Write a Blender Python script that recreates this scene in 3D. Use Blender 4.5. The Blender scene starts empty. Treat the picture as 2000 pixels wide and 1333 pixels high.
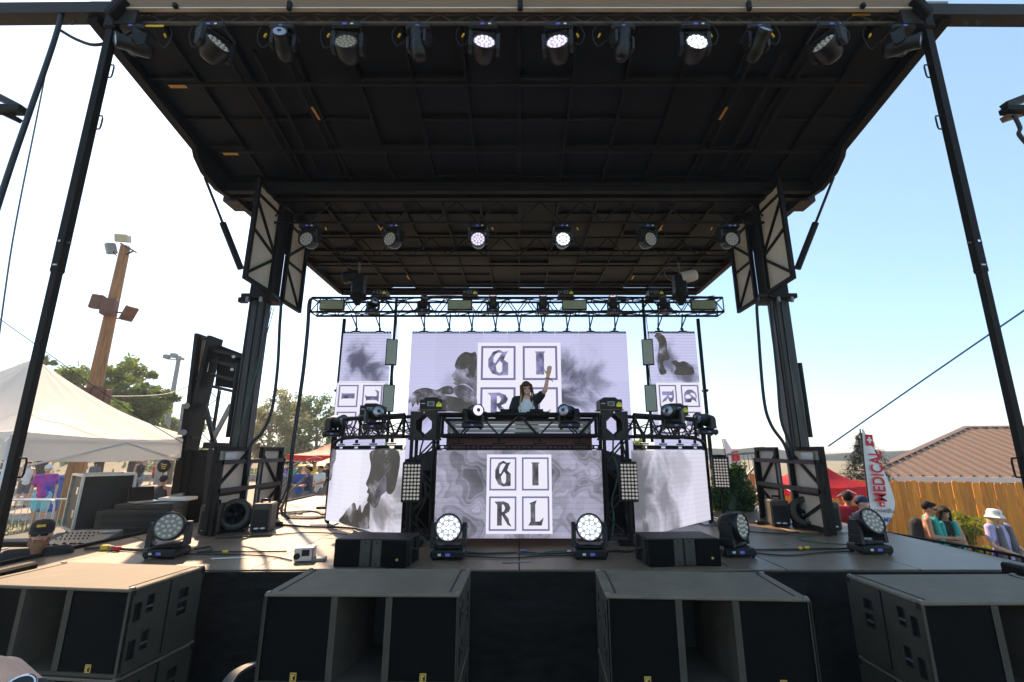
import bpy, bmesh, math, random
from mathutils import Vector, Matrix, Euler
from mathutils.geometry import tessellate_polygon
random.seed(7)
SC = bpy.context.scene
COL = SC.collection
R = math.radians
V = Vector

# ------------------------------------------------------------------ camera, sky, sun, exposure
ZC = 2.2                      # eye height above the ground
PITCH = R(13.5)
FOC = 16.0 / 36.0 * 2000.0
cam_d = bpy.data.cameras.new('camera')
cam_d.lens = 16.0; cam_d.sensor_width = 36.0; cam_d.shift_x = -0.007
cam_d.clip_start = 0.05; cam_d.clip_end = 6000
cam = bpy.data.objects.new('camera', cam_d); COL.objects.link(cam)
cam.location = (0, 0, ZC); cam.rotation_euler = (R(90) + PITCH, 0, 0)
SC.camera = cam

SUN_TO = V((-0.60, 1.0, 1.02)).normalized()
EL = math.asin(SUN_TO.z); AZ = math.atan2(SUN_TO.x, SUN_TO.y)   # azimuth from +Y towards +X
w = bpy.data.worlds.new('World'); SC.world = w; w.use_nodes = True
nt = w.node_tree; nt.nodes.clear()
sky = nt.nodes.new('ShaderNodeTexSky'); sky.sky_type = 'NISHITA'; sky.sun_disc = False
sky.sun_elevation = EL; sky.sun_rotation = AZ
sky.altitude = 300; sky.air_density = 1.0; sky.dust_density = 1.0; sky.ozone_density = 4.0
bg = nt.nodes.new('ShaderNodeBackground'); bg.inputs[1].default_value = 0.055
out = nt.nodes.new('ShaderNodeOutputWorld')
veil = nt.nodes.new('ShaderNodeBackground'); veil.inputs[0].default_value = (0.70, 0.98, 1.0, 1); veil.inputs[1].default_value = 0.092   # even smoke veil over the whole sky
addn = nt.nodes.new('ShaderNodeAddShader')
nt.links.new(sky.outputs[0], bg.inputs[0]); nt.links.new(bg.outputs[0], addn.inputs[0]); nt.links.new(veil.outputs[0], addn.inputs[1]); nt.links.new(addn.outputs[0], out.inputs[0])
sun_d = bpy.data.lights.new('sun', 'SUN'); sun_d.energy = 3.0; sun_d.angle = R(1.2); sun_d.color = (1.0, 0.72, 0.46)
sun = bpy.data.objects.new('sun', sun_d); COL.objects.link(sun)
sun.rotation_euler = SUN_TO.to_track_quat('Z', 'Y').to_euler(); sun.location = (-20, 40, 40)
SC.view_settings.view_transform = 'Standard'; SC.view_settings.look = 'None'
SC.view_settings.gamma = 1.0; SC.view_settings.exposure = 1.9; SC.view_settings.use_curve_mapping = False
SC.cycles.use_denoising = True
SC.cycles.max_bounces = 8; SC.cycles.diffuse_bounces = 4; SC.cycles.glossy_bounces = 3
SC.cycles.transparent_max_bounces = 8; SC.cycles.sample_clamp_indirect = 6.0
SC.cycles.caustics_reflective = False; SC.cycles.caustics_refractive = False

# ------------------------------------------------------------------ survey: photo point -> place at a known depth or height
_c, _s = math.cos(PITCH), math.sin(PITCH)
def ray(x, y):
    v = 666.5 - y
    return x - 1014.0, FOC * _c - v * _s, FOC * _s + v * _c
def at(x, y, Y):
    a, b, c = ray(x, y); t = Y / b
    return V((a * t, Y, ZC + c * t))
def atz(x, y, z):
    a, b, c = ray(x, y); t = (z - ZC) / c
    return V((a * t, b * t, z))
def atx(x, y, X):
    a, b, c = ray(x, y); t = X / a
    return V((X, b * t, ZC + c * t))

def smooth(a, b, x):
    t = max(0.0, min(1.0, (x - a) / (b - a))); return t * t * (3 - 2 * t)
def gz(x, y):                 # ground height
    return -0.5 * smooth(4.5, 7.5, x) - 1.3 * smooth(27, 54, y) * smooth(2, -6, x)
DZ = 1.10                     # deck height

# ------------------------------------------------------------------ materials
M = {}
def mat(name, col, rough=0.55, metal=0.0, var=0.12, scale=6.0, bump=0.0, bscale=60.0, spec=0.5, emit=None, es=0.0, stretch=(1, 1, 1), dark=None, dthr=0.6):
    m = bpy.data.materials.new(name); m.use_nodes = True
    n = m.node_tree; b = n.nodes['Principled BSDF']
    b.inputs['Roughness'].default_value = rough; b.inputs['Metallic'].default_value = metal
    b.inputs['Specular IOR Level'].default_value = spec
    c4 = (*col, 1)
    geo = n.nodes.new('ShaderNodeNewGeometry')
    mp = n.nodes.new('ShaderNodeMapping'); mp.inputs['Scale'].default_value = stretch
    n.links.new(geo.outputs['Position'], mp.inputs['Vector'])
    if var > 0:
        t = n.nodes.new('ShaderNodeTexNoise'); t.inputs['Scale'].default_value = scale
        t.inputs['Detail'].default_value = 6; t.inputs['Roughness'].default_value = 0.65
        n.links.new(mp.outputs[0], t.inputs['Vector'])
        r = n.nodes.new('ShaderNodeValToRGB')
        r.color_ramp.elements[0].position = 0.3; r.color_ramp.elements[1].position = 0.72
        r.color_ramp.elements[0].color = (*[x * (1 - var) for x in col], 1)
        r.color_ramp.elements[1].color = (*[min(1, x * (1 + var)) for x in col], 1)
        n.links.new(t.outputs['Fac'], r.inputs[0])
        src = r.outputs[0]
        if dark:
            t2 = n.nodes.new('ShaderNodeTexNoise'); t2.inputs['Scale'].default_value = scale * 0.35
            t2.inputs['Detail'].default_value = 8; t2.inputs['Roughness'].default_value = 0.75
            n.links.new(mp.outputs[0], t2.inputs['Vector'])
            r2 = n.nodes.new('ShaderNodeValToRGB')
            r2.color_ramp.elements[0].position = dthr - 0.08; r2.color_ramp.elements[1].position = dthr + 0.12
            n.links.new(t2.outputs['Fac'], r2.inputs[0])
            mx = n.nodes.new('ShaderNodeMix'); mx.data_type = 'RGBA'
            n.links.new(r2.outputs[0], mx.inputs['Factor']); n.links.new(src, mx.inputs['A'])
            mx.inputs['B'].default_value = (*dark, 1); src = mx.outputs['Result']
        n.links.new(src, b.inputs['Base Color'])
        rr = n.nodes.new('ShaderNodeMapRange'); rr.inputs['To Min'].default_value = max(0.03, rough - 0.1); rr.inputs['To Max'].default_value = min(1, rough + 0.1)
        n.links.new(t.outputs['Fac'], rr.inputs['Value']); n.links.new(rr.outputs[0], b.inputs['Roughness'])
    else:
        b.inputs['Base Color'].default_value = c4
    if bump > 0:
        t3 = n.nodes.new('ShaderNodeTexNoise'); t3.inputs['Scale'].default_value = bscale; t3.inputs['Detail'].default_value = 4
        n.links.new(mp.outputs[0], t3.inputs['Vector'])
        bp = n.nodes.new('ShaderNodeBump'); bp.inputs['Strength'].default_value = bump; bp.inputs['Distance'].default_value = 0.01
        n.links.new(t3.outputs['Fac'], bp.inputs['Height']); n.links.new(bp.outputs[0], b.inputs['Normal'])
    if emit:
        b.inputs['Emission Color'].default_value = (*emit, 1); b.inputs['Emission Strength'].default_value = es
    M[name] = m
    return m

mat('black_steel', (0.0115, 0.0095, 0.0078), 0.55, 0.0, 0.35, 5, 0.15, 90, spec=0.16, dark=(0.022, 0.020, 0.017), dthr=0.68)
mat('dark_steel', (0.026, 0.0225, 0.019), 0.5, 0.0, 0.3, 6, 0.1, 70, spec=0.25, dark=(0.05, 0.046, 0.04), dthr=0.66)
mat('mast_steel', (0.028, 0.026, 0.023), 0.42, 0.3, 0.3, 4, 0.1, 60, stretch=(6, 6, 0.4), dark=(0.12, 0.11, 0.10), dthr=0.62)
mat('truss_grey', (0.085, 0.082, 0.078), 0.4, 0.3, 0.3, 9, 0.1, 70, dark=(0.03, 0.028, 0.026), dthr=0.6)
mat('grey_steel', (0.22, 0.22, 0.21), 0.45, 0.6, 0.25, 7, 0.12, 60, dark=(0.08, 0.07, 0.06), dthr=0.62)
mat('aluminium', (0.55, 0.55, 0.54), 0.35, 0.8, 0.15, 12)
mat('chrome', (0.7, 0.7, 0.7), 0.2, 1.0, 0.05)
mat('black_plastic', (0.009, 0.0085, 0.008), 0.5, 0, 0.2, 14, 0.12, 160, spec=0.3)
mat('black_gloss', (0.012, 0.012, 0.013), 0.2, 0, 0.1, 8)
mat('rubber', (0.012, 0.012, 0.012), 0.6, 0, 0.2, 10)
mat('roof_panel', (0.0052, 0.0060, 0.0068), 0.6, 0, 0.35, 2.2, 0.1, 30, spec=0.2, dark=(0.009, 0.0098, 0.0105), dthr=0.6)
mat('roof_panel_pale', (0.0105, 0.0120, 0.0125), 0.6, 0, 0.3, 2.2, 0.1, 30, spec=0.2, dark=(0.008, 0.009, 0.0095), dthr=0.6)
mat('light_stop_skin', (0.25, 0.25, 0.25), 0.5)
mat('fascia', (0.20, 0.125, 0.062), 0.6, 0, 0.12, 5, stretch=(0.5, 1, 8))
mat('beige_panel', (0.58, 0.53, 0.43), 0.55, 0, 0.12, 2.0, 0.05, 30, dark=(0.46, 0.41, 0.32), dthr=0.66)
mat('cream_panel', (0.62, 0.56, 0.44), 0.55, 0, 0.08, 2.0, 0.05, 30, dark=(0.4, 0.34, 0.24), dthr=0.68)
mat('deck', (0.165, 0.116, 0.073), 0.42, 0, 0.3, 3.0, 0.12, 45, stretch=(1, 1.6, 1), spec=0.5, dark=(0.215, 0.158, 0.104), dthr=0.6)
mat('skirt', (0.016, 0.0145, 0.0125), 0.85, 0, 0.5, 5, 0.3, 25, spec=0.15, stretch=(1, 1, 3))
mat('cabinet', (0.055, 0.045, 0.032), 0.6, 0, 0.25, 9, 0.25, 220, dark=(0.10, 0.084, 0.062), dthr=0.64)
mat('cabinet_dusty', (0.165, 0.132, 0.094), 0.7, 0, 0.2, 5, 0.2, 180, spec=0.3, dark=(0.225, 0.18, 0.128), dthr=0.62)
mat('grille', (0.0048, 0.0048, 0.0042), 0.85, 0, 0.25, 300, 0.5, 500, spec=0.12, dark=(0.011, 0.010, 0.008), dthr=0.56)
mat('recess', (0.008, 0.008, 0.008), 0.7, 0, 0.1)
mat('gold', (0.75, 0.5, 0.12), 0.4, 0.3, 0.05)
mat('label_orange', (0.55, 0.28, 0.07), 0.6, 0, 0.25, 60)
mat('label_yellow', (0.75, 0.48, 0.03), 0.6, 0, 0.35, 60)
mat('label_white', (0.7, 0.7, 0.68), 0.6, 0, 0.2, 60)
mat('warn_yellow', (0.85, 0.75, 0.02), 0.5, 0, 0.04)
mat('cable', (0.011, 0.011, 0.011), 0.5, 0, 0.1)
mat('cable_green', (0.02, 0.12, 0.075), 0.5, 0, 0.1)
mat('cable_grey', (0.12, 0.12, 0.12), 0.5, 0, 0.1)
mat('connector_yellow', (0.75, 0.5, 0.02), 0.5, 0, 0.05)
mat('connector_red', (0.6, 0.02, 0.02), 0.5, 0, 0.05)
mat('wire_blue', (0.06, 0.16, 0.3), 0.5, 0, 0.05)
mat('fixture', (0.011, 0.0108, 0.0108), 0.42, 0, 0.2, 20, 0.08, 200, spec=0.35)
mat('lens_off', (0.42, 0.36, 0.24), 0.15, 0.35, 0.2, 90)
mat('lens_dim', (0.42, 0.41, 0.36), 0.15, 0.3, 0.35, 120, emit=(1, 0.98, 0.9), es=0.015)
mat('lens_ring', (0.20, 0.185, 0.15), 0.3, 0.1, 0.3, 60)
mat('lens_glow', (0.3, 0.3, 0.3), 0.3, 0, 0, emit=(0.8, 0.85, 0.95), es=0.07)
mat('lens_lit', (0.8, 0.8, 0.8), 0.2, 0, 0, emit=(0.95, 0.97, 1.0), es=0.5)
mat('lens_violet', (0.5, 0.4, 0.6), 0.2, 0, 0, emit=(0.86, 0.72, 1.0), es=0.3)
mat('lens_clear', (0.35, 0.36, 0.42), 0.08, 0.5, 0.2, 60)
mat('display', (0.02, 0.02, 0.06), 0.2, 0, 0, emit=(0.14, 0.16, 0.8), es=0.10)
mat('green_led', (0.05, 0.5, 0.05), 0.2, 0, 0, emit=(0.1, 1, 0.1), es=1.0)
mat('panel_face', (0.36, 0.38, 0.29), 0.35, 0, 0.06, 3)
mat('panel_face_back', (0.26, 0.29, 0.15), 0.3, 0, 0.2, 2.0, dark=(0.36, 0.40, 0.27), dthr=0.5)
mat('canopy_white', (0.80, 0.80, 0.80), 0.65, 0, 0.03, 3, 0.1, 6)
mat('canopy_red', (0.55, 0.012, 0.02), 0.6, 0, 0.06, 3, 0.1, 6)
mat('canopy_green', (0.08, 0.22, 0.07), 0.6, 0, 0.1, 3)
mat('canopy_yellow', (0.8, 0.42, 0.04), 0.6, 0, 0.1, 3)
mat('white_paint', (0.75, 0.75, 0.74), 0.45, 0, 0.06, 6)
mat('case_black', (0.010, 0.0095, 0.009), 0.5, 0, 0.25, 8, 0.2, 120)
mat('console_grey', (0.15, 0.148, 0.14), 0.45, 0, 0.1, 20)
mat('screen_glass', (0.55, 0.6, 0.62), 0.15, 0, 0.1)
mat('wood_pole', (0.33, 0.155, 0.06), 0.8, 0, 0.45, 4, 0.5, 30, stretch=(6, 6, 0.5), dark=(0.16, 0.075, 0.035), dthr=0.58)
mat('rust_steel', (0.15, 0.06, 0.04), 0.75, 0, 0.3, 6, 0.3, 40, dark=(0.08, 0.035, 0.028), dthr=0.58)
mat('lamp_grey', (0.25, 0.25, 0.24), 0.5, 0.2, 0.1)
mat('lamp_glass', (0.5, 0.46, 0.32), 0.25, 0, 0.15, 20)
mat('bark', (0.085, 0.06, 0.042), 0.85, 0, 0.45, 5, 0.6, 25, stretch=(4, 4, 0.7))
mat('bark_pale', (0.26, 0.20, 0.15), 0.85, 0, 0.35, 4, 0.6, 25, stretch=(4, 4, 0.7))
mat('leaf_a', (0.17, 0.23, 0.04), 0.5, 0, 0.35, 1.5)
mat('leaf_b', (0.115, 0.18, 0.045), 0.5, 0, 0.35, 1.5)
mat('leaf_pale', (0.27, 0.27, 0.12), 0.55, 0, 0.3, 1.2)
mat('leaf_conifer', (0.045, 0.075, 0.035), 0.6, 0, 0.4, 2)
mat('leaf_ivy', (0.075, 0.14, 0.03), 0.4, 0, 0.5, 6)
mat('leaf_shrub', (0.22, 0.23, 0.02), 0.5, 0, 0.4, 4)
for k in ('leaf_a', 'leaf_b', 'leaf_pale', 'leaf_ivy', 'leaf_shrub', 'canopy_white', 'canopy_red'):
    n = M[k].node_tree; b = n.nodes['Principled BSDF']; tr = n.nodes.new('ShaderNodeBsdfTranslucent')
    mx = n.nodes.new('ShaderNodeMixShader'); mx.inputs[0].default_value = 0.52
    lk = b.inputs['Base Color'].links[0].from_socket; n.links.new(lk, tr.inputs['Color'])
    n.links.new(b.outputs[0], mx.inputs[1]); n.links.new(tr.outputs[0], mx.inputs[2])
    n.links.new(mx.outputs[0], n.nodes['Material Output'].inputs[0])
mat('fence_wood', (0.70, 0.25, 0.018), 0.6, 0, 0.35, 3, 0.3, 20, stretch=(9, 9, 0.6), dark=(0.46, 0.17, 0.022), dthr=0.62)
mat('roof_metal', (0.22, 0.14, 0.092), 0.45, 0.1, 0.08, 2)
mat('roof_seam', (0.12, 0.078, 0.058), 0.5, 0.1, 0.1, 4)
mat('trim_white', (0.62, 0.58, 0.52), 0.5, 0, 0.08, 4)
mat('wall_tan', (0.16, 0.12, 0.09), 0.7, 0, 0.15, 3)
mat('ground', (0.19, 0.16, 0.105), 0.95, 0, 0.3, 0.7, 0.4, 6, dark=(0.17, 0.17, 0.07), dthr=0.55)
mat('path', (0.30, 0.24, 0.18), 0.9, 0, 0.1, 0.6, 0.15, 12, dark=(0.25, 0.20, 0.15), dthr=0.58)
mat('bank', (0.20, 0.155, 0.09), 0.95, 0, 0.35, 0.4, 0.5, 4, dark=(0.10, 0.12, 0.05), dthr=0.56)
mat('grass', (0.20, 0.20, 0.06), 0.9, 0, 0.4, 1.4)
mat('low_bounce_ground', (0.045, 0.042, 0.038), 0.9, 0, 0.3, 1.5, 0.4, 30)  # dark tone chosen to weaken bounce light from the unseen ground
mat('stone', (0.25, 0.23, 0.2), 0.9, 0, 0.3, 1.5, 0.4, 10)
mat('hills', (0.13, 0.16, 0.12), 0.95, 0, 0.2, 0.02)
mat('skin', (0.66, 0.38, 0.27), 0.5, 0, 0.08, 8)
mat('skin_tan', (0.40, 0.20, 0.12), 0.5, 0, 0.08, 8)
mat('skin_red', (0.64, 0.36, 0.25), 0.5, 0, 0.1, 8)
mat('hair_dark', (0.014, 0.009, 0.007), 0.6, 0, 0.4, 40, 0.4, 120, spec=0.12, stretch=(3, 3, 0.3))
mat('hair_brown', (0.085, 0.04, 0.02), 0.6, 0, 0.4, 40, 0.4, 120, spec=0.12, stretch=(3, 3, 0.3))
mat('hair_blond', (0.50, 0.36, 0.17), 0.6, 0, 0.35, 40, 0.4, 120, spec=0.15, stretch=(3, 3, 0.3))
mat('beard', (0.27, 0.12, 0.055), 0.7, 0, 0.4, 50, 0.5, 140)
mat('cloth_black', (0.013, 0.013, 0.015), 0.8, 0, 0.2, 10, 0.3, 40)
mat('cloth_white', (0.72, 0.71, 0.69), 0.8, 0, 0.05, 6, 0.3, 20)
mat('cloth_red', (0.5, 0.02, 0.03), 0.8, 0, 0.1, 6)
mat('cloth_blue', (0.03, 0.09, 0.35), 0.8, 0, 0.2, 6)
mat('cloth_navy', (0.02, 0.03, 0.08), 0.8, 0, 0.3, 20, dark=(0.2, 0.15, 0.2), dthr=0.62)
mat('cloth_teal', (0.03, 0.36, 0.30), 0.75, 0, 0.2, 6, dark=(0.22, 0.06, 0.22), dthr=0.68)
mat('cloth_aqua', (0.15, 0.62, 0.72), 0.75, 0, 0.1, 6, dark=(0.75, 0.3, 0.35), dthr=0.62)
mat('cloth_lilac', (0.42, 0.38, 0.62), 0.8, 0, 0.1, 6)
mat('cloth_purple', (0.16, 0.05, 0.28), 0.8, 0, 0.3, 8, dark=(0.55, 0.5, 0.65), dthr=0.6)
mat('cloth_grey', (0.14, 0.14, 0.15), 0.8, 0, 0.2, 6)
mat('cloth_tie', (0.05, 0.09, 0.5), 0.8, 0, 0.6, 9, dark=(0.65, 0.05, 0.22), dthr=0.52)
mat('cloth_pattern', (0.25, 0.3, 0.35), 0.8, 0, 0.7, 18, dark=(0.03, 0.05, 0.06), dthr=0.5)
mat('cloth_yellow', (0.75, 0.5, 0.05), 0.8, 0, 0.1)
mat('teeth', (0.85, 0.82, 0.78), 0.3, 0, 0)
mat('lips', (0.4, 0.10, 0.09), 0.5, 0, 0)
mat('glass_dark', (0.01, 0.01, 0.012), 0.1, 0, 0)
mat('glass_pink', (0.4, 0.12, 0.12), 0.15, 0, 0)
mat('bin_blue', (0.02, 0.10, 0.35), 0.5, 0, 0.1)
mat('drape_brown', (0.10, 0.045, 0.035), 0.8, 0, 0.2, 4)
mat('flag_white', (0.78, 0.77, 0.77), 0.7, 0, 0.03, 4)
mat('flag_red', (0.62, 0.015, 0.03), 0.7, 0, 0.05, 4)
mat('flag_grey', (0.2, 0.2, 0.22), 0.7, 0, 0)
mat('flag_blue', (0.04, 0.15, 0.4), 0.7, 0, 0)
mat('paper', (0.75, 0.73, 0.7), 0.7, 0, 0.05)
mat('green_bright', (0.05, 0.6, 0.08), 0.6, 0, 0.05)

def vary(name, amt):      # every piece its own shade
    n = M[name].node_tree; b = n.nodes['Principled BSDF']; src = b.inputs['Base Color'].links[0].from_socket
    oi = n.nodes.new('ShaderNodeObjectInfo'); mr = n.nodes.new('ShaderNodeMapRange'); mr.inputs['To Min'].default_value = 1 - amt; mr.inputs['To Max'].default_value = 1 + amt
    n.links.new(oi.outputs['Random'], mr.inputs['Value']); hs = n.nodes.new('ShaderNodeHueSaturation'); n.links.new(mr.outputs[0], hs.inputs['Value']); n.links.new(src, hs.inputs['Color']); n.links.new(hs.outputs[0], b.inputs['Base Color'])
for k_, a_ in (('fence_wood', .24), ('deck', .10), ('roof_panel', .25), ('roof_panel_pale', .3), ('stone', .2)): vary(k_, a_)

# ------------------------------------------------------------------ mesh builder
WM = {}       # world matrices of objects whose children are authored in world coordinates
def basis(d, up=(0, 0, 1)):
    d = V(d).normalized(); u = V(up)
    if abs(d.dot(u)) > 0.98: u = V((0, 1, 0)) if abs(d.y) < 0.9 else V((1, 0, 0))
    s = d.cross(u).normalized(); u2 = s.cross(d).normalized()
    return d, s, u2
class MB:
    def __init__(s): s.v = []; s.f = []; s.mi = []; s.sm = []
    def add(s, vs, fs, mi=0, sm=False):
        o = len(s.v); s.v += [V(p) for p in vs]
        for f in fs: s.f.append(tuple(i + o for i in f)); s.mi.append(mi); s.sm.append(sm)
        return s
    def box(s, c, d, mi=0, rot=None, b=0.0):
        c = V(c); hx, hy, hz = d[0] / 2, d[1] / 2, d[2] / 2
        if b <= 0:
            vs = [V((x, y, z)) for x in (-hx, hx) for y in (-hy, hy) for z in (-hz, hz)]
            fs = [(0, 1, 3, 2), (4, 6, 7, 5), (0, 4, 5, 1), (2, 3, 7, 6), (0, 2, 6, 4), (1, 5, 7, 3)]
        else:
            b = min(b, hx * .9, hy * .9, hz * .9); vs = []; ix = {}
            for sx in (-1, 1):
                for sy in (-1, 1):
                    for sz in (-1, 1):
                        for a in range(3):
                            p = [hx, hy, hz]
                            q = [p[i] - (b if i != a else 0) for i in range(3)]
                            ix[(sx, sy, sz, a)] = len(vs); vs.append(V((sx * q[0], sy * q[1], sz * q[2])))
            fs = []
            for a in range(3):
                o1, o2 = (a + 1) % 3, (a + 2) % 3
                for sg in (-1, 1):
                    q = []
                    for (p1, p2) in ((-1, -1), (1, -1), (1, 1), (-1, 1)):
                        k = [0, 0, 0]; k[a] = sg; k[o1] = p1; k[o2] = p2; q.append(ix[(*k, a)])
                    fs.append(tuple(q))
                for s1 in (-1, 1):
                    for s2 in (-1, 1):
                        q = []
                        for e, fa in ((-1, o1), (1, o1), (1, o2), (-1, o2)):
                            k = [0, 0, 0]; k[a] = e; k[o1] = s1; k[o2] = s2; q.append(ix[(*k, fa)])
                        fs.append(tuple(q))
            for sx in (-1, 1):
                for sy in (-1, 1):
                    for sz in (-1, 1): fs.append(tuple(ix[(sx, sy, sz, a)] for a in range(3)))
        if rot is not None: vs = [rot @ p for p in vs]
        return s.add([c + p for p in vs], fs, mi)
    def bb(s, lo, hi, mi=0, b=0.0):
        lo, hi = V(lo), V(hi)
        return s.box((lo + hi) / 2, tuple(abs(x) for x in (hi - lo)), mi, None, b)
    def beam(s, p0, p1, wd, ht, mi=0, up=(0, 0, 1)):
        p0, p1 = V(p0), V(p1); d, a, u = basis(p1 - p0, up)
        vs = [p + a * (sx * wd / 2) + u * (sz * ht / 2) for p in (p0, p1) for sx, sz in ((-1, -1), (1, -1), (1, 1), (-1, 1))]
        return s.add(vs, [(0, 1, 2, 3), (7, 6, 5, 4), (0, 4, 5, 1), (1, 5, 6, 2), (2, 6, 7, 3), (3, 7, 4, 0)], mi)
    def tube(s, p0, p1, r, n=8, mi=0, r1=None):
        p0, p1 = V(p0), V(p1); r1 = r if r1 is None else r1; d, a, u = basis(p1 - p0)
        vs = [p + (a * math.cos(2 * math.pi * i / n) + u * math.sin(2 * math.pi * i / n)) * q for p, q in ((p0, r), (p1, r1)) for i in range(n)]
        s.add(vs, [(i, (i + 1) % n, n + (i + 1) % n, n + i) for i in range(n)], mi, True)
        return s.add(vs, [tuple(range(n - 1, -1, -1)), tuple(range(n, 2 * n))], mi)
    def path(s, pts, r, n=6, mi=0, rs=None):
        pts = [V(p) for p in pts]; vs = []; k = len(pts); pu = V((0, 0, 1))
        for j, p in enumerate(pts):
            t = (pts[min(k - 1, j + 1)] - pts[max(0, j - 1)])
            d, a, u = basis(t, pu); pu = u
            q = rs[j] if rs else r
            vs += [p + (a * math.cos(2 * math.pi * i / n) + u * math.sin(2 * math.pi * i / n)) * q for i in range(n)]
        fs = [(j * n + i, j * n + (i + 1) % n, (j + 1) * n + (i + 1) % n, (j + 1) * n + i) for j in range(k - 1) for i in range(n)]
        s.add(vs, fs, mi, True)
        return s.add(vs[:n] + vs[-n:], [tuple(range(n - 1, -1, -1)), tuple(range(n, 2 * n))], mi)
    def lathe(s, prof, mtx=None, n=20, mi=0, sm=True):
        mtx = mtx or Matrix.Identity(4); vs = []; k = len(prof)
        for r, z in prof: vs += [mtx @ V((r * math.cos(2 * math.pi * i / n), r * math.sin(2 * math.pi * i / n), z)) for i in range(n)]
        fs = [(j * n + i, j * n + (i + 1) % n, (j + 1) * n + (i + 1) % n, (j + 1) * n + i) for j in range(k - 1) for i in range(n)]
        return s.add(vs, fs, mi, sm)
    def ell(s, c, r, n=12, k=8, mi=0, rot=None):
        c = V(c); vs = []; r = (r, r, r) if isinstance(r, (int, float)) else r
        for j in range(k + 1):
            a = math.pi * j / k
            for i in range(n):
                p = V((r[0] * math.sin(a) * math.cos(2 * math.pi * i / n), r[1] * math.sin(a) * math.sin(2 * math.pi * i / n), r[2] * math.cos(a)))
                vs.append(c + (rot @ p if rot is not None else p))
        fs = [(j * n + i, j * n + (i + 1) % n, (j + 1) * n + (i + 1) % n, (j + 1) * n + i) for j in range(k) for i in range(n)]
        return s.add(vs, fs, mi, True)
    def prism(s, loops, mtx, d, mi=0):
        if not isinstance(loops[0][0], (tuple, list, Vector)): loops = [loops]
        L = [[V((p[0], p[1], 0)) for p in lp] for lp in loops]
        tri = tessellate_polygon(L); flat = [p for lp in L for p in lp]; n = len(flat)
        vs = [mtx @ p for p in flat] + [mtx @ V((p.x, p.y, d)) for p in flat]
        fs = [tuple(t) for t in tri] + [tuple(i + n for i in reversed(t)) for t in tri]
        o = 0
        for lp in L:
            k = len(lp); fs += [(o + i, o + (i + 1) % k, n + o + (i + 1) % k, n + o + i) for i in range(k)]; o += k
        return s.add(vs, fs, mi)
    def caps(s, p0, r0, p1, r1, n=10):     # rounded cone, for bodies
        s.tube(p0, p1, r0, n, 0, r1); s.ell(p0, r0, n, 6); s.ell(p1, r1, n, 6); return s
    def mesh(s, name, mats):
        me = bpy.data.meshes.new(name); me.from_pydata([tuple(p) for p in s.v], [], s.f); 
        for m in mats: me.materials.append(M[m] if isinstance(m, str) else m)
        me.polygons.foreach_set('material_index', s.mi); me.polygons.foreach_set('use_smooth', s.sm)
        bm = bmesh.new(); bm.from_mesh(me); bmesh.ops.recalc_face_normals(bm, faces=bm.faces); bm.to_mesh(me); bm.free()
        me.update(); return me
    def build(s, name, mats, parent=None, label=None):
        if isinstance(mats, str): mats = [mats]
        return link(name, s.mesh(name, mats), parent, label)
def link(name, me, parent=None, label=None):
    o = bpy.data.objects.new(name, me); COL.objects.link(o)
    if parent is not None:
        o.parent = parent
        if parent in WM: o.matrix_parent_inverse = WM[parent].inverted()
        WM[o] = Matrix.Identity(4) if parent in WM else Matrix.Identity(4)
        if parent not in WM: del WM[o]
    if label: o['label'] = label
    return o
def thing(name, label, cat, loc=(0, 0, 0), group=None, world=True):
    o = bpy.data.objects.new(name, None); COL.objects.link(o); o.location = loc
    o.empty_display_size = 0.2
    if world: WM[o] = Matrix.Translation(V(loc))
    return tag(o, label, cat, group)
def tag(o, label, cat, group=None):
    o['label'] = label; o['category'] = cat
    if group: o['group'] = group
    return o
def struct(o, kind='structure', label=None, cat=None):
    o['kind'] = kind
    if label: o['label'] = label
    if cat: o['category'] = cat
    return o
def kids(o): return [c for c in bpy.data.objects if c.parent == o]
def tree_of(o): return [(c, tree_of(c)) for c in kids(o)]
def copy_tree(o, tr, parent=None):
    c = o.copy(); COL.objects.link(c); c.parent = parent
    for ch, sub in tr: copy_tree(ch, sub, c)
    return c
ORD = ['first', 'second', 'third', 'fourth', 'fifth', 'sixth', 'seventh', 'eighth', 'ninth', 'tenth', 'eleventh', 'twelfth']
def bez(pts, k=8):          # smooth curve through points
    pts = [V(p) for p in pts]; outp = []
    for i in range(len(pts) - 1):
        p0 = pts[max(0, i - 1)]; p1 = pts[i]; p2 = pts[i + 1]; p3 = pts[min(len(pts) - 1, i + 2)]
        for j in range(k):
            t = j / k
            outp.append(0.5 * ((2 * p1) + (p2 - p0) * t + (2 * p0 - 5 * p1 + 4 * p2 - p3) * t * t + (3 * p1 - p0 - 3 * p2 + p3) * t ** 3))
    outp.append(pts[-1]); return outp
def text_mesh(txt, size, ext=0.002):
    cu = bpy.data.curves.new('lettering', 'FONT'); cu.body = txt; cu.size = size; cu.align_x = 'CENTER'; cu.align_y = 'CENTER'; cu.extrude = ext; cu.offset = size * .012
    o = bpy.data.objects.new('lettering', cu); COL.objects.link(o)
    bpy.context.view_layer.update()
    me = bpy.data.meshes.new_from_object(o.evaluated_get(bpy.context.evaluated_depsgraph_get()))
    bpy.data.objects.remove(o); return me

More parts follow.
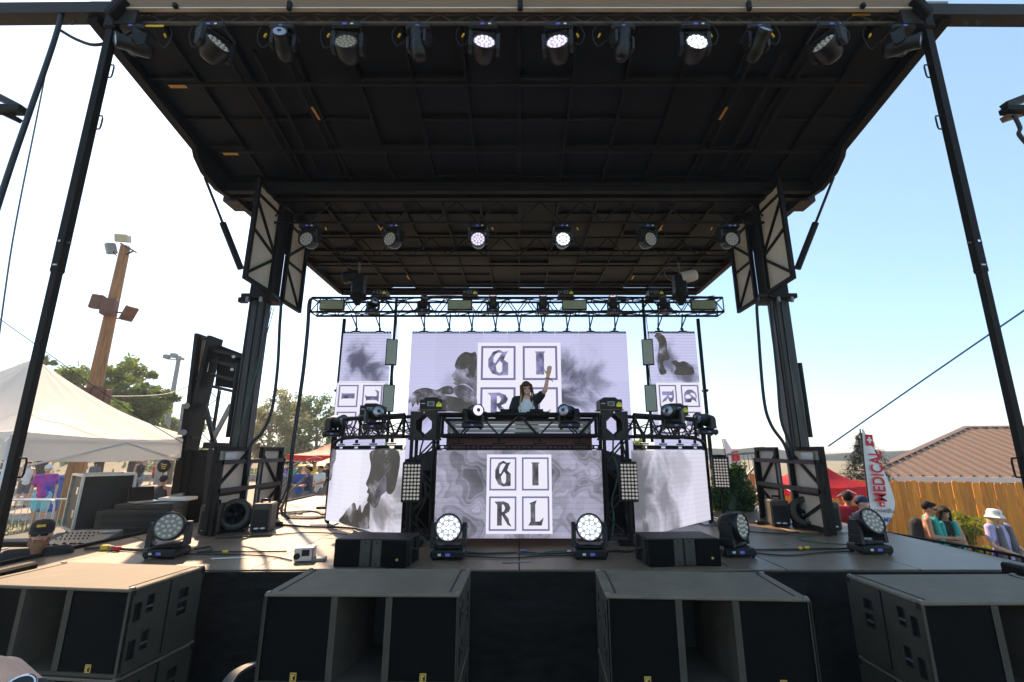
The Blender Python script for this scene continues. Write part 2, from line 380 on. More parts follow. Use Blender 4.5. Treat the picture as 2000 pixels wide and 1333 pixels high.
# ================================================================== THE SETTING: ground, path, bank, hills
def grid_sheet(name, x0, x1, nx, y0, y1, ny, zf, m, smoothf=True):
    xs = [x0 + (x1 - x0) * i / nx for i in range(nx + 1)]; ys = [y0 + (y1 - y0) * j / ny for j in range(ny + 1)]
    b = MB(); b.add([(x, y, zf(x, y)) for y in ys for x in xs], [(j * (nx + 1) + i, j * (nx + 1) + i + 1, (j + 1) * (nx + 1) + i + 1, (j + 1) * (nx + 1) + i) for j in range(ny) for i in range(nx)], 0, smoothf)
    return b.build(name, m)
b = MB()
xs = [-3000, -400, -120, -60, -40, -30, -20, -14, -10, -8, -6, -4, -2, 0, 2, 4, 4.5, 5, 5.5, 6, 6.5, 7, 7.5, 9, 12, 20, 40, 120, 400, 3000]
ys = [-60, -10, 0, 4, 8, 12, 16, 20, 24, 27, 30, 33, 36, 40, 44, 48, 52, 56, 60, 90, 200, 800, 4000]
b.add([(x, y, gz(x, y)) for y in ys for x in xs], [(j * len(xs) + i, j * len(xs) + i + 1, (j + 1) * len(xs) + i + 1, (j + 1) * len(xs) + i) for j in range(len(ys) - 1) for i in range(len(xs) - 1)], 0, True)
struct(b.build('ground', 'ground'))
struct(grid_sheet('path', -60, -10.5, 24, 15.5, 52, 24, lambda x, y: gz(x, y) + 0.012 + 0.0 * x, 'path'))
struct(grid_sheet('unseen_front_ground', -8, 8, 26, -1.5, 4.6, 8, lambda x, y: gz(x, y) + 0.006, 'low_bounce_ground'))  # unseen ground, kept dark so less light bounces up to the roof
def bankz(x, y):
    t = smooth(56, 78, y); return -1.5 + 3.6 * t + 0.25 * math.sin(x * 0.23) * t + 0.15 * math.sin(x * 0.71 + y * 0.4)
struct(grid_sheet('bank', -110, -8, 60, 55, 95, 20, bankz, 'bank'))
b = MB()
ring = []
for i in range(60):
    a = -1.35 + 2.7 * i / 59
    ring.append((150 * math.sin(a), 150 * math.cos(a), 2.3 + .9 * math.sin(i * 0.7) + .7 * math.sin(i * 1.9) + .5 * math.sin(i * 4.1)))
b.add([(x, y, -10) for x, y, z in ring] + ring + [(x * 1.3, y * 1.3, -10) for x, y, z in ring], [(i, i + 1, 60 + i + 1, 60 + i) for i in range(59)] + [(60 + i, 60 + i + 1, 120 + i + 1, 120 + i) for i in range(59)], 0, True)
struct(b.build('hills', 'hills'))

# grass verge tufts (uncountable)
b = MB(); rnd = random.Random(3)
for k in range(2600):
    x = rnd.uniform(-24, -9.5); y = rnd.uniform(11.5, 15.4); z = gz(x, y); h = rnd.uniform(.05, .14); a = rnd.uniform(0, 6.28); wd = .025
    dx, dy = math.cos(a) * wd, math.sin(a) * wd
    b.add([(x - dx, y - dy, z), (x + dx, y + dy, z), (x + rnd.uniform(-.06, .06), y + rnd.uniform(-.06, .06), z + h)], [(0, 1, 2)])
struct(b.build('grass', 'grass'), 'stuff', 'short dry grass verge between stage and paved path', 'grass')
b = MB(); rnd = random.Random(5)
for k in range(5200):
    x = rnd.uniform(-95, -12); y = rnd.uniform(60, 88); cl = math.sin(x * .35) + math.sin(y * .5 + x * .13)
    if cl < 0.35 and rnd.random() > .12: continue
    z = bankz(x, y); h = rnd.uniform(.2, .75)
    for q in range(2):
        a = rnd.uniform(0, 6.28); wd = rnd.uniform(.12, .3); dx, dy = math.cos(a) * wd, math.sin(a) * wd
        b.add([(x - dx, y - dy, z), (x + dx, y + dy, z), (x + dx * .4, y + dy * .4, z + h), (x - dx * .6, y - dy * .6, z + h * .8)], [(0, 1, 2, 3)])
struct(b.build('ground_cover', 'leaf_b'), 'stuff', 'low scrub growing over the dry bank', 'scrub')

# low stone retaining wall at the foot of the bank
t = thing('retaining_wall', 'low grey stone wall along the foot of the dry bank', 'wall', (-40, 55.5, -1.4))
rnd = random.Random(9)
for k in range(40):
    x = -80 + k * 1.75
    MB().box((x + .86, 55.2 + rnd.uniform(-.05, .05), -1.25 + .35), (1.7, .5, .75 + rnd.uniform(-.06, .06)), 0, None, .06).build('stone', 'stone', t)

# ================================================================== THE STAGE
# ---- deck
X0 = 5.08; YF, YB = 4.70, 11.9
t = thing('stage_deck', 'black scuffed plywood stage floor with black cloth skirt', 'stage', (0, 8.3, 0))
nx, ny = 8, 4; dx = 2 * X0 / nx; dy = (YB - YF) / ny
rnd = random.Random(4)
for i in range(nx):
    for j in range(ny):
        z = DZ + rnd.uniform(-.0015, .0015)
        MB().bb((-X0 + i * dx + .005, YF + j * dy + .005, DZ - .05), (-X0 + (i + 1) * dx - .005, YF + (j + 1) * dy - .005, z), 0, .003).build('deck_panel', 'deck', t)
MB().bb((-X0 - .03, YF - .035, DZ - .14), (X0 + .03, YF - .002, DZ - .012), 0, .006).build('edge_beam', 'black_steel', t)
MB().bb((-X0 - .035, YF, DZ - .14), (-X0 - .002, YB, DZ + .035), 0, .006).build('edge_beam', 'black_steel', t)
MB().bb((X0 + .002, YF, DZ - .14), (X0 + .035, YB, DZ - .008), 0, .006).build('edge_beam', 'black_steel', t)
MB().bb((-X0, YF + .05, DZ - .2), (X0, YB, DZ - .055)).build('subframe', 'black_steel', t)
for i in range(9):
    for y in (5.3, 8.3, 11.4): MB().tube((-4.8 + i * 1.2, y, gz(-4.8 + i * 1.2, y)), (-4.8 + i * 1.2, y, DZ - .2), .04, 8).build('support_leg', 'black_steel', t)
def skirt(p0, p1, nrm, seed):
    p0, p1, nrm = V(p0), V(p1), V(nrm); n = 160; k = 12; b = MB(); rr = random.Random(seed); ph = [rr.uniform(0, 6) for _ in range(6)]
    L = (p1 - p0).length; vs = []
    for j in range(k + 1):
        for i in range(n + 1):
            u = i / n * L; tt = j / k
            off = .012 * math.sin(u * 7 + ph[0] + 2 * tt) + .02 * math.sin(u * 2.3 + ph[1]) * tt + .012 * math.sin(tt * 15 + math.sin(u * 1.7 + ph[2]) * 2.4) * (1 - .3 * tt) + .01 * math.sin(u * 17 + ph[3]) * tt
            p = p0.lerp(p1, i / n); g = gz(p.x, p.y) + .01
            vs.append(V((p.x, p.y, (DZ - .015) * (1 - tt) + g * tt)) + nrm * (off + .05 * tt))
    b.add(vs, [(j * (n + 1) + i, j * (n + 1) + i + 1, (j + 1) * (n + 1) + i + 1, (j + 1) * (n + 1) + i) for j in range(k) for i in range(n)], 0, True)
    return b
skirt((-X0 - .05, YF - .055, 0), (X0 + .05, YF - .055, 0), (0, -1, 0), 1).build('skirt', 'skirt', t)
skirt((X0 + .06, YF, 0), (X0 + .06, YB, 0), (1, 0, 0), 2).build('skirt', 'skirt', t)
skirt((-X0 - .06, YF, 0), (-X0 - .06, YB, 0), (-1, 0, 0), 3).build('skirt', 'skirt', t)

# ---- roof
W = 4.9; YH = 6.83; Y1 = 4.29; YR = 11.9
def zr(y): return 7.02 - .20 * (y - Y1) if y < YH else 6.46
t = thing('stage_roof', 'black ribbed mobile stage roof with tan front edge', 'roof', (0, 8, 6.4))
PW = .70
rows_f = [4.36, 4.99, 5.6, 6.07, 6.74]; rows_r = [6.92, 7.75, 8.6, 9.3, 10.04, 10.8, 11.4, 11.85]
rnd = random.Random(11)
for i in range(14):
    xa = -W + i * PW + .02; xb = xa + PW - .04
    for rows in (rows_f, rows_r):
        j = 0
        while j < len(rows) - 1:
            k = j + (2 if rnd.random() < .45 and j + 2 < len(rows) else 1)
            ya, yb = rows[j] + .006, rows[k] - .006; za, zb = zr(ya) + .09, zr(yb) + .09
            dz = rnd.uniform(-.012, .012)
            vs = [(xa, ya, za + dz), (xb, ya, za + dz), (xb, yb, zb + dz), (xa, yb, zb + dz), (xa, ya, za + .03), (xb, ya, za + .03), (xb, yb, zb + .03), (xa, yb, zb + .03)]
            MB().add(vs, [(0, 1, 2, 3), (7, 6, 5, 4), (0, 4, 5, 1), (1, 5, 6, 2), (2, 6, 7, 3), (3, 7, 4, 0)]).build('roof_panel', 'roof_panel_pale' if (rows is rows_r and rnd.random() < .7) else 'roof_panel', t)
            if k < len(rows) - 1: MB().beam((xa, rows[k], zr(rows[k]) + .065), (xb, rows[k], zr(rows[k]) + .065), .035, .05).build('cross_rib', 'black_steel', t)
            j = k
for i in range(15):
    x = -W + i * PW
    if abs(x) > W - .1: continue
    MB().beam((x, 4.34, zr(4.34) + .06), (x, YH - .08, zr(YH - .08) + .06), .036, .08).build('purlin', 'black_steel', t)
    MB().beam((x, YH + .08, zr(7) + .06), (x, YR - .03, zr(7) + .06), .036, .08).build('purlin', 'black_steel', t)
for x in (-3.6, -3.25, -2.9, 2.9, 3.25, 3.6): MB().tube((x, 4.6, zr(4.6) + .01), (x, 6.5, zr(6.5) + .01), .028, 8).build('storage_pipe', 'black_steel', t)
for y in (4.99, 6.07): MB().beam((-4.57, y, zr(y) - .04), (4.57, y, zr(y) - .04), .04, .035).build('cross_bar', 'black_steel', t)
for y in (9.2, 10.04, 11.4, 11.75): MB().beam((-4.8, y, zr(y) - .03), (4.8, y, zr(y) - .03), .04, .045).build('cross_bar', 'black_steel', t)
for y in (YH - .06, YH + .16): MB().beam((-4.9, y, zr(YH + .01) - .02), (4.9, y, zr(YH + .01) - .02), .10, .16).build('hinge_beam', 'black_steel', t)
for sx in (-1, 1):
    MB().beam((sx * W, Y1 - .06, zr(Y1 - .06) + .05), (sx * W, YH + .02, zr(YH - .001) + .05), .12, .20).build('side_beam', 'black_steel', t)
    MB().beam((sx * W, YH + .02, zr(7) + .03), (sx * W, YR, zr(7) + .03), .12, .20).build('side_beam', 'black_steel', t)
    m = Matrix(((0, 0, 1, sx * 4.9 - .04), (1, 0, 0, 0), (0, 1, 0, 0), (0, 0, 0, 1)))
    MB().prism([(5.95, 6.70), (6.9, 6.56), (6.9, 6.34), (6.6, 6.30), (6.25, 6.38), (6.05, 6.52)], m, .08).build('hinge_gusset', 'black_steel', t)
    MB().prism([(8.7, 6.5), (9.3, 6.5), (9.25, 6.18), (8.95, 6.16)], m, .06).build('rear_gusset', 'black_steel', t)
    MB().beam((sx * 4.9, 6.95, 6.36), (sx * 4.9, 7.3, 6.36), .26, .10).build('hinge_block', 'dark_steel', t)
    # outrigger beam past the roof corner, with its clamp and hook
    p0 = at(1014 + sx * 1130, 29 if sx < 0 else 32, 4.25); p1 = at(1014 + sx * 775, 26 if sx < 0 else 30, 4.25)
    MB().beam(p0, p1, .16, .15).build('outrigger_beam', 'dark_steel', t)
    c = at(1014 + sx * 782, 18, 4.12); MB().box(c, (.09, .14, .26), 0, Matrix.Rotation(sx * -.5, 3, 'Y'), .015).build('corner_clamp', 'black_steel', t)
    c = at(1014 + sx * 770, 40, 4.2); MB().prism([(-.17, -.10), (.13, -.10), (.17, .10), (-.17, .13)], Matrix.Translation(c) @ Matrix.Rotation(R(90), 4, 'X') @ Matrix.Scale(sx, 4, (1, 0, 0)), .05).build('corner_plate', 'dark_steel', t)
    for q in range(2):
        c = at(1014 + sx * (872 + q * 24), 44, 4.2)
        MB().path([c + V((math.cos(a) * .02, 0, math.sin(a) * .035)) for a in [i * .63 for i in range(11)]], .006, 6).build('shackle', 'dark_steel', t)
    for q, xx in enumerate((3.95, 2.64)):
        c = at(1014 + sx * xx * 170, 12, 4.1); MB().box(c, (.05, .05, .12 if q else .06), 0, None, .01).build('clamp', 'black_steel', t)
MB().box(at(1016, 10, 4.1), (.06, .06, .14), 0, None, .01).build('clamp', 'black_steel', t)
MB().bb((-4.66, 4.14, 7.085), (4.64, 4.19, 7.26), 0, .004).build('front_fascia', 'fascia', t)
MB().bb((-4.66, 4.13, 7.068), (4.64, 4.18, 7.082)).build('fascia_lip', 'trim_white', t)
MB().bb((-4.8, 4.46, 7.12), (4.8, 4.54, 7.22)).build('front_beam', 'black_steel', t)
MB().beam((-4.9, YR, 6.46), (4.9, YR, 6.46), .12, .18).build('rear_beam', 'black_steel', t)
b = MB()
for ya, yb in ((4.22, YH + .01), (YH + .01, 11.98)):
    za, zb = zr(ya) + .21, zr(min(yb, 11.9) if yb > YH + .1 else YH - .001) + .21
    if ya > 5: za = zr(8) + .21
    b.add([(-4.98, ya, za), (4.98, ya, za), (4.98, yb, zb), (-4.98, yb, zb), (-4.98, ya, za + .03), (4.98, ya, za + .03), (4.98, yb, zb + .03), (-4.98, yb, zb + .03)], [(0, 1, 2, 3), (7, 6, 5, 4), (0, 4, 5, 1), (1, 5, 6, 2), (2, 6, 7, 3), (3, 7, 4, 0)])
b.build('light_stop_skin', 'light_stop_skin', t)  # unseen sheet added above the panels to keep sky light out of their gaps
MB().bb((-4.97, YH - .14, 6.60), (4.97, YH + .16, 6.69)).build('hinge_light_stop', 'black_steel', t)  # added strip that blocks sun leaking through the seam at the hinge
for x, y, hz in ((348, 167, 1), (451, 299, 1), (617, 220, 0), (1412, 220, 0), (741, 443, 0), (797, 541, 0), (1236, 541, 0), (1290, 444, 0)):
    a, bb_, c = ray(x, y)
    if y < 360: Yq = (4.82 + .2 * Y1 - .09) / (c / bb_ + .2)
    else: Yq = 4.16 / (c / bb_)
    p = V((a * Yq / bb_, Yq, ZC + c * Yq / bb_ - .02))
    MB().box(p, (.22, .05, .004) if hz else (.035, .24, .004)).build('warning_label', 'label_orange', t)

# ---- lattice trusses (a flat or a box girder between two points)
def truss(name, label, p0, p1, h, d, bays, cr, br, m='black_steel', group=None, diag='W'):
    p0, p1 = V(p0), V(p1); ax, sd, up = basis(p1 - p0); t = thing(name, label, 'truss', (p0 + p1) / 2, group); L = (p1 - p0).length
    sides = (-d / 2, d / 2) if d > 0 else (0,)
    for a in sides:
        for e in (0, h): MB().tube(p0 + sd * a + up * e, p1 + sd * a + up * e, cr, 10).build('chord', m, t)
    for a in sides:
        for k in range(bays):
            q0 = p0 + ax * (L * k / bays) + sd * a; q1 = p0 + ax * (L * (k + 1) / bays) + sd * a; qm = (q0 + q1) / 2
            MB().tube(q0, qm + up * h, br, 6).build('brace', m, t); MB().tube(qm + up * h, q1, br, 6).build('brace', m, t)
    if d > 0:
        for e in (0, h):
            for k in range(bays):
                q0 = p0 + ax * (L * k / bays) + up * e; q1 = p0 + ax * (L * (k + 1) / bays) + up * e
                MB().tube(q0 - sd * d / 2, q1 + sd * d / 2, br, 6).build('cross_brace', m, t)
        for q in (p0, p1):
            for a in sides: MB().tube(q + sd * a, q + sd * a + up * h, br * 1.2, 6).build('end_post', m, t)
            for e in (0, h): MB().tube(q - sd * d / 2 + up * e, q + sd * d / 2 + up * e, br * 1.2, 6).build('end_post', m, t)
    return t
tf = truss('roof_truss', 'black lattice truss along the front roof edge carrying twelve lights', (-4.5, 4.27, 7.012), (4.5, 4.27, 7.012), .141, .0, 24, .022, .010, 'truss_grey')
for x, y in ((302, 51), (762, 17), (1272, 21), (1682, 29)): MB().box(at(x, y, 4.235), (.21, .004, .028)).build('load_label', 'label_yellow', tf)
MB().beam((-4.75, 4.27, 7.205), (4.75, 4.27, 7.205), .05, .05).build('top_rail', 'black_steel', tf)
truss('roof_truss', 'black lattice truss between the towers carrying six wash lights', (-4.3, 7.1, 5.99), (4.3, 7.1, 5.99), .40, 0, 12, .022, .013)
truss('roof_truss', 'black lattice truss under the roof behind the six wash lights', (-4.3, 8.5, 6.0), (4.3, 8.5, 6.0), .40, 0, 12, .022, .013)

# ---- support towers
def side_panel(t, X, sx, y0, y1, z0, z1, lines, m):
    b = MB(); b.bb((X - .012, y0, z0), (X + .012, y1, z1)); b.build('wall_panel', m, t)
    Xi = X - sx * .035
    fr = MB()
    for p, q in (((y0, z0), (y1, z0)), ((y0, z1), (y1, z1))): fr.beam((Xi, p[0] - .03, p[1]), (Xi, q[0] + .03, q[1]), .06, .06)
    for p, q in (((y0, z0), (y0, z1)), ((y1, z0), (y1, z1))): fr.beam((Xi, p[0], p[1] + .03), (Xi, q[0], q[1] - .03), .06, .06)
    fr.build('panel_frame', 'black_steel', t)
    for a, c in lines:
        MB().beam((Xi + sx * .008, y0 + (y1 - y0) * a[0], z0 + (z1 - z0) * a[1]), (Xi + sx * .008, y0 + (y1 - y0) * c[0], z0 + (z1 - z0) * c[1]), .036, .036).build('panel_brace', 'black_steel', t)
for sx, nm in ((-1, 'beside the white tent'), (1, 'beside the medical flag')):
    t = thing('support_tower', 'black steel stage lift tower with beige side panels ' + nm, 'tower', (sx * 4.38, 7.4, DZ))
    b = MB(); b.bb((sx * 4.41 - .12, 7.27, DZ), (sx * 4.41 + .12, 7.52, 4.9), 0, .012)
    b.bb((sx * 4.41 - .135, 7.33, DZ), (sx * 4.41 + .135, 7.36, 4.85)); b.bb((sx * 4.41 - .03, 7.25, DZ), (sx * 4.41 + .03, 7.30, 4.85)); b.bb((sx * 4.41 - .105, 7.255, DZ), (sx * 4.41 - .085, 7.30, 4.85)); b.build('mast', 'mast_steel', t)
    MB().bb((sx * 4.36 - .16, 7.22, 4.74), (sx * 4.36 + .16, 7.58, 6.42), 0, .01).build('inner_mast', 'black_steel', t)
    b = MB(); b.bb((sx * 4.38 - .24, 7.16, 4.66), (sx * 4.38 + .24, 7.62, 4.74), 0, .01); b.bb((sx * 4.38 - .30, 7.2, 4.6), (sx * 4.38 - .18, 7.3, 4.68)); b.build('collar', 'black_steel', t)
    for q in (-.1, .12): MB().box((sx * 4.38 + q, 7.14, 4.62), (.05, .05, .09), 0, None, .01).build('latch', 'grey_steel', t)
    X = sx * 4.2
    side_panel(t, X, sx, 6.5, 7.2, 4.76, 6.4, [((0, .84), (1, .42)), ((0, .52), (1, .40)), ((1, .36), (0, .04)), ((0, .88), (1, .88))], 'beige_panel')
    side_panel(t, X, sx, 7.6, 8.25, 4.76, 6.4, [((0, .50), (1, .82)), ((0, .46), (1, .46)), ((0, .42), (.94, .03)), ((0, .88), (1, .88))], 'beige_panel')
    low = 'cream_panel'
    side_panel(t, X, sx, 6.46, 7.2, 1.14, 2.22, [((0, .45), (1, .95)), ((0, .42), (1, .42)), ((0, .38), (1, .04))], low)
    side_panel(t, X, sx, 7.6, 8.2, 1.14, 2.22, [((1, .45), (0, .95)), ((0, .42), (1, .42)), ((1, .38), (0, .04))], low)
    for z in (2.04, 1.66): MB().beam((sx * 4.06, 6.4, z), (sx * 4.06, 8.1, z), .05, .06).build('guard_bar', 'dark_steel', t)
    for y in (6.42, 8.08): MB().beam((sx * 4.06, y, DZ), (sx * 4.06, y, 2.07), .05, .05).build('guard_post', 'black_steel', t)
    for y in (7.22, 7.5): MB().tube((sx * 4.12, y, DZ), (sx * 4.12, y, 2.02), .018, 8).build('conduit', 'grey_steel', t)
    MB().box((sx * 4.14, 6.75, 2.12), (.008, .26, .1)).build('data_plate', 'label_white', t)
    # hydraulic ram and struts to the roof hinge
    pr = V((sx * 4.86, 6.25, 6.3)); pb = V((sx * 4.29, 6.56, 4.92)); pm = pr.lerp(pb, .5)
    MB().tube(pr, pm, .020, 10).build('ram_rod', 'dark_steel', t); MB().tube(pm, pb, .048, 12).build('ram_cylinder', 'black_steel', t)
    MB().beam((sx * 4.2, 8.3, 5.2), (sx * 4.8, 9.0, 6.3), .03, .03).build('strut', 'black_steel', t)
    MB().tube((sx * 4.62, 7.4, 2.4), (sx * 4.62, 7.4, 3.6), .05, 8).build('hose_guide', 'black_steel', t)
    # hanging hoses
    if sx < 0: paths = [[(533, 574), (548, 590), (546, 640), (542, 720), (531, 800), (512, 845), (489, 872), (483, 930)]]
    else: paths = [[(1497, 577), (1479, 585), (1482, 660), (1492, 780), (1506, 830), (1532, 868), (1542, 900)], [(1506, 590), (1509, 640), (1519, 740), (1526, 820), (1544, 868), (1550, 900)]]
    for pp in paths: MB().path(bez([at(x, y, 7.0) for x, y in pp], 6), .024, 8).build('hose', 'rubber', t)
    if sx < 0:
        for a, c in (((531, 600), (470, 880)), ((536, 600), (428, 985)), ((520, 640), (440, 960))): MB().path([at(*a, 7.05), at(*c, 6.9)], .007, 6).build('guide_wire', 'cable_green' if a[0] == 536 else 'cable', t)

# ---- front corner posts under the roof
for sx, nm in ((-1, 'next to the white tent'), (1, 'in front of the brown metal roof')):
    Y = 4.2
    pt = V((sx * 4.62, Y, 6.86)); pb = V((sx * 4.46, Y, gz(sx * 4.46, Y)))
    def pp(z): return pb.lerp(pt, (z - pb.z) / (pt.z - pb.z))
    t = thing('corner_post', 'slanting black square telescopic roof post ' + nm, 'post', pb)
    MB().beam(pb, pp(3.95), .062, .062, 0, (0, 1, 0)).build('lower_tube', 'black_steel', t)
    MB().beam(pp(3.9), pt, .074, .074, 0, (0, 1, 0)).build('upper_tube', 'black_steel', t)
    MB().box(pp(3.93), (.082, .082, .03), 0, None, .006).build('sleeve', 'black_steel', t)
    MB().tube(pp(4.22) + V((-.07, -.0, 0)), pp(4.22) + V((.07, 0, 0)), .011, 8).build('pin', 'grey_steel', t)
    MB().box(pp(3.93) + V((0, -.039, .04)), (.04, .004, .014)).build('size_mark', 'label_white', t)
    MB().tube(pp(4.22) + V((0, -.036, 0)), pp(4.22) + V((0, -.047, 0)), .014, 10).build('bolt', 'chrome', t)
    for z in (6.28, 5.62, 2.05):
        q = pp(z) + V((-sx * .03, 0, 0)); e = V((-sx * .075, 0, 0)); hh = .085
        MB().path([q + V((0, 0, hh)), q + e + V((0, 0, hh * .95)), q + e * 1.1 + V((0, 0, hh * .6)), q + e * 1.1 - V((0, 0, hh * .6)), q + e - V((0, 0, hh * .95)), q - V((0, 0, hh))], .008, 8).build('handle', 'black_steel', t)
    MB().box(pb + V((0, 0, .02)), (.3, .3, .04), 0, None, .005).build('base_plate', 'black_steel', t)
    MB().box(pt + V((0, 0, .06)), (.13, .13, .2), 0, None, .02).build('head_bracket', 'black_steel', t)
    # knuckle where the post passes the deck
    MB().box(pp(1.12) + V((0, .2, 0)), (.10, .36, .16), 0, None, .02).build('deck_bracket', 'black_steel', t)

# ================================================================== SCREENS
def screen_mat(name, O, ux, base, blobs, strength, dark=(0.06, 0.055, 0.05), lines=0.10, contour=False, nscale=1.6, wash=None):
    """LED picture: u runs along ux from O, v is height above O; blobs (u, v, ru, rv, amount) are soft smoke shapes."""
    m = bpy.data.materials.new(name); m.use_nodes = True; n = m.node_tree; L = n.links.new
    bs = n.nodes['Principled BSDF']; bs.inputs['Base Color'].default_value = (0.03, 0.03, 0.03, 1); bs.inputs['Roughness'].default_value = 0.5
    geo = n.nodes.new('ShaderNodeNewGeometry')
    sub = n.nodes.new('ShaderNodeVectorMath'); sub.operation = 'SUBTRACT'; L(geo.outputs['Position'], sub.inputs[0]); sub.inputs[1].default_value = O
    dt = n.nodes.new('ShaderNodeVectorMath'); dt.operation = 'DOT_PRODUCT'; L(sub.outputs[0], dt.inputs[0]); dt.inputs[1].default_value = ux
    sp = n.nodes.new('ShaderNodeSeparateXYZ'); L(sub.outputs[0], sp.inputs[0])
    cv = n.nodes.new('ShaderNodeCombineXYZ'); L(dt.outputs['Value'], cv.inputs[0]); L(sp.outputs[2], cv.inputs[1])
    def math_(op, a, c, clamp=False):
        q = n.nodes.new('ShaderNodeMath'); q.operation = op; q.use_clamp = clamp
        for i, x in enumerate((a, c)):
            if isinstance(x, (int, float)): q.inputs[i].default_value = x
            elif x is not None: L(x, q.inputs[i])
        return q.outputs[0]
    nz = n.nodes.new('ShaderNodeTexNoise'); nz.inputs['Scale'].default_value = nscale; nz.inputs['Detail'].default_value = 9; nz.inputs['Roughness'].default_value = 0.62; nz.inputs['Distortion'].default_value = 0.6
    L(cv.outputs[0], nz.inputs['Vector'])
    dens = None
    for (u, v, ru, rv, am) in blobs:
        s2 = n.nodes.new('ShaderNodeVectorMath'); s2.operation = 'SUBTRACT'; L(cv.outputs[0], s2.inputs[0]); s2.inputs[1].default_value = (u, v, 0)
        s3 = n.nodes.new('ShaderNodeVectorMath'); s3.operation = 'DIVIDE'; L(s2.outputs[0], s3.inputs[0]); s3.inputs[1].default_value = (ru, rv, 1)
        ln = n.nodes.new('ShaderNodeVectorMath'); ln.operation = 'LENGTH'; L(s3.outputs[0], ln.inputs[0])
        f = math_('SUBTRACT', 1.0, ln.outputs['Value']); f = math_('ADD', f, math_('MULTIPLY', math_('SUBTRACT', nz.outputs['Fac'], 0.5), 2.6))
        mr = n.nodes.new('ShaderNodeMapRange'); mr.interpolation_type = 'SMOOTHSTEP'; L(f, mr.inputs['Value']); mr.inputs['From Min'].default_value = 0.0; mr.inputs['From Max'].default_value = 0.9; mr.inputs['To Max'].default_value = am
        dens = mr.outputs[0] if dens is None else math_('MAXIMUM', dens, mr.outputs[0])
    if contour:
        n2 = n.nodes.new('ShaderNodeTexNoise'); n2.inputs['Scale'].default_value = 2.3; n2.inputs['Detail'].default_value = 1.6; n2.inputs['Distortion'].default_value = 0.5
        L(cv.outputs[0], n2.inputs['Vector'])
        r = n.nodes.new('ShaderNodeValToRGB'); r.color_ramp.interpolation = 'CONSTANT'; el = r.color_ramp.elements
        el[0].position = 0; el[0].color = (.93, .93, .93, 1); el[1].position = .36; el[1].color = (.70, .70, .70, 1)
        for p_, c_ in ((.385, .86), (.43, .62), (.47, .74), (.50, .48), (.54, .60), (.58, .34), (.66, .46)):
            e = el.new(p_); e.color = (c_, c_, c_, 1)
        L(n2.outputs['Fac'], r.inputs[0])
        n3 = n.nodes.new('ShaderNodeTexNoise'); n3.inputs['Scale'].default_value = 1.9; n3.inputs['Detail'].default_value = 5; L(cv.outputs[0], n3.inputs['Vector'])
        cc = math_('ADD', math_('MULTIPLY', r.outputs[0], .75), math_('MULTIPLY', math_('SUBTRACT', .62, n3.outputs['Fac']), 1.1))
        dens = math_('MAXIMUM', dens, cc) if dens is not None else cc
    if dens is None: dens = math_('ADD', 0.0, 0.0)
    dens = math_('MINIMUM', dens, 0.97, True)
    mx = n.nodes.new('ShaderNodeMix'); mx.data_type = 'RGBA'; L(dens, mx.inputs['Factor']); mx.inputs['A'].default_value = (*base, 1); mx.inputs['B'].default_value = (*dark, 1)
    # driver rows of the tiles
    sn = math_('SINE', math_('MULTIPLY', sp.outputs[2], 2 * math.pi / 0.0625), None)
    ln_ = math_('SUBTRACT', 1.0, math_('MULTIPLY', math_('GREATER_THAN', sn, .72), lines))
    oi = n.nodes.new('ShaderNodeObjectInfo'); st = math_('MULTIPLY', math_('MULTIPLY', ln_, strength), math_('ADD', .955, math_('MULTIPLY', oi.outputs['Random'], .09)))
    if wash:    # tile brightness falls off slightly with height
        st = math_('MULTIPLY', st, math_('ADD', 1.0, math_('MULTIPLY', sp.outputs[2], wash)))
    L(mx.outputs['Result'], bs.inputs['Emission Color']); L(st, bs.inputs['Emission Strength'])
    M[name] = m; return m
LS = 0.24
def flat_em(name, col, k, var=0.0, sc=4.0):
    m = mat(name, (0.03, 0.03, 0.03), 0.5, 0, 0)
    b = m.node_tree.nodes['Principled BSDF']; b.inputs['Emission Strength'].default_value = k; b.inputs['Emission Color'].default_value = (*col, 1)
    if var:
        n = m.node_tree; t = n.nodes.new('ShaderNodeTexNoise'); t.inputs['Scale'].default_value = sc; t.inputs['Detail'].default_value = 5
        g = n.nodes.new('ShaderNodeNewGeometry'); n.links.new(g.outputs['Position'], t.inputs['Vector'])
        r = n.nodes.new('ShaderNodeValToRGB'); r.color_ramp.elements[0].position = .38; r.color_ramp.elements[1].position = .66
        r.color_ramp.elements[0].color = (*[x * (1 - var) for x in col], 1); r.color_ramp.elements[1].color = (*[x * (1 + var) for x in col], 1)
        n.links.new(t.outputs['Fac'], r.inputs[0]); n.links.new(r.outputs[0], b.inputs['Emission Color'])
    return m
flat_em('image_white', (0.90, 0.87, 1.0), LS * 1.05)
flat_em('image_frame', (0.18, 0.16, 0.34), LS)
flat_em('image_letter', (0.22, 0.20, 0.38), LS, .75, 5)
flat_em('image_letter_dark', (0.11, 0.10, 0.12), LS, .7, 9)
flat_em('image_shadow', (0.062, 0.055, 0.046), LS, .25, 3)
flat_em('image_shade', (0.15, 0.14, 0.17), LS, .55, 6)
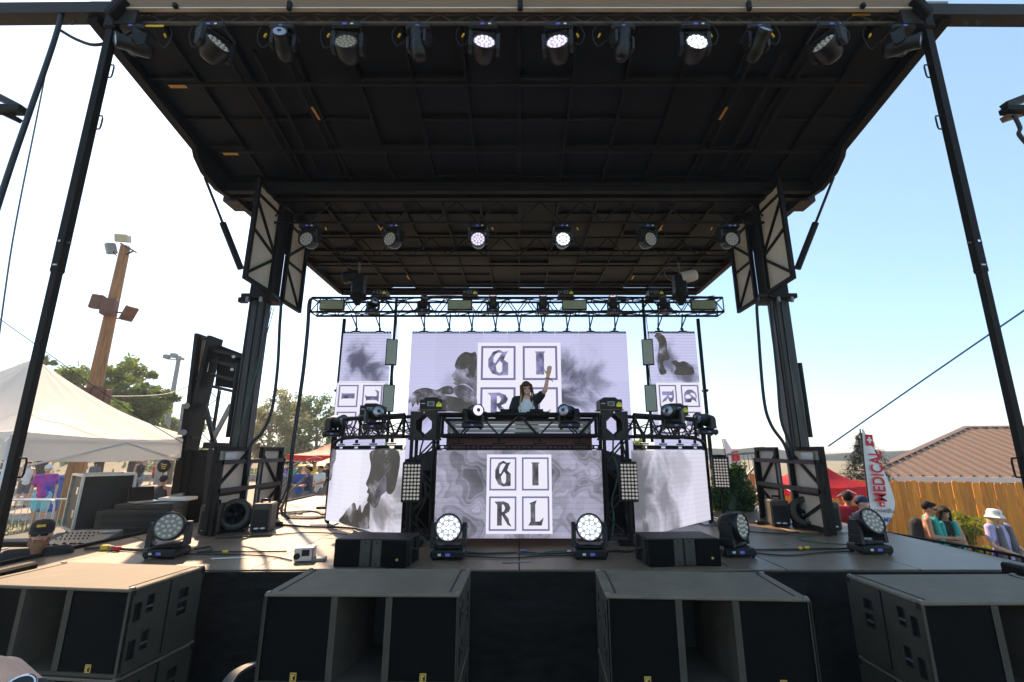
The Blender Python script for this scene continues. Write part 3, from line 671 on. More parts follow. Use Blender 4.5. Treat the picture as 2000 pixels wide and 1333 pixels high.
for k_, lo_, hi_ in (('image_shadow', .47, .70), ('image_shade', .44, .70)):     # the dark figures dissolve into smoke
    n = M[k_].node_tree; t = n.nodes.new('ShaderNodeTexNoise'); t.inputs['Scale'].default_value = 3.4; t.inputs['Detail'].default_value = 7; t.inputs['Roughness'].default_value = .62
    g = n.nodes.new('ShaderNodeNewGeometry'); n.links.new(g.outputs['Position'], t.inputs['Vector'])
    mr = n.nodes.new('ShaderNodeMapRange'); mr.inputs['From Min'].default_value = lo_; mr.inputs['From Max'].default_value = hi_; mr.inputs['To Max'].default_value = .95; n.links.new(t.outputs['Fac'], mr.inputs['Value'])
    tr = n.nodes.new('ShaderNodeBsdfTransparent'); mx = n.nodes.new('ShaderNodeMixShader'); n.links.new(mr.outputs[0], mx.inputs[0]); n.links.new(n.nodes['Principled BSDF'].outputs[0], mx.inputs[1]); n.links.new(tr.outputs[0], mx.inputs[2]); n.links.new(mx.outputs[0], n.nodes['Material Output'].inputs[0])

LET = {
 'G': [[(.90, .93), (.70, .90), (.52, .98), (.28, .90), (.10, .64), (.10, .36), (.26, .12), (.52, .04), (.90, .06), (.90, .50), (.72, .62), (.80, .80)], [(.50, .88), (.64, .86), (.38, .50), (.31, .52), (.31, .70), (.38, .82)], [(.40, .40), (.56, .58), (.66, .48), (.66, .20), (.56, .13), (.44, .20)]],
 'I': [[(.28, .92), (.72, .92), (.66, .85), (.66, .08), (.34, .08), (.34, .85)]],
 'R': [[(.08, .92), (.55, .93), (.80, .85), (.90, .70), (.82, .56), (.62, .48), (.80, .32), (.84, .18), (.95, .04), (.76, .10), (.60, .28), (.46, .46), (.46, .08), (.22, .08), (.22, .80)], [(.46, .82), (.55, .81), (.63, .70), (.57, .58), (.46, .55)]],
 'L': [[(.18, .86), (.56, .97), (.48, .82), (.48, .22), (.68, .22), (.90, .36), (.80, .08), (.12, .08), (.24, .22), (.24, .80)]]}
def logo(parent, mtx, wd, ht, lm, plate=True):
    """white lattice of four cells with one letter in each; mtx maps the plane (x right, y up, z towards the viewer)."""
    if plate: MB().prism([(-wd / 2, -ht / 2), (wd / 2, -ht / 2), (wd / 2, ht / 2), (-wd / 2, ht / 2)], mtx, .002).build('logo_plate', 'image_white', parent)
    cw, ch = wd / 2, ht / 2
    for ch_, i, j in (('G', 0, 1), ('I', 1, 1), ('R', 0, 0), ('L', 1, 0)):
        x0, y0 = -cw + i * cw, -ch + j * ch; e = cw * .085; f = cw * .05
        a = (x0 + e, y0 + e, x0 + cw - e, y0 + ch - e); c = (a[0] + f, a[1] + f, a[2] - f, a[3] - f)
        rect = lambda q: [(q[0], q[1]), (q[2], q[1]), (q[2], q[3]), (q[0], q[3])]
        MB().prism([rect(a), rect(c)], mtx @ Matrix.Translation((0, 0, .003)), .002).build('letter_frame', 'image_frame', parent)
        s = (c[2] - c[0]) * .82, (c[3] - c[1]) * .92; o = (c[0] + (c[2] - c[0]) * .09, c[1] + (c[3] - c[1]) * .04)
        MB().prism([[(o[0] + p[0] * s[0], o[1] + p[1] * s[1]) for p in lp] for lp in LET[ch_]], mtx @ Matrix.Translation((0, 0, .003)), .002).build('letter', lm, parent)
def plane_m(o, ux, nrm):   # x along ux, y up, z towards nrm
    ux, nrm = V(ux), V(nrm)
    return Matrix(((ux.x, 0, nrm.x, o[0]), (ux.y, 0, nrm.y, o[1]), (ux.z, 1, nrm.z, o[2]), (0, 0, 0, 1)))
def led_wall(name, label, A, ux, cols, rows, pw, ph, m, hang=True, bar_h=.07):
    """panels start at A (lower left seen from the audience), run along ux"""
    A, ux = V(A), V(ux).normalized(); nrm = V((ux.y, -ux.x, 0)); t = thing(name, label, 'screen', A)
    rot = Matrix((ux, -nrm, V((0, 0, 1)))).transposed()
    for i in range(cols):
        for j in range(rows):
            c = A + ux * (pw * (i + .5)) + V((0, 0, ph * (j + .5))) - nrm * .04
            MB().box(c, (pw - .0015, .08, ph - .0015), 0, rot, .002).build('led_panel', m, t)
    top = A + V((0, 0, ph * rows))
    for i in range(cols):
        c = top + ux * (pw * (i + .5)) + V((0, 0, bar_h * .45)) - nrm * .03
        b = MB(); b.box(c - V((0, 0, bar_h * .28)), (pw - .01, .035, .016), 0, rot); b.box(c + V((0, 0, bar_h * .12)), (pw - .01, .035, .014), 0, rot)
        for q in (-.45, -.32, -.2, .2, .32, .45): b.box(c + ux * (q * pw) - V((0, 0, bar_h * .08)), (.02, .035, bar_h * .4), 0, rot)
        b.box(c + V((0, 0, bar_h * .35)), (pw * .32, .035, .018), 0, rot); b.build('rigging_bar', 'black_steel', t)
        if hang:
            q = c + V((0, 0, bar_h * .5)); 
            MB().tube(q, q + V((0, 0, .05)), .022, 8).build('shackle', 'black_steel', t)
    return t, nrm
YS = 9.23
zb = ZC - .62
A = V((-2.25, YS, zb))
screen_mat('screen_main', A, (1, 0, 0), (0.66, 0.65, 0.95), [(3.36, 2.15, .62, .75, .92), (3.78, 2.15, .5, .45, .7), (3.3, 1.72, .7, .5, .95), (2.95, 2.5, .5, .4, .45), (.35, 1.35, .6, .4, .5), (1.05, 1.75, .5, .45, .3)], LS * 1.05, (0.055, 0.05, 0.085), .10, wash=-.03)
ts, nr = led_wall('led_screen', 'wide hanging LED screen behind the performer showing letters and smoke', A, (1, 0, 0), 9, 3, .5, 1.0, 'screen_main')
lm = plane_m((0, YS - .004, 1.32 + ZC), (1, 0, 0), (0, -1, 0))
logo(ts, lm, 1.72, 1.72, 'image_letter')
def soft(P, k=4):
    n = len(P); outp = []
    for i in range(n):
        p0, p1, p2, p3 = (V((*P[(i + j) % n], 0)) for j in (-1, 0, 1, 2))
        for j in range(k):
            q = j / k; r = 0.5 * ((2 * p1) + (p2 - p0) * q + (2 * p0 - 5 * p1 + 4 * p2 - p3) * q * q + (3 * p1 - p0 - 3 * p2 + p3) * q ** 3); outp.append((r.x, r.y))
    return outp
def fig(parent, pts, Y, m='image_shadow', dz=.003, name='screen_figure'):
    P = [at(x, y, Y) for x, y in pts]
    MB().prism(soft([(p.x, p.z) for p in P]), Matrix(((1, 0, 0, 0), (0, 0, -1, Y - dz), (0, 1, 0, 0), (0, 0, 0, 1))), .002).build(name, m, parent)
# profile head and stretched arm on the wide screen
fig(ts, [(931, 694), (920, 690), (908, 688), (896, 696), (890, 708), (888, 716), (890, 722), (882, 734), (886, 738), (885, 742), (889, 745), (886, 749), (892, 753), (902, 750), (912, 752), (924, 762), (931, 775)], YS, 'image_shade', .003, 'portrait_shade')
fig(ts, [(931, 692), (920, 690), (908, 688), (898, 696), (891, 706), (889, 714), (894, 722), (904, 722), (912, 720), (916, 728), (910, 734), (918, 740), (926, 736), (931, 716)], YS, 'image_shadow', .006)
fig(ts, [(799, 778), (806, 768), (818, 760), (834, 758), (852, 762), (866, 756), (878, 754), (886, 760), (884, 770), (868, 772), (900, 778), (928, 788), (931, 806), (880, 804), (840, 798), (822, 786), (816, 792), (812, 786), (806, 796), (803, 786), (798, 788)], YS, 'image_shadow', .004)
fig(ts, [(890, 755), (905, 752), (925, 765), (931, 790), (900, 780), (885, 765)], YS, 'image_shade', .008, 'portrait_shade')
# side screens
A = V((-3.68, YS, zb)); XL = A
screen_mat('screen_left', A, (1, 0, 0), (0.66, 0.66, 0.95), [(.42, 2.4, .52, .55, .95), (.62, 2.22, .45, .45, .95)], LS, (0.09, 0.085, 0.15), .22, nscale=2.4)
ts, nr = led_wall('led_screen', 'narrow hanging LED screen with sideways letters nearest the white tent', A, (1, 0, 0), 2, 3, .5, 1.0, 'screen_left')
MB().prism([(.0, .0), (1.0, 0), (1.0, .02), (0, .02)], plane_m((A.x, YS - .004, A.z + 1.97), (1, 0, 0), (0, -1, 0)), .002).build('logo_rule', 'image_white', ts)
logo(ts, plane_m((A.x + .46, YS - .004, A.z + 1.42), (1, 0, 0), (0, -1, 0)) @ Matrix.Rotation(R(90), 4, 'Z'), 1.08, .98, 'image_letter', True)
A = V((2.69, YS, zb))
screen_mat('screen_right', A, (1, 0, 0), (0.66, 0.66, 0.95), [(.40, 2.4, .34, .55, .85), (.7, 2.12, .42, .3, .9)], LS, (0.09, 0.085, 0.13), .22, nscale=2.4)
ts, nr = led_wall('led_screen', 'narrow hanging LED screen showing a raised arm nearest the medical flag', A, (1, 0, 0), 2, 3, .5, 1.0, 'screen_right')
logo(ts, plane_m((A.x + .55, YS - .004, A.z + 1.42), (1, 0, 0), (0, -1, 0)) @ Matrix.Rotation(R(-90), 4, 'Z'), 1.08, .90, 'image_letter')
fig(ts, [(1278, 657), (1284, 651), (1296, 656), (1302, 668), (1303, 684), (1308, 698), (1304, 704), (1296, 706), (1296, 716), (1302, 728), (1290, 732), (1284, 712), (1285, 690), (1287, 672), (1282, 662)], YS, 'image_shadow', .004)
fig(ts, [(1311, 708), (1320, 704), (1326, 708), (1336, 706), (1350, 714), (1355, 722), (1352, 732), (1318, 732), (1320, 718)], YS, 'image_shadow', .004)
# low screens round the booth
zlo = ZC - 1.0
A = V((-1.0, 5.7, zlo))
screen_mat('screen_booth', A, (1, 0, 0), (0.70, 0.67, 0.90), [], LS, (0.055, 0.05, 0.055), .13, contour=True)
ts, nr = led_wall('booth_screen', 'LED screen on the booth front with four white framed letters', A, (1, 0, 0), 4, 1, .5, 1.0, 'screen_booth', bar_h=.1)
logo(ts, plane_m((0.0, 5.696, zlo + .50), (1, 0, 0), (0, -1, 0)), .78, .90, 'image_letter_dark')
a0 = V((-2.86, 7.15, zlo)); a1 = V((-1.46, 5.72, zlo)); ux = (a1 - a0).normalized()
screen_mat('screen_wing_a', a0, ux, (0.88, 0.85, 0.98), [(1.9, .55, .45, .4, .7), (1.6, .25, .55, .3, .8), (.05, .6, .16, .5, .25), (1.0, .1, .5, .3, .6)], LS * 1.1, (0.07, 0.062, 0.055), .05, nscale=2.6)
ts, nr = led_wall('booth_screen', 'slanted LED wing screen with dark profile and hand beside the left monitor', a0, ux, 4, 1, .5, 1.0, 'screen_wing_a', bar_h=.1)
def fig2(parent, pts, o, ux, nrm, m, dz):
    MB().prism(soft(pts), Matrix.Translation(V(nrm) * dz) @ plane_m(o, ux, nrm), .002).build('screen_figure', m, parent)
fig2(ts, [(1.28, .99), (1.98, .99), (1.98, .62), (1.90, .50), (1.80, .48), (1.66, .55), (1.60, .40), (1.52, .30), (1.42, .30), (1.34, .34), (1.26, .36), (1.30, .44), (1.24, .47), (1.27, .52), (1.20, .57), (1.27, .68), (1.30, .80)], a0, ux, nr, 'image_shadow', .004)
fig2(ts, [(.5, .02), (.62, .14), (.80, .27), (.92, .31), (1.0, .22), (1.08, .30), (1.14, .20), (1.22, .30), (1.34, .34), (1.36, .1), (1.3, .02)], a0, ux, nr, 'image_shadow', .004)
fig2(ts, [(.0, .99), (.16, .99), (.17, .86), (.10, .78), (.10, .62), (.05, .56), (.0, .6)], a0, ux, nr, 'image_shade', .004)
fig2(ts, [(1.40, .36), (1.56, .60), (1.70, .70), (1.75, .52), (1.62, .44), (1.50, .30)], a0, ux, nr, 'image_shade', .007)
a0 = V((1.44, 5.74, zlo)); a1 = V((2.82, 7.15, zlo)); ux = (a1 - a0).normalized()
screen_mat('screen_wing_b', a0, ux, (0.84, 0.81, 0.96), [(.0, .5, .85, 1.4, .9), (.6, .5, .55, 1.2, .72), (.15, .1, .6, .7, .95), (1.05, .7, .6, .7, .4)], LS, (0.085, 0.08, 0.095), .09, nscale=1.8)
led_wall('booth_screen', 'slanted LED wing screen with pale smoke beside the right monitor', a0, ux, 4, 1, .5, 1.0, 'screen_wing_b', bar_h=.1)

# hanging truss over the screens
tb = truss('screen_truss', 'black box truss hanging behind the stage over the LED screens', (-4.22, 8.95, 4.92), (4.14, 8.95, 4.92), .30, .30, 20, .024, .011)
for x in [829, 878, 922, 968, 1014, 1060, 1108, 1152, 1201, 697, 742, 1285, 1331]:
    p = at(x, 642, 9.2); q = V((p.x, 8.95, 4.92))
    b = MB(); b.path([q + V((-.05, 0, 0)), q.lerp(p, .55) + V((-.02, 0, 0)), p], .014, 6); b.path([q + V((.05, 0, 0)), q.lerp(p, .55) + V((.02, 0, 0)), p], .014, 6)
    b.ell(p + V((0, 0, -.01)), .03, 8, 6); b.build('hanger_strap', 'black_steel', tb)
rnd = random.Random(21)
for k in range(9):     # cable runs lying in the truss
    z = 4.92 + rnd.choice([.03, .29, .33]); pts = [V((-4.2 + 8.2 * i / 18, 8.95 + rnd.uniform(-.12, .12), z + rnd.uniform(-.02, .035))) for i in range(19)]
    if k > 4: pts = pts[:7] if k % 2 else pts[11:]
    MB().path(bez(pts, 4), .010, 5).build('cable', 'cable', tb)
# chain hoists
for sx, nm in ((-1, 'black chain hoist with cloth bag holding the truss end by the tent side'), (1, 'black chain hoist with pale chain bag holding the other truss end')):
    p = at(1014 + sx * 317, 560, 8.7)
    t = thing('chain_hoist', nm, 'hoist', (p.x, 8.8, 5.2))
    MB().box((p.x, 8.8, 5.5), (.24, .24, .42), 0, None, .03).build('motor_body', 'black_plastic', t)
    MB().lathe([(.0, -.16), (.11, -.16), (.12, -.1), (.12, .1), (.10, .16), (0, .16)], Matrix.Translation((p.x - (.16 if sx < 0 else -.18), 8.75, 5.66)) @ Matrix.Rotation(R(78), 4, 'Y'), 16).build('chain_bag', 'black_plastic' if sx < 0 else 'cloth_white', t)
    zt = 6.02
    for k in range(9): MB().ell((p.x + .012 * (-1) ** k, 8.75, 5.74 + k * (zt - 5.74) / 9), (.014, .012, .026), 6, 5).build('chain_link', 'grey_steel', t)
    MB().box((p.x, 8.72, zt), (.10, .09, .12), 0, None, .02).build('beam_clamp', 'black_steel', t)
    MB().path(bez([(p.x - .06, 8.7, 5.75), (p.x - .22 * 1, 8.7, 5.85), (p.x - .32, 8.7, 5.7), (p.x - .2, 8.7, 5.55), (p.x, 8.7, 5.5)], 6), .009, 6).build('hoist_cable', 'cable_grey', t)
    MB().prism([(-.17, .0), (.17, 0), (.04, -.22), (-.04, -.22)], Matrix.Translation((p.x, 8.83, 5.28)) @ Matrix.Rotation(R(90), 4, 'X'), .06).build('sling_plate', 'black_steel', t)
# poles behind the narrow screens, bundle of cables at the truss end
for sx, nm in ((-1, 'tall thin black pole behind the screen nearest the tent'), (1, 'tall thin black pole behind the screen nearest the flag')):
    p = at(1014 - 349 if sx < 0 else 1371, 700, 9.4)
    t = thing('screen_pole', nm, 'pole', (p.x, 9.42, DZ))
    MB().tube((p.x, 9.42, DZ), (p.x, 9.42, 4.95), .038, 10).build('tube', 'black_steel', t)
    MB().box((p.x, 9.42, DZ + .02), (.3, .3, .04), 0, None, .005).build('foot', 'black_steel', t)
    MB().box((p.x, 9.4, 3.4), (.1, .1, .05)).build('clamp', 'black_steel', t)
t = thing('cable_drop', 'thick bundle of black cables dropping from the truss end to the floor', 'cable', at(566, 990, 8.2))
for k in range(5):
    o = V((rnd.uniform(-.035, .035), rnd.uniform(-.03, .03), 0))
    pts = [at(640, 583, 8.8), at(615, 583, 8.8), at(606, 592, 8.75), at(603, 640, 8.7), at(595, 720, 8.6), at(584, 800, 8.5), at(573, 880, 8.4), at(566, 950, 8.3)]
    e = atz(560 + rnd.uniform(-26, 20), 1000 + rnd.uniform(-8, 14), DZ + .02)
    MB().path(bez([p + o for p in pts] + [e, e + V((rnd.uniform(-.4, .5), rnd.uniform(-.3, .3), 0))], 5), .016, 6).build('cable', 'cable', t)

# ================================================================== LIGHTS AND EFFECTS
RX = lambda a: Matrix.Rotation(a, 4, 'X')
def wash_proto():
    t = thing('wash_light', 'x', 'stage light', (0, 0, 0), None, False)
    b = MB(); b.box((0, 0, .05), (.32, .25, .075), 0, None, .018); b.box((0, -.122, .05), (.24, .012, .05), 0, None, .004)
    for x in (-.13, .13):
        for y in (-.09, .09): b.tube((x, y, 0), (x, y, .02), .016, 8)
    base = b.build('base', 'fixture', t)
    MB().box((.01, -.1295, .052), (.045, .003, .024)).build('display', 'display', base)
    MB().box((-.07, -.1295, .052), (.03, .003, .02)).build('badge', 'label_white', base)
    b = MB(); b.box((0, 0, .108), (.24, .15, .036), 0, None, .012)
    for s in (-1, 1):
        b.prism([(-.075, .10), (.075, .10), (.06, .20), (.052, .30), (.02, .325), (-.03, .325), (-.062, .29), (-.068, .20)], Matrix(((0, 0, 1, s * .152 - .021), (1, 0, 0, 0), (0, 1, 0, 0), (0, 0, 0, 1))), .042)
        b.prism([(-.12, .092), (-.176, .165), (-.172, .19), (-.10, .124)] if s < 0 else [(.12, .092), (.10, .124), (.172, .19), (.176, .165)], Matrix(((1, 0, 0, 0), (0, 0, -1, .055), (0, 1, 0, 0), (0, 0, 0, 1))), .11)
    b.build('yoke', 'fixture', t)
    h = MB(); m = RX(R(90))
    h.lathe([(.02, -.135), (.075, -.13), (.105, -.10), (.122, -.05), (.128, .02), (.132, .075), (.132, .105), (.122, .108), (.118, .092), (.02, .090)], m, 26)
    h.tube((-.15, 0, 0), (.15, 0, 0), .03, 10); ho = h.build('head', 'fixture', t); ho.location = (0, 0, .275)
    l = MB(); l.lathe([(.0, .094), (.116, .094)], m, 24, 1)
    pts = [(0, 0)] + [(.047 * math.cos(k * math.pi / 3), .047 * math.sin(k * math.pi / 3)) for k in range(6)] + [(.092 * math.cos(k * math.pi / 6 + .26), .092 * math.sin(k * math.pi / 6 + .26)) for k in range(12)]
    for x, y in pts: l.lathe([(.0185, .094), (.0165, .100), (.010, .105), (.0, .107)], m @ Matrix.Translation((x, y, 0)), 10)
    l.build('lens', ['lens_off', 'lens_ring'], ho)
    return t
def spot_proto():
    t = thing('spot_light', 'x', 'stage light', (0, 0, 0), None, False)
    b = MB(); b.box((0, 0, .05), (.27, .21, .07), 0, None, .016); b.box((0, -.104, .05), (.2, .01, .045), 0, None, .004)
    for x in (-.1, .1):
        for y in (-.07, .07): b.tube((x, y, 0), (x, y, .02), .014, 8)
    base = b.build('base', 'fixture', t); MB().box((.0, -.1105, .052), (.04, .003, .02)).build('display', 'display', base)
    b = MB(); b.box((0, 0, .10), (.20, .12, .03), 0, None, .01)
    for s in (-1, 1): b.prism([(-.06, .095), (.06, .095), (.05, .24), (.02, .265), (-.02, .265), (-.05, .24)], Matrix(((0, 0, 1, s * .115 - .018), (1, 0, 0, 0), (0, 1, 0, 0), (0, 0, 0, 1))), .036)
    b.build('yoke', 'fixture', t)
    h = MB(); m = RX(R(90)); h.lathe([(.01, -.16), (.06, -.155), (.085, -.12), (.092, -.04), (.088, .03), (.075, .05), (.078, .13), (.082, .175), (.076, .178), (.070, .168), (.01, .166)], m, 22)
    h.tube((-.115, 0, 0), (.115, 0, 0), .028, 10); ho = h.build('head', 'fixture', t); ho.location = (0, 0, .22)
    l = MB(); l.lathe([(.069, .169), (.055, .176), (.03, .181), (.0, .183)], m, 20); l.lathe([(.025, .1815), (.012, .186), (0, .187)], m, 14, 1); l.build('lens', ['lens_clear', 'black_gloss'], ho)
    return t
PW_, PS_ = wash_proto(), spot_proto()
TW, TS = tree_of(PW_), tree_of(PS_)
used = {}; rl = random.Random(90)
def light(proto, label, loc, hang, pan, tilt, lens=None, group=None, scale=1.0, clamp=True, rot=None):
    tr = TW if proto is PW_ else TS
    if proto.name not in used: used[proto.name] = 1; t = proto; ch = tr
    else: t = copy_tree(proto, tr)
    t.location = loc; t.scale = (scale,) * 3
    t.rotation_euler = rot if rot else ((0, math.pi, 0) if hang else (0, 0, 0))
    tag(t, label, 'stage light', group)
    for c in kids(t):
        nm = c.name.split('.')[0]
        if nm == 'yoke': c.rotation_euler = (0, 0, R(pan))
        if nm == 'head':
            c.rotation_euler = (R(tilt), 0, R(pan))
            for l in kids(c):
                if lens and l.name.startswith('lens'):
                    l.material_slots[0].link = 'OBJECT'; l.material_slots[0].material = M[lens]
                    if lens in ('lens_lit', 'lens_violet') and proto is PW_: l.material_slots[1].link = 'OBJECT'; l.material_slots[1].material = M['lens_glow']
    if hang and clamp:
        b = MB(); b.tube((0, 0, -.02), (0, 0, .02), .03, 8); b.box((0, 0, -.045), (.03, .05, .07)); b.lathe([(.03, -.02), (.03, .02)], Matrix.Translation((0, 0, -.085)) @ RX(R(90)) , 12); b.build('clamp', 'dark_steel', t)
        k_ = rl.choice((-1, 1)); a_ = rl.uniform(.16, .30); MB().path(bez([(k_ * .14, .06, .06), (k_ * (.2 + a_ * .3), .05, .06 + a_ * .5), (k_ * (.24 + a_ * .4), .04, .02), (k_ * (.16 + a_ * .5), .02, -.11)], 5), .007, 5).build('power_lead', 'cable', t)
        MB().box((k_ * (.18 + a_ * .3), .05, .02), (.018, .018, .05), 0, Matrix.Rotation(k_ * .4, 3, 'Y')).build('lead_tag', 'connector_yellow', t)
    return t
# front roof truss: wash and spot heads take turns
FR = [('s', 275, 40, -15, None), ('w', 427, -60, 30, 'lens_dim'), ('s', 560, -12, 10, None), ('w', 685, -5, 12, 'lens_off'), ('s', 820, 25, 75, None), ('w', 946, -8, 12, 'lens_violet'),
      ('w', 1089, 12, 12, 'lens_violet'), ('s', 1213, -25, 75, None), ('w', 1350, 0, 8, 'lens_lit'), ('s', 1472, -10, 25, None), ('w', 1608, 62, 30, 'lens_dim'), ('s', 1748, -45, -15, None)]
for k, (ty, x, pan, tilt, ln) in enumerate(FR):
    p = at(x, 47, 4.27)
    light(PW_ if ty == 'w' else PS_, ('black wash light' if ty == 'w' else 'black spot light') + ', %s from the tent side on the front roof truss' % ORD[k], (p.x, 4.27, 6.915), True, pan, tilt, ln, 'lights on the front roof truss', 1.02)
for k, (x, ln, pan, tilt) in enumerate(((608, 'lens_dim', 8, -4), (770, 'lens_dim', 22, -2), (935, 'lens_violet', 0, -4), (1098, 'lens_lit', 0, -4), (1262, 'lens_dim', -22, -2), (1420, 'lens_dim', -6, -4))):
    p = at(x, 440, 7.1)
    light(PW_, 'black wash light, %s from the tent side on the truss between the towers' % ORD[k], (p.x, 7.1, 5.92), True, pan, tilt, ln, 'lights on the middle truss', 1.0)
for k, (x, pan, tilt, ln) in enumerate(((730, 30, 10, None), (828, 20, 40, None), (963, 0, 62, 'lens_violet'), (1060, 0, 62, 'lens_violet'), (1197, -10, 55, 'lens_violet'), (1295, -25, 50, None))):
    p = at(x, 585, 8.75)
    light(PS_, 'black spot light, %s from the tent side inside the truss over the screens' % ORD[k], (p.x, 8.74, 4.86), False, pan, -tilt, ln, 'lights in the screen truss', .95)
# deck row of five wash heads
for x, y, pan, tilt, ln, nm in ((325, 1088, 22, -12, 'lens_dim', 'near the mixing desk'), (876, 1090, 2, -8, 'lens_lit', 'in front of the booth letter R'), (1152, 1089, -4, -8, 'lens_lit', 'in front of the booth letter L'), (1437, 1085, 40, -6, 'lens_dim', 'behind the right floor monitor'), (1700, 1080, 14, -26, 'lens_dim', 'beneath the medical flag')):
    p = atz(x, y, DZ + .002)
    light(PW_, 'black wash light standing on the stage floor ' + nm, p, False, pan, tilt, ln, 'wash lights on the stage floor', 1.08)

# lasers: black boxes with a yellow triangle
def laser(label, p, s=1.0, rz=0.0):
    t = thing('laser_projector', label, 'laser', p, 'laser boxes', False); t.rotation_euler = (0, 0, rz); t.scale = (s, s, s)
    b = MB(); b.prism([(-.17, 0), (.17, 0), (.17, .15), (-.17, .15)], Matrix(((1, 0, 0, 0), (0, 0, -1, .18), (0, 1, 0, .012), (0, 0, 0, 1))), .34); b.prism([(-.13, .162), (.12, .162), (.08, .2), (-.10, .2)], Matrix(((1, 0, 0, 0), (0, 0, -1, .15), (0, 1, 0, 0), (0, 0, 0, 1))), .26); b.build('housing', 'black_plastic', t)
    b = MB(); b.box((0, -.165, .095), (.11, .012, .075), 0, None, .003); b.build('bezel', 'grey_steel', t)
    MB().box((0, -.173, .095), (.07, .006, .045)).build('aperture', 'black_gloss', t)
    MB().prism([(.082, .05), (.165, .05), (.165, .09), (.124, .13), (.082, .09)], Matrix(((1, 0, 0, 0), (0, 0, -1, -.162), (0, 1, 0, 0), (0, 0, 0, 1))), .003).build('warning_triangle', 'warn_yellow', t)
    MB().prism([(.118, .085), (.130, .085), (.127, .112), (.121, .112)], Matrix(((1, 0, 0, 0), (0, 0, -1, -.1655), (0, 1, 0, 0), (0, 0, 0, 1))), .002).build('warning_mark', 'black_gloss', t)
    MB().box((-.12, -.1625, .10), (.06, .002, .008)).build('badge', 'label_white', t)
    b = MB(); b.box((0, 0, .006), (.4, .3, .011)); b.build('board', 'fascia', t)
    return t
for x, nm in ((742, 'first'), (918, 'second'), (1105, 'third'), (1280, 'fourth')):
    p = at(x, 582, 8.85); laser('black laser box with yellow triangle, %s from the tent side on the screen truss' % nm, (p.x, 8.9, 5.245), .85)

# flat grey panel lights in the truss and on the drop pipes
def panel_light(label, c, wd, ht, face, rz=0.0, pipe=None):
    t = thing('panel_light', label, 'panel light', c, 'flat panel lights', False); t.rotation_euler = (0, 0, rz)
    MB().box((0, .03, 0), (wd, .07, ht), 0, None, .008).build('housing', 'black_plastic', t)
    MB().box((0, -.007, 0), (wd - .035, .006, ht - .035), 0, None, .002).build('face', face, t)
    return t
for x, nm in ((648, 'at the tent end of the screen truss'), (898, 'in the screen truss, second from the tent end'), (1122, 'in the screen truss, second from the flag end'), (1374, 'at the flag end of the screen truss')):
    p = at(x, 599, 8.78); panel_light('wide greenish grey panel light ' + nm, (p.x, 8.77, 5.06), .5, .21, 'panel_face_back')
for sx in (-1, 1):
    side = 'near the screen nearest the tent' if sx < 0 else 'near the screen nearest the flag'
    pa = at(1014 - 249 if sx < 0 else 1265, 688, 8.75); pb_ = at(755 if sx < 0 else 1270, 778, 8.75)
    t = thing('drop_pipe', 'thin black pipe hanging from the truss ' + side, 'pipe', (pa.x, 8.85, 3.0))
    MB().tube((pa.x, 8.85, 2.35), (pa.x, 8.85, 5.25), .03, 10).build('tube', 'black_steel', t)
    MB().path(bez([(pa.x + .03, 8.83, 4.9), (pa.x + .07, 8.82, 4.2), (pa.x + .03, 8.83, 3.7), (pa.x + .06, 8.82, 3.3)], 6), .008, 5).build('cable', 'cable_grey', t)
    panel_light('upright grey panel light, upper one on the pipe ' + side, (pa.x, 8.74, pa.z), .22, .52, 'panel_face', sx * -.25)
    panel_light('upright grey panel light, lower one on the pipe ' + side, (pa.x, 8.74, pb_.z), .22, .52, 'panel_face', sx * -.25)

# ================================================================== BOOTH
YT = 6.05
def box_truss_leg(t, x, y, z0, z1, s):
    for a in (-s / 2, s / 2):
        for c in (-s / 2, s / 2): MB().tube((x + a, y + c, z0), (x + a, y + c, z1), .024, 10).build('chord', 'black_steel', t)
    n = 4; h = (z1 - z0) / n
    for k in range(n):
        for c in (-s / 2, s / 2):
            q = 1 if k % 2 else -1
            MB().tube((x - q * s / 2, y + c, z0 + k * h), (x + q * s / 2, y + c, z0 + (k + 1) * h), .012, 6).build('brace', 'dark_steel', t)
        MB().tube((x + s / 2, y - s / 2, z0 + k * h), (x + s / 2, y + s / 2, z0 + (k + 1) * h), .012, 6).build('brace', 'dark_steel', t)
    MB().bb((x - s / 2 - .03, y - s / 2 - .03, z0), (x + s / 2 + .03, y + s / 2 + .03, z0 + .012)).build('base_plate', 'grey_steel', t)
def corner_block(t, x, y, z, s):
    for (nx_, ny_) in ((0, -1), (-1, 0), (1, 0), (0, 1)):
        o = V((x + nx_ * s / 2, y + ny_ * s / 2, z)); m = Matrix(((1 if ny_ else 0, 0, nx_, o.x), (1 if nx_ else 0, 0, ny_, o.y), (0, 1, 0, o.z), (0, 0, 0, 1)))
        h = s / 2 + .03
        for ax, ay in ((-1, -1), (1, -1), (1, 1), (-1, 1)):
            MB().prism([(ax * h, ay * h), (ax * h * .05, ay * h), (ax * h * .05, ay * h * .78), (ax * h * .62, ay * h * .25), (ax * h * .62, 0), (ax * h, 0)], m, .02).build('gusset_plate', 'dark_steel', t)
t = thing('booth_truss', 'black box truss frame standing round the performer booth', 'truss', (0, YT, DZ))
S = .29; z0, z1 = 2.385, 2.66; XC = 1.25
for sx in (-1, 1):
    box_truss_leg(t, sx * XC, YT + S / 2, DZ, 2.33, S)
    corner_block(t, sx * XC, YT + S / 2, (z0 + z1) / 2, S)
    MB().box((sx * XC, YT + S / 2, 2.345), (S + .08, S + .08, .03), 0, None, .004).build('top_plate', 'dark_steel', t)
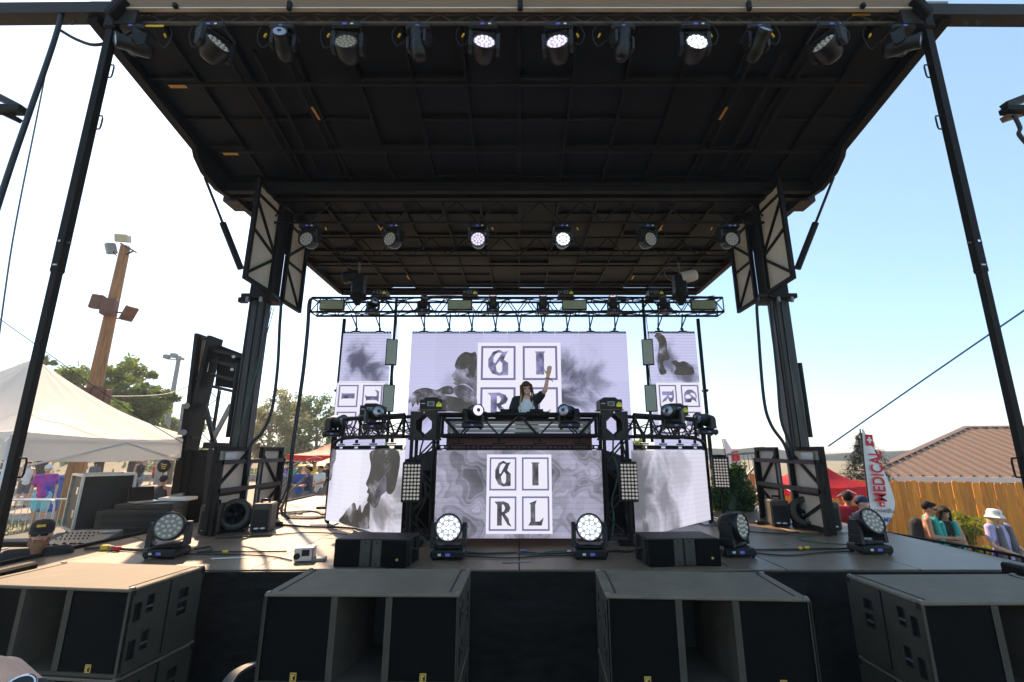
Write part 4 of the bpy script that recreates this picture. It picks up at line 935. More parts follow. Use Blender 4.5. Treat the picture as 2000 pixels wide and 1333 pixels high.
def girder(t, p0, p1, h, d, bays, cr=.026, br=.012):
    p0, p1 = V(p0), V(p1); ax, sd, up = basis(p1 - p0); L = (p1 - p0).length
    for a in (-d / 2, d / 2):
        for e in (0, h): MB().tube(p0 + sd * a + up * e, p1 + sd * a + up * e, cr, 10).build('chord', 'black_steel', t)
        for k in range(bays):
            q0 = p0 + ax * (L * k / bays) + sd * a; q1 = p0 + ax * (L * (k + 1) / bays) + sd * a; qm = (q0 + q1) / 2
            MB().tube(q0 + up * h, qm, br, 6).build('brace', 'dark_steel', t); MB().tube(qm, q1 + up * h, br, 6).build('brace', 'dark_steel', t)
    for q in (p0, p1):
        for a in (-d / 2, d / 2): MB().tube(q + sd * a, q + sd * a + up * h, cr * .8, 8).build('end_post', 'black_steel', t)
girder(t, (-XC + .2, YT + S / 2, z0), (XC - .2, YT + S / 2, z0), z1 - z0, S, 4)
for sx in (-1, 1):
    girder(t, (sx * (XC + .19), YT + S / 2 + .04, z0), (sx * 2.55, 7.05, z0), z1 - z0, S, 4)
    # curved outer end of the wing
    for a in (0, z1 - z0):
        MB().path(bez([(sx * 2.45, 6.9, z0 + a), (sx * 2.68, 7.12, z0 + a - .01), (sx * 2.86, 7.3, z0 + a - .05), (sx * 2.95, 7.42, z0 + a - .16)], 6), .026, 8).build('chord', 'black_steel', t)
    for q in (0, .16): MB().tube((sx * (2.92 + q * .6), 7.4 + q, DZ), (sx * (2.92 + q * .6), 7.4 + q, 2.5), .024, 8).build('end_leg', 'black_steel', t)
    for k in range(4): MB().tube((sx * 2.92, 7.4, 1.3 + k * .3), (sx * 3.016, 7.56, 1.45 + k * .3), .01, 6).build('brace', 'dark_steel', t)
    MB().box((sx * 2.96, 7.48, DZ + .01), (.36, .4, .02)).build('base_plate', 'grey_steel', t)
rnd = random.Random(31)
for k in range(10):   # cables tied along the girders
    sx = -1 if k % 2 else 1
    pts = [V((sx * (XC + .15 + i * .2), YT + .16 + i * .15 + rnd.uniform(-.05, .05), z0 + rnd.uniform(-.02, .2))) for i in range(8)]
    MB().path(bez(pts, 4), .008, 5).build('cable', 'cable', t)
for sx in (-1, 1):
    pts = [V((sx * XC + rnd.uniform(-.08, .08), YT + .2 + rnd.uniform(-.08, .08), DZ + .05 + i * .2)) for i in range(7)]
    MB().path(bez(pts, 4), .012, 5).build('cable', 'cable_green' if sx > 0 else 'cable', t)

# lights along the booth truss
for x, y, pan, roll, ln, nm in ((655, 824, 60, -70, None, 'on the outer wing end nearest the tent'), (733, 808, 30, -62, None, 'on the wing nearest the tent'), (924, 803, 28, -20, 'lens_violet', 'on the booth truss beside the performer on the tent side'), (1111, 803, -30, 22, 'lens_clear', 'on the booth truss beside the performer on the flag side'), (1314, 806, -40, 62, 'lens_clear', 'on the wing nearest the flag'), (1378, 820, -60, 70, None, 'on the outer wing end nearest the flag')):
    Yq = 6.02 if 800 < x < 1200 else (6.6 if 700 < x < 1330 else 7.25)
    p = at(x, y + 6, Yq)
    light(PS_, 'black spot light ' + nm, p + V((0, 0, -.20)), False, pan, -6, ln, 'spot lights on the booth truss', 1.0 if Yq < 6.5 else 1.1)
for x, y, Yq, nm in ((845, 803, 6.15, 'on the truss corner nearest the tent'), (728, 817, 6.85, 'on the wing nearest the tent'), (1190, 803, 6.15, 'on the truss corner nearest the flag'), (1318, 815, 6.85, 'on the wing nearest the flag')):
    p = at(x, y, Yq); laser('black laser box with yellow triangle ' + nm, (p.x, Yq, max(p.z, 2.695)), .86 if Yq < 6.5 else .9)

# strobe blocks: fifty bright cells in a black frame
def strobe(label, c, rz):
    t = thing('strobe_panel', label, 'stage light', c, 'cell strobe panels', False); t.rotation_euler = (0, 0, rz)
    MB().box((0, .05, 0), (.235, .10, .47), 0, None, .01).build('housing', 'black_plastic', t)
    b = MB()
    for i in range(5):
        for j in range(10): b.lathe([(.017, 0), (.014, .006), (.007, .010), (0, .011)], Matrix.Translation((-.08 + i * .04, .0, -.19 + j * .0422)) @ RX(R(90)), 8)
    b.build('cells', 'lens_strobe', t)
    b = MB(); b.box((0, .12, .25), (.2, .06, .03)); b.box((.0, .12, 0), (.06, .08, .5)); b.box((0, .06, .245), (.06, .05, .05)); b.build('yoke', 'black_steel', t)
    return t
mat('lens_strobe', (0.5, 0.42, 0.34), .15, .2, .4, 30, emit=(1, .88, .78), es=.05)
for x, y, Yq, rz, nm in ((804, 942, 5.72, .12, 'beside the letter screen on the tent side'), (1229, 941, 5.76, -.12, 'beside the letter screen on the flag side'), (1409, 924, 7.2, -.25, 'on the wing end in front of the ivy')):
    p = at(x, y, Yq); t = strobe('black strobe panel of fifty lenses ' + nm, p, rz)
    MB().tube((0, .15, DZ - p.z + .01), (0, .15, -.1), .02, 8).build('stand', 'black_steel', t); MB().box((0, .15, DZ - p.z + .012), (.3, .3, .02)).build('stand_foot', 'black_steel', t)
# black speaker cabinets inside the booth corners
for sx, nm in ((-1, 'tent'), (1, 'flag')):
    t = thing('monitor_speaker', 'black wedge topped speaker standing inside the booth corner on the %s side' % nm, 'speaker', (sx * 1.5, 6.75, DZ))
    MB().prism([(-.25, 0), (.25, 0), (.25, .95 if sx > 0 else 1.12), (-.25, 1.12 if sx > 0 else .95)], Matrix(((1, 0, 0, sx * 1.42), (0, 0, -1, 7.1), (0, 1, 0, DZ), (0, 0, 0, 1))), .5).build('cabinet', 'case_black', t)
    MB().box((sx * 1.42, 6.59, DZ + .45), (.44, .015, .75), 0, None, .004).build('grille', 'grille', t)
# riser, table, players
t = thing('riser', 'low black platform under the performer with brown cloth front', 'platform', (0, 7.2, DZ))
MB().bb((-1.15, 6.5, DZ), (1.15, 8.2, 1.58), 0, .01).build('platform', 'black_steel', t)
t = thing('booth_table', 'performer table with pale slatted front and brown drape', 'table', (0, 6.55, 1.1))
MB().bb((-1.05, 6.42, 2.60), (1.05, 7.0, 2.635), 0, .005).build('table_top', 'black_plastic', t)
for k in range(4): MB().bb((-1.0, 6.44, 2.385 + k * .055), (1.0, 6.47, 2.432 + k * .055), 0, .006).build('front_slat', 'trim_white' if k else 'console_grey', t)
b = MB(); n = 60; vs = []
for j in range(2):
    for i in range(n + 1): vs.append((-1.0 + 2.0 * i / n, 6.40 + .02 * math.sin(i * 1.3) * j, 2.375 - (1.25) * j))
b.add(vs, [(i, i + 1, n + 2 + i, n + 1 + i) for i in range(n)], 0, True); b.build('drape', 'drape_brown', t)
for x in (-.98, .98):
    for y in (6.5, 6.95): MB().bb((x - .02, y - .02, 1.58), (x + .02, y + .02, 2.6)).build('leg', 'black_steel', t)
for k, x in enumerate((-.62, -.18, .26, .7)):
    t = thing('media_player', 'flat black player on the booth table, %s from the tent side' % ORD[k], 'player', (x, 6.7, 2.635), 'players on the booth table', False)
    MB().box((0, 0, .05), (.32, .40, .10), 0, None, .01).build('body', 'black_plastic', t)
    MB().lathe([(.0, .118), (.10, .118), (.105, .105), (.105, .10)], None, 24).build('jog_wheel', 'dark_steel', t)
    s = MB().box((0, .15, .125), (.2, .012, .09), 0, Matrix.Rotation(-.6, 3, 'X')); s.build('screen', 'black_plastic', t)

# ================================================================== SPEAKERS AND SMALL STAGE GEAR
def holed(b, w_, h_, holes, d, m, mi=0, mh=1):
    """a flat face in the XY plane with rectangular recesses of depth d behind it"""
    xs = sorted({0, w_} | {q for r in holes for q in (r[0], r[2])}); ys = sorted({0, h_} | {q for r in holes for q in (r[1], r[3])})
    for i in range(len(xs) - 1):
        for j in range(len(ys) - 1):
            cx, cy = (xs[i] + xs[i + 1]) / 2, (ys[j] + ys[j + 1]) / 2
            ins = any(r[0] < cx < r[2] and r[1] < cy < r[3] for r in holes)
            z = -d if ins else 0
            b.add([m @ V((xs[i], ys[j], z)), m @ V((xs[i + 1], ys[j], z)), m @ V((xs[i + 1], ys[j + 1], z)), m @ V((xs[i], ys[j + 1], z))], [(0, 1, 2, 3)], mh if ins else mi)
    for r in holes:
        c = [(r[0], r[1]), (r[2], r[1]), (r[2], r[3]), (r[0], r[3])]
        for k in range(4):
            p, q = c[k], c[(k + 1) % 4]
            b.add([m @ V((*p, 0)), m @ V((*q, 0)), m @ V((*q, -d)), m @ V((*p, -d))], [(0, 1, 2, 3)], mh)
SW, SH, SD = 1.34, .55, .68
def sub_proto():
    t = thing('subwoofer', 'x', 'speaker', (0, 0, 0), None, False)
    # shell: top, bottom, back, two sides with handle pockets; front edge at y=0, depth +y, centred in x
    b = MB(); th = .022
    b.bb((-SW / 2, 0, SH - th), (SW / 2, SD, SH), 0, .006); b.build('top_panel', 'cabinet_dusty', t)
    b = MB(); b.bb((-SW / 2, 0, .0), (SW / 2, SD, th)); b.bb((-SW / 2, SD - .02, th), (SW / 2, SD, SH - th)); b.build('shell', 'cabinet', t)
    for s in (-1, 1):
        b = MB(); m = Matrix(((0, 0, s, s * SW / 2), (1, 0, 0, 0), (0, 1, 0, th), (0, 0, 0, 1)))
        H = SH - 2 * th
        holed(b, SD, H, [(.05, .30, .11, .42), (.15, .33, .21, .45), (.05, .06, .11, .18), (.15, .09, .21, .21), (.44, .34, .53, .41), (.44, .22, .53, .31), (.335, .0, .35, H)], .03, m)
        b.add([m @ V(p) for p in ((0, 0, -.02), (0, H, -.02), (0, H, 0), (0, 0, 0))], [(0, 1, 2, 3)])
        b.build('side_panel', ['cabinet', 'recess'], t)
        for (x, z) in ((.18, .37), (.18, .13), (.485, .26)): MB().beam((s * (SW / 2 - .008), x - .03, z + th), (s * (SW / 2 - .008), x + .03, z + th), .012, .012).build('handle_bar', 'grey_steel', t)
        for y in (.025, SD - .025):
            MB().box((s * (SW / 2 - .018), y, SH + .002), (.03, .035, .012), 0, None, .004).build('corner_cap', 'grey_steel', t)
            MB().box((s * (SW / 2 + .001), y, SH - .03), (.006, .035, .04)).build('corner_cap', 'recess', t)
        MB().box((s * (SW / 2 - .075), SD * .5, SH + .001), (.012, SD * .84, .006), 0, None, .002).build('runner', 'recess', t)
        MB().box((s * (SW / 2 - .06), SD * .93, SH + .001), (.03, .012, .006)).build('runner', 'recess', t)
        # grille and the flared port wall
        xi, xo = .21, SW / 2 - .018
        b = MB(); b.bb((min(s * xi, s * xo), .012, th + .003), (max(s * xi, s * xo), .030, SH - th - .003), 0, .004); b.build('grille', 'grille', t)
        b = MB(); b.add([(s * .21, .008, th), (s * .165, .004, th), (s * .085, .42, th), (s * .085, .64, th), (s * .21, .008, SH - th), (s * .165, .004, SH - th), (s * .085, .42, SH - th), (s * .085, .64, SH - th)], [(0, 1, 5, 4), (1, 2, 6, 5), (2, 3, 7, 6)]); b.build('port_wall', 'cabinet', t)
        b = MB(); b.box((s * .42 if s < 0 else s * .44, .009, .047), (.042, .004, .05)); b.box((s * .42 if s < 0 else s * .44, .0068, .047), (.030, .002, .038), 1)
        b.prism([(-.012, -.016), (.004, -.016), (-.004, .0), (.012, .010), (.012, .016), (-.012, .016)], Matrix(((1, 0, 0, s * .42 if s < 0 else s * .44), (0, 0, -1, .0058), (0, 1, 0, .047), (0, 0, 0, 1))), .001, 0); b.build('maker_badge', ['gold', 'recess'], t)
        MB().bb((min(s * (SW / 2 - .018), s * SW / 2), .0, th), (max(s * (SW / 2 - .018), s * SW / 2), .03, SH - th), 0, .004).build('front_edge', 'cabinet', t)
    MB().bb((-.085, .62, th), (.085, .64, SH - th)).build('port_back', 'recess', t)
    return t
SUB = sub_proto(); TSUB = tree_of(SUB); first = [True]
def sub(label, loc, rz):
    if first[0]: t = SUB; first[0] = False
    else: t = copy_tree(SUB, TSUB)
    t.location = loc; t.rotation_euler = (0, 0, rz); tag(t, label, 'speaker', 'subwoofers in front of the stage'); return t
ZT = 1.245
def corner(pf, pb_):   # position from the two visible near-side corners
    return pf, pb_
SUBS = [((-3.40, 3.60), R(-6), 'sunlit at the crew man'), ((-1.075, 3.43), R(-.6), 'dusty in shade, left of the middle gap'), ((1.255, 3.36), R(-3.2), 'dusty in shade, right of the middle gap'), ((3.26, 3.26), R(1.0), 'at the right picture edge')]
for (x, y), rz, nm in SUBS:
    g = gz(x, y)
    sub('upper brown grey subwoofer with two black grilles, ' + nm, (x, y, ZT - SH), rz)
    sub('lower subwoofer of the stack ' + nm, (x, y, ZT - 2 * SH - .012), rz)
    t = thing('dolly', 'low black dolly under the subwoofer stack ' + nm, 'dolly', (x, y, g), None, False); t.rotation_euler = (0, 0, rz)
    zt = ZT - 2 * SH - .014 - g
    MB().bb((-.62, .04, zt - .03), (.62, .64, zt), 0, .005).build('board', 'black_steel', t)
    for a in (-.52, .52):
        for c in (.12, .56): MB().lathe([(.0, -.02), (.05, -.02), (.05, .02), (0, .02)], Matrix.Translation((a, c, .05)) @ Matrix.Rotation(R(90), 4, 'Y'), 12).build('wheel', 'rubber', t)
p = V((-2.72, 3.78, 1.12)); MB().box(p + V((.0, 0, 0)), (.006, .006, .012)).build('status_light', 'green_led', None) if False else None

# floor monitors on the deck lip
def floor_monitor(label, c, rz, vis):
    t = thing('floor_monitor', label, 'speaker', c, 'floor monitors', False); t.rotation_euler = (0, 0, rz)
    w_, h_, d_ = .72, .25, .42
    b = MB(); b.bb((-w_ / 2, .02, 0), (w_ / 2, d_, h_), 0, .008); b.build('cabinet', 'black_plastic', t)
    for s in (-1, 1):
        b = MB(); x0, x1 = s * .105, s * (w_ / 2 - .006)
        b.add([(x0, .0, .006), (x1, -.012, .006), (x1, -.012, h_ - .006), (x0, .0, h_ - .006), (x0, .02, .006), (x1, .02, .006), (x1, .02, h_ - .006), (x0, .02, h_ - .006)], [(0, 1, 2, 3), (0, 4, 5, 1), (1, 5, 6, 2), (2, 6, 7, 3), (3, 7, 4, 0)]); b.build('grille', 'grille', t)
        b = MB(); b.add([(s * .105, .0, .006), (s * .012, .016, .006), (s * .012, .016, h_ - .006), (s * .105, .0, h_ - .006)], [(0, 1, 2, 3)]); b.build('horn_wall', 'cabinet', t)
        for z in (.03, h_ - .03): MB().tube((s * .055, .004, z), (s * .055, .012, z), .009, 8).build('screw', 'recess', t)
        b = MB(); b.bb((s * (w_ / 2 + .012) - .012, .06, .01), (s * (w_ / 2 + .012) + .012, .10, h_ - .01)); b.bb((s * (w_ / 2 + .012) - .012, .30, .01), (s * (w_ / 2 + .012) + .012, .35, h_ - .01)); b.tube((s * (w_ / 2 + .02), .08, h_ * .65), (s * (w_ / 2 + .02), .32, h_ * .4), .012, 8); b.build('rigging_plate', 'dark_steel', t)
    b = MB(); b.tube((.27, -.016, .075), (.27, -.010, .075), .012, 10); b.build('maker_badge', 'gold', t)
    return t
pl = atz(720, 1110, DZ + .002); pr_ = atz(1341, 1108, DZ + .002)
floor_monitor('black two grille floor monitor on the stage lip beside the sunlit boards', pl + V((0, .02, 0)), R(-4), 1)
floor_monitor('black two grille floor monitor on the stage lip on the flag side', pr_ + V((0, .02, 0)), R(4), -1)

# blowers with a fan between two boxes
def haze_box(label, p, rz):
    t = thing('haze_machine', label, 'machine', p, 'haze machines', False); t.rotation_euler = (0, 0, rz)
    b = MB(); b.box((0, 0, .19), (.25, .34, .37), 0, None, .02); b.build('body', 'cabinet', t)
    MB().box((0, -.172, .16), (.20, .008, .28), 0, None, .003).build('front_plate', 'black_plastic', t)
    b = MB()
    for k in range(5): b.box((0, -.178, .09 + k * .032), (.16, .004, .012))
    b.build('louvre', 'recess', t)
    MB().path([(-.05, 0, .375), (-.05, 0, .415), (.05, 0, .415), (.05, 0, .375)], .018, 8).build('handle', 'black_plastic', t)
    b = MB(); 
    for a in (-.04, .04): b.ell((a, -.176, .055), (.035, .003, .012), 8, 5)
    b.build('emblem', 'label_white', t)
    return t
def fan_drum(label, p, rz, s=1.0):
    t = thing('drum_fan', label, 'fan', p, 'drum fans', False); t.rotation_euler = (0, 0, rz); t.scale = (s, s, s)
    m = Matrix.Translation((0, 0, .205)) @ RX(R(78))
    b = MB(); b.lathe([(.13, -.12), (.17, -.12), (.195, -.08), (.2, .08), (.195, .10), (.138, .112), (.13, .10), (.13, -.12)], m, 28); b.build('drum', 'cabinet', t)
    b = MB(); b.lathe([(0, -.05), (.13, -.05)], m, 24); b.build('back_plate', 'recess', t)
    b = MB(); b.lathe([(0, .05), (.03, .045), (.03, -.04)], m, 12)
    b.build('hub', 'dark_steel', t)
    for k in range(6):
        a = k * math.pi / 3; MB().add([m @ V((math.cos(a) * .03, math.sin(a) * .03, .02)), m @ V((math.cos(a + .25) * .125, math.sin(a + .25) * .125, .0)), m @ V((math.cos(a + .7) * .125, math.sin(a + .7) * .125, -.03)), m @ V((math.cos(a + .5) * .03, math.sin(a + .5) * .03, -.02))], [(0, 1, 2, 3)]).build('blade', 'black_plastic', t)
    b = MB()
    for r_ in (.05, .08, .11): b.path([m @ V((math.cos(a) * r_, math.sin(a) * r_, .10)) for a in [i * math.pi / 10 for i in range(21)]], .002, 4)
    b.build('guard_wire', 'black_steel', t)
    b = MB(); b.box((0, .02, .02), (.3, .26, .04), 0, None, .01)
    for s_ in (-1, 1): b.beam((s_ * .14, .02, .02), (s_ * .205, .02, .22), .02, .05, 0, (0, 1, 0))
    b.build('stand', 'black_steel', t); return t
haze_box('grey haze machine left of the drum fan on the tent side', atz(397, 1045, DZ + .002) + V((0, .17, 0)), R(14)); haze_box('grey haze machine right of the drum fan on the tent side', atz(499, 1041, DZ + .002) + V((0, .17, 0)), R(14))
fan_drum('black drum fan between haze machines on the tent side', atz(449, 1040, DZ + .002) + V((0, .1, 0)), R(16), 1.05)
haze_box('grey haze machine left of the drum fan on the flag side', atz(1534, 1030, DZ + .002) + V((0, .17, 0)), R(-14)); haze_box('grey haze machine right of the drum fan on the flag side', atz(1634, 1037, DZ + .002) + V((0, .17, 0)), R(-14))
fan_drum('black drum fan between haze machines on the flag side', atz(1584, 1033, DZ + .002) + V((0, .1, 0)), R(-14), 1.05)

# small silver plug box beside the left monitor
p = atz(590, 1100, DZ + .002)
t = thing('power_box', 'small silver power box with cables beside the left floor monitor', 'power box', p, None, False); t.rotation_euler = (0, 0, R(12))
MB().box((0, .1, .07), (.18, .16, .13), 0, None, .01).build('body', 'aluminium', t); MB().box((.02, .015, .09), (.07, .01, .06)).build('socket', 'black_plastic', t); MB().box((.14, .08, .015), (.14, .12, .03), 0, None, .005).build('foot_plate', 'grey_steel', t)
MB().tube((-.06, .0, .06), (-.06, .05, .06), .03, 10).build('knob', 'black_plastic', t)

# cables on the deck
def floor_cable(label, pts, r=.008, m='cable', extra=()):
    Q = [atz(x, y, DZ + .004 + r) for x, y in pts]; t = thing('floor_cable', label, 'cable', Q[0])
    MB().path(bez(Q, 6), r, 6).build('cable', m, t)
    for (x, y, mm, dd) in extra: MB().box(atz(x, y, DZ + .03), dd, 0, Matrix.Rotation(.2, 3, 'Z'), .01).build('connector', mm, t)
floor_cable('black cable with yellow and red plugs beside the mixing desk', [(165, 1072), (205, 1070), (240, 1073), (300, 1076), (345, 1078)], .016, 'cable', [(206, 1070, 'connector_yellow', (.09, .055, .055)), (229, 1072, 'connector_red', (.07, .045, .045)), (218, 1071, 'grey_steel', (.05, .05, .05))])
floor_cable('black cable loop behind the floor light near the mixing desk', [(355, 1075), (385, 1072), (410, 1068), (412, 1076), (385, 1079), (430, 1078), (500, 1078), (560, 1077)], .009, 'cable', [(372, 1072, 'connector_yellow', (.06, .03, .03)), (440, 1078, 'connector_yellow', (.06, .03, .03))])
floor_cable('green and black cable crossing the middle of the stage lip', [(905, 1077), (940, 1080), (1000, 1079), (1040, 1083), (1080, 1077), (1125, 1076)], .007, 'cable_green')
floor_cable('black cable running between the two middle floor lights', [(905, 1081), (960, 1082), (1020, 1079), (1070, 1082), (1128, 1079)], .009, 'cable', [(1022, 1076, 'cloth_purple', (.08, .03, .02)), (1112, 1077, 'label_white', (.05, .03, .02))])
floor_cable('black cable from the right middle light to the floor monitor', [(1180, 1078), (1200, 1076), (1225, 1077), (1245, 1072)], .012, 'cable')
floor_cable('black cable between the two right hand floor lights', [(1468, 1074), (1510, 1074), (1560, 1073), (1600, 1072), (1640, 1072), (1665, 1070)], .011, 'cable', [(1563, 1071, 'connector_yellow', (.05, .03, .03)), (1576, 1070, 'connector_yellow', (.06, .03, .03))])
floor_cable('green cable looping in front of the flag side drum fan', [(1660, 1041), (1620, 1043), (1580, 1046), (1558, 1050), (1570, 1056), (1610, 1061), (1640, 1063), (1665, 1064)], .007, 'cable_green')
floor_cable('thick black cable with fat plug in front of the wing screen', [(1390, 1010), (1415, 1016), (1460, 1021), (1480, 1022), (1515, 1022)], .012, 'cable', [(1485, 1021, 'black_plastic', (.14, .05, .05))])
floor_cable('thick black cable under the wing screen on the tent side', [(520, 1024), (545, 1025), (600, 1029), (660, 1030), (700, 1033), (760, 1040)], .018, 'cable', [(538, 1024, 'black_plastic', (.2, .06, .06))])
floor_cable('black cable curling under the wing screen edge on the tent side', [(690, 1036), (720, 1048), (745, 1055), (775, 1050), (800, 1043), (830, 1046)], .012, 'cable')
floor_cable('black cable curling under the wing screen edge on the flag side', [(1205, 1046), (1240, 1050), (1270, 1043), (1310, 1030), (1350, 1022), (1385, 1015)], .012, 'cable')
floor_cable('thin black cable across the deck below the laptop', [(250, 1045), (280, 1055), (300, 1062), (330, 1068)], .006, 'cable')
for k in range(4):
    o = k * 5
    floor_cable('loose black cable, %s of the coil behind the tent side fan' % ORD[k], [(540 + o, 1002 + o * .4), (570, 1000 + o * .3), (600 + o, 998), (630, 1002 + o * .2), (650 + o, 1006), (610, 1010 + o * .2), (560, 1008 + o * .3)], .013, 'cable')
t = thing('power_cable', 'thin grey cable hanging over the stage lip by the right monitor', 'cable', atz(1412, 1102, DZ))
MB().path(bez([atz(1412, 1100, DZ + .02), V(atz(1420, 1106, DZ)) + V((0, -.06, .0)), V((2.1, YF - .1, .95)), V((2.1, YF - .11, .7))], 6), .009, 6).build('cable', 'cable_grey', t)
t = thing('cable_bundle', 'bundle of grey cables lying between the two left speaker stacks', 'cable', (-2.1, 3.9, .6))
for k in range(4): MB().path(bez([at(430 + k * 6, 1345, 3.9), at(450 + k * 5, 1318, 4.0), at(478 + k * 4, 1302, 4.1), at(500 + k * 3, 1296, 4.15), at(520, 1300 + k * 4, 4.2)], 6), .014, 8).build('cable', 'cable_grey', t)

# trailer hitch frame folded up beside the left tower
t = thing('trailer_hitch', 'upright grey and black steel hitch frame of the trailer beside the left tower', 'steel frame', (-5.45, 7.7, 0))
YG = 7.75
P = lambda x, y, dy=0: at(x, y, YG + dy)
MB().beam(P(396, 656), P(356, 1010), .06, .34, 0, (0, 1, 0)).build('channel_flange', 'black_steel', t)
MB().beam(P(421, 660), P(366, 900), .06, .34, 0, (0, 1, 0)).build('channel_flange', 'black_steel', t)
MB().prism([(p.x, p.z) for p in (P(398, 660), P(420, 662), P(372, 880), P(362, 880))], Matrix(((1, 0, 0, 0), (0, 0, 1, YG - .05), (0, 1, 0, 0), (0, 0, 0, 1))), .05).build('channel_web', 'grey_steel', t)
for y in (664, 740, 855): MB().beam(P(395 - (y - 660) * .12, y), P(422 - (y - 660) * .2, y), .2, .03).build('stiffener', 'dark_steel', t)
MB().prism([(p.x, p.z) for p in (P(422, 672), P(470, 690), P(462, 760), P(412, 752))], Matrix(((1, 0, 0, 0), (0, 0, 1, YG + .1), (0, 1, 0, 0), (0, 0, 0, 1))), .06).build('cross_plate', 'black_steel', t)
for y in (684, 705, 732, 754): MB().beam(P(418 - (y - 684) * .12, y, .02), P(468 - (y - 684) * .1, y + 12, .02), .10, .05).build('cross_member', 'dark_steel', t)
for x, y in ((456, 697), (453, 722)): MB().tube(P(x, y, -.06), P(x, y, .04), .028, 12).build('lamp_hole', 'label_white', t)
MB().beam(P(365, 790, -.1), P(357, 850, -.1), .05, .18, 0, (0, 1, 0)).build('lug_plate', 'grey_steel', t)
for y in (793, 845): MB().tube(P(364 if y < 800 else 358, y, -.26), P(364 if y < 800 else 358, y, -.1), .05, 12).build('lug_eye', 'grey_steel', t)
MB().box(P(404, 712, -.06), (.07, .01, .26)).build('data_plate', 'label_white', t)
MB().box(P(394, 690, -.19), (.02, .008, .4)).build('reflector_strip', 'rust_steel', t)
MB().beam(P(400, 870), P(455, 872), .1, .1).build('cross_member', 'dark_steel', t)
MB().beam(P(400, 790), P(420, 870), .06, .06).build('gusset_bar', 'dark_steel', t)
MB().beam(P(452, 790), P(415, 860), .06, .06).build('gusset_bar', 'grey_steel', t)
MB().beam(P(372, 880), P(345, 1060), .24, .26, 0, (0, 1, 0)).build('lower_leg', 'black_steel', t)
MB().prism([(p.x, p.z) for p in (P(352, 965), P(378, 960), P(366, 1020), P(342, 1010))], Matrix(((1, 0, 0, 0), (0, 0, 1, YG - .25), (0, 1, 0, 0), (0, 0, 0, 1))), .05).build('knuckle_plate', 'grey_steel', t)
MB().beam(P(395, 880), P(380, 1040), .3, .2, 0, (0, 1, 0)).build('lower_leg', 'black_steel', t)
t = thing('lattice_mast', 'slim black lattice mast standing behind the hitch frame', 'truss', (-6.2, 9.3, 0))
q = at(425, 750, 9.3); qb = V((q.x - .0, 9.3, 0)); s = .12
for a, c in ((-s, -s), (s, -s), (0, s)): MB().tube((q.x + a, 9.3 + c, 0), (q.x + a, 9.3 + c, 3.4), .018, 8).build('chord', 'black_steel', t)
for k in range(15):
    z = .2 + k * .215; e = 1 if k % 2 else -1
    MB().tube((q.x - e * s, 9.3 - s, z), (q.x + e * s, 9.3 - s, z + .215), .009, 5).build('brace', 'black_steel', t); MB().tube((q.x + s, 9.3 - s, z), (q.x, 9.3 + s, z + .215), .009, 5).build('brace', 'black_steel', t)

# low ladder-like guard rail lying along the right deck edge
t = thing('guard_rail', 'low black ladder shaped rail along the right deck edge', 'rail', (5.2, 6, 1.1))
b = MB(); top = bez([(5.16, 6.9, 1.075), (5.16, 6.0, 1.11), (5.16, 5.2, 1.135), (5.16, 5.02, 1.12), (5.14, 4.93, 1.06), (5.13, 4.90, .99)], 6); b.path(top, .016, 8); b.build('top_tube', 'black_steel', t)
for k in range(14): MB().tube((5.16, 6.75 - k * .13, .95), (5.16, 6.75 - k * .13, 1.08 + .0045 * k), .010, 6).build('baluster', 'black_steel', t)
MB().tube((5.15, 7.0, .97), (5.15, 4.9, .96), .014, 8).build('bottom_tube', 'black_steel', t)

# strips of tape on the deck; the orange and tan ones are painted sun patches
for x, y, L_, a_, m, nm in ((700, 1072, .34, .5, 'label_orange', 'orange painted sun patch behind the left floor monitor'), (655, 1052, .4, -.35, 'fascia', 'tan painted sun patch under the tent side wing screen'), (1010, 1098, .3, .08, 'cable_grey', 'grey tape strip on the middle of the stage lip'), (1530, 1060, .28, 1.2, 'cable_grey', 'grey tape strip between the right hand floor lights'), (450, 1090, .36, .2, 'label_white', 'dirty white tape strip on the sunlit boards')):
    p = atz(x, y, DZ + .004)
    tag(MB().box(p, (L_, .05, .0015), 0, Matrix.Rotation(a_, 3, 'Z')).build('tape_sun_strip', m), nm, 'tape', 'tape on the deck')

for k, pts in enumerate([[(330, 1082), (420, 1083), (520, 1086), (570, 1095)], [(420, 1052), (520, 1046), (610, 1040), (700, 1046)], [(905, 1086), (990, 1090), (1060, 1086), (1128, 1085)], [(1470, 1080), (1540, 1085), (1610, 1079), (1668, 1077)], [(610, 1022), (660, 1018), (700, 1026), (735, 1038)], [(1420, 1030), (1460, 1038), (1520, 1042), (1560, 1040)]]):
    floor_cable('slack black cable ' + ['left of the silver power box', 'in front of the tent side drum fan', 'nearest the lip between the middle floor lights', 'nearest the lip on the flag side', 'under the outer end of the tent side wing', 'in front of the flag side haze machine'][k], pts, .008, 'cable')

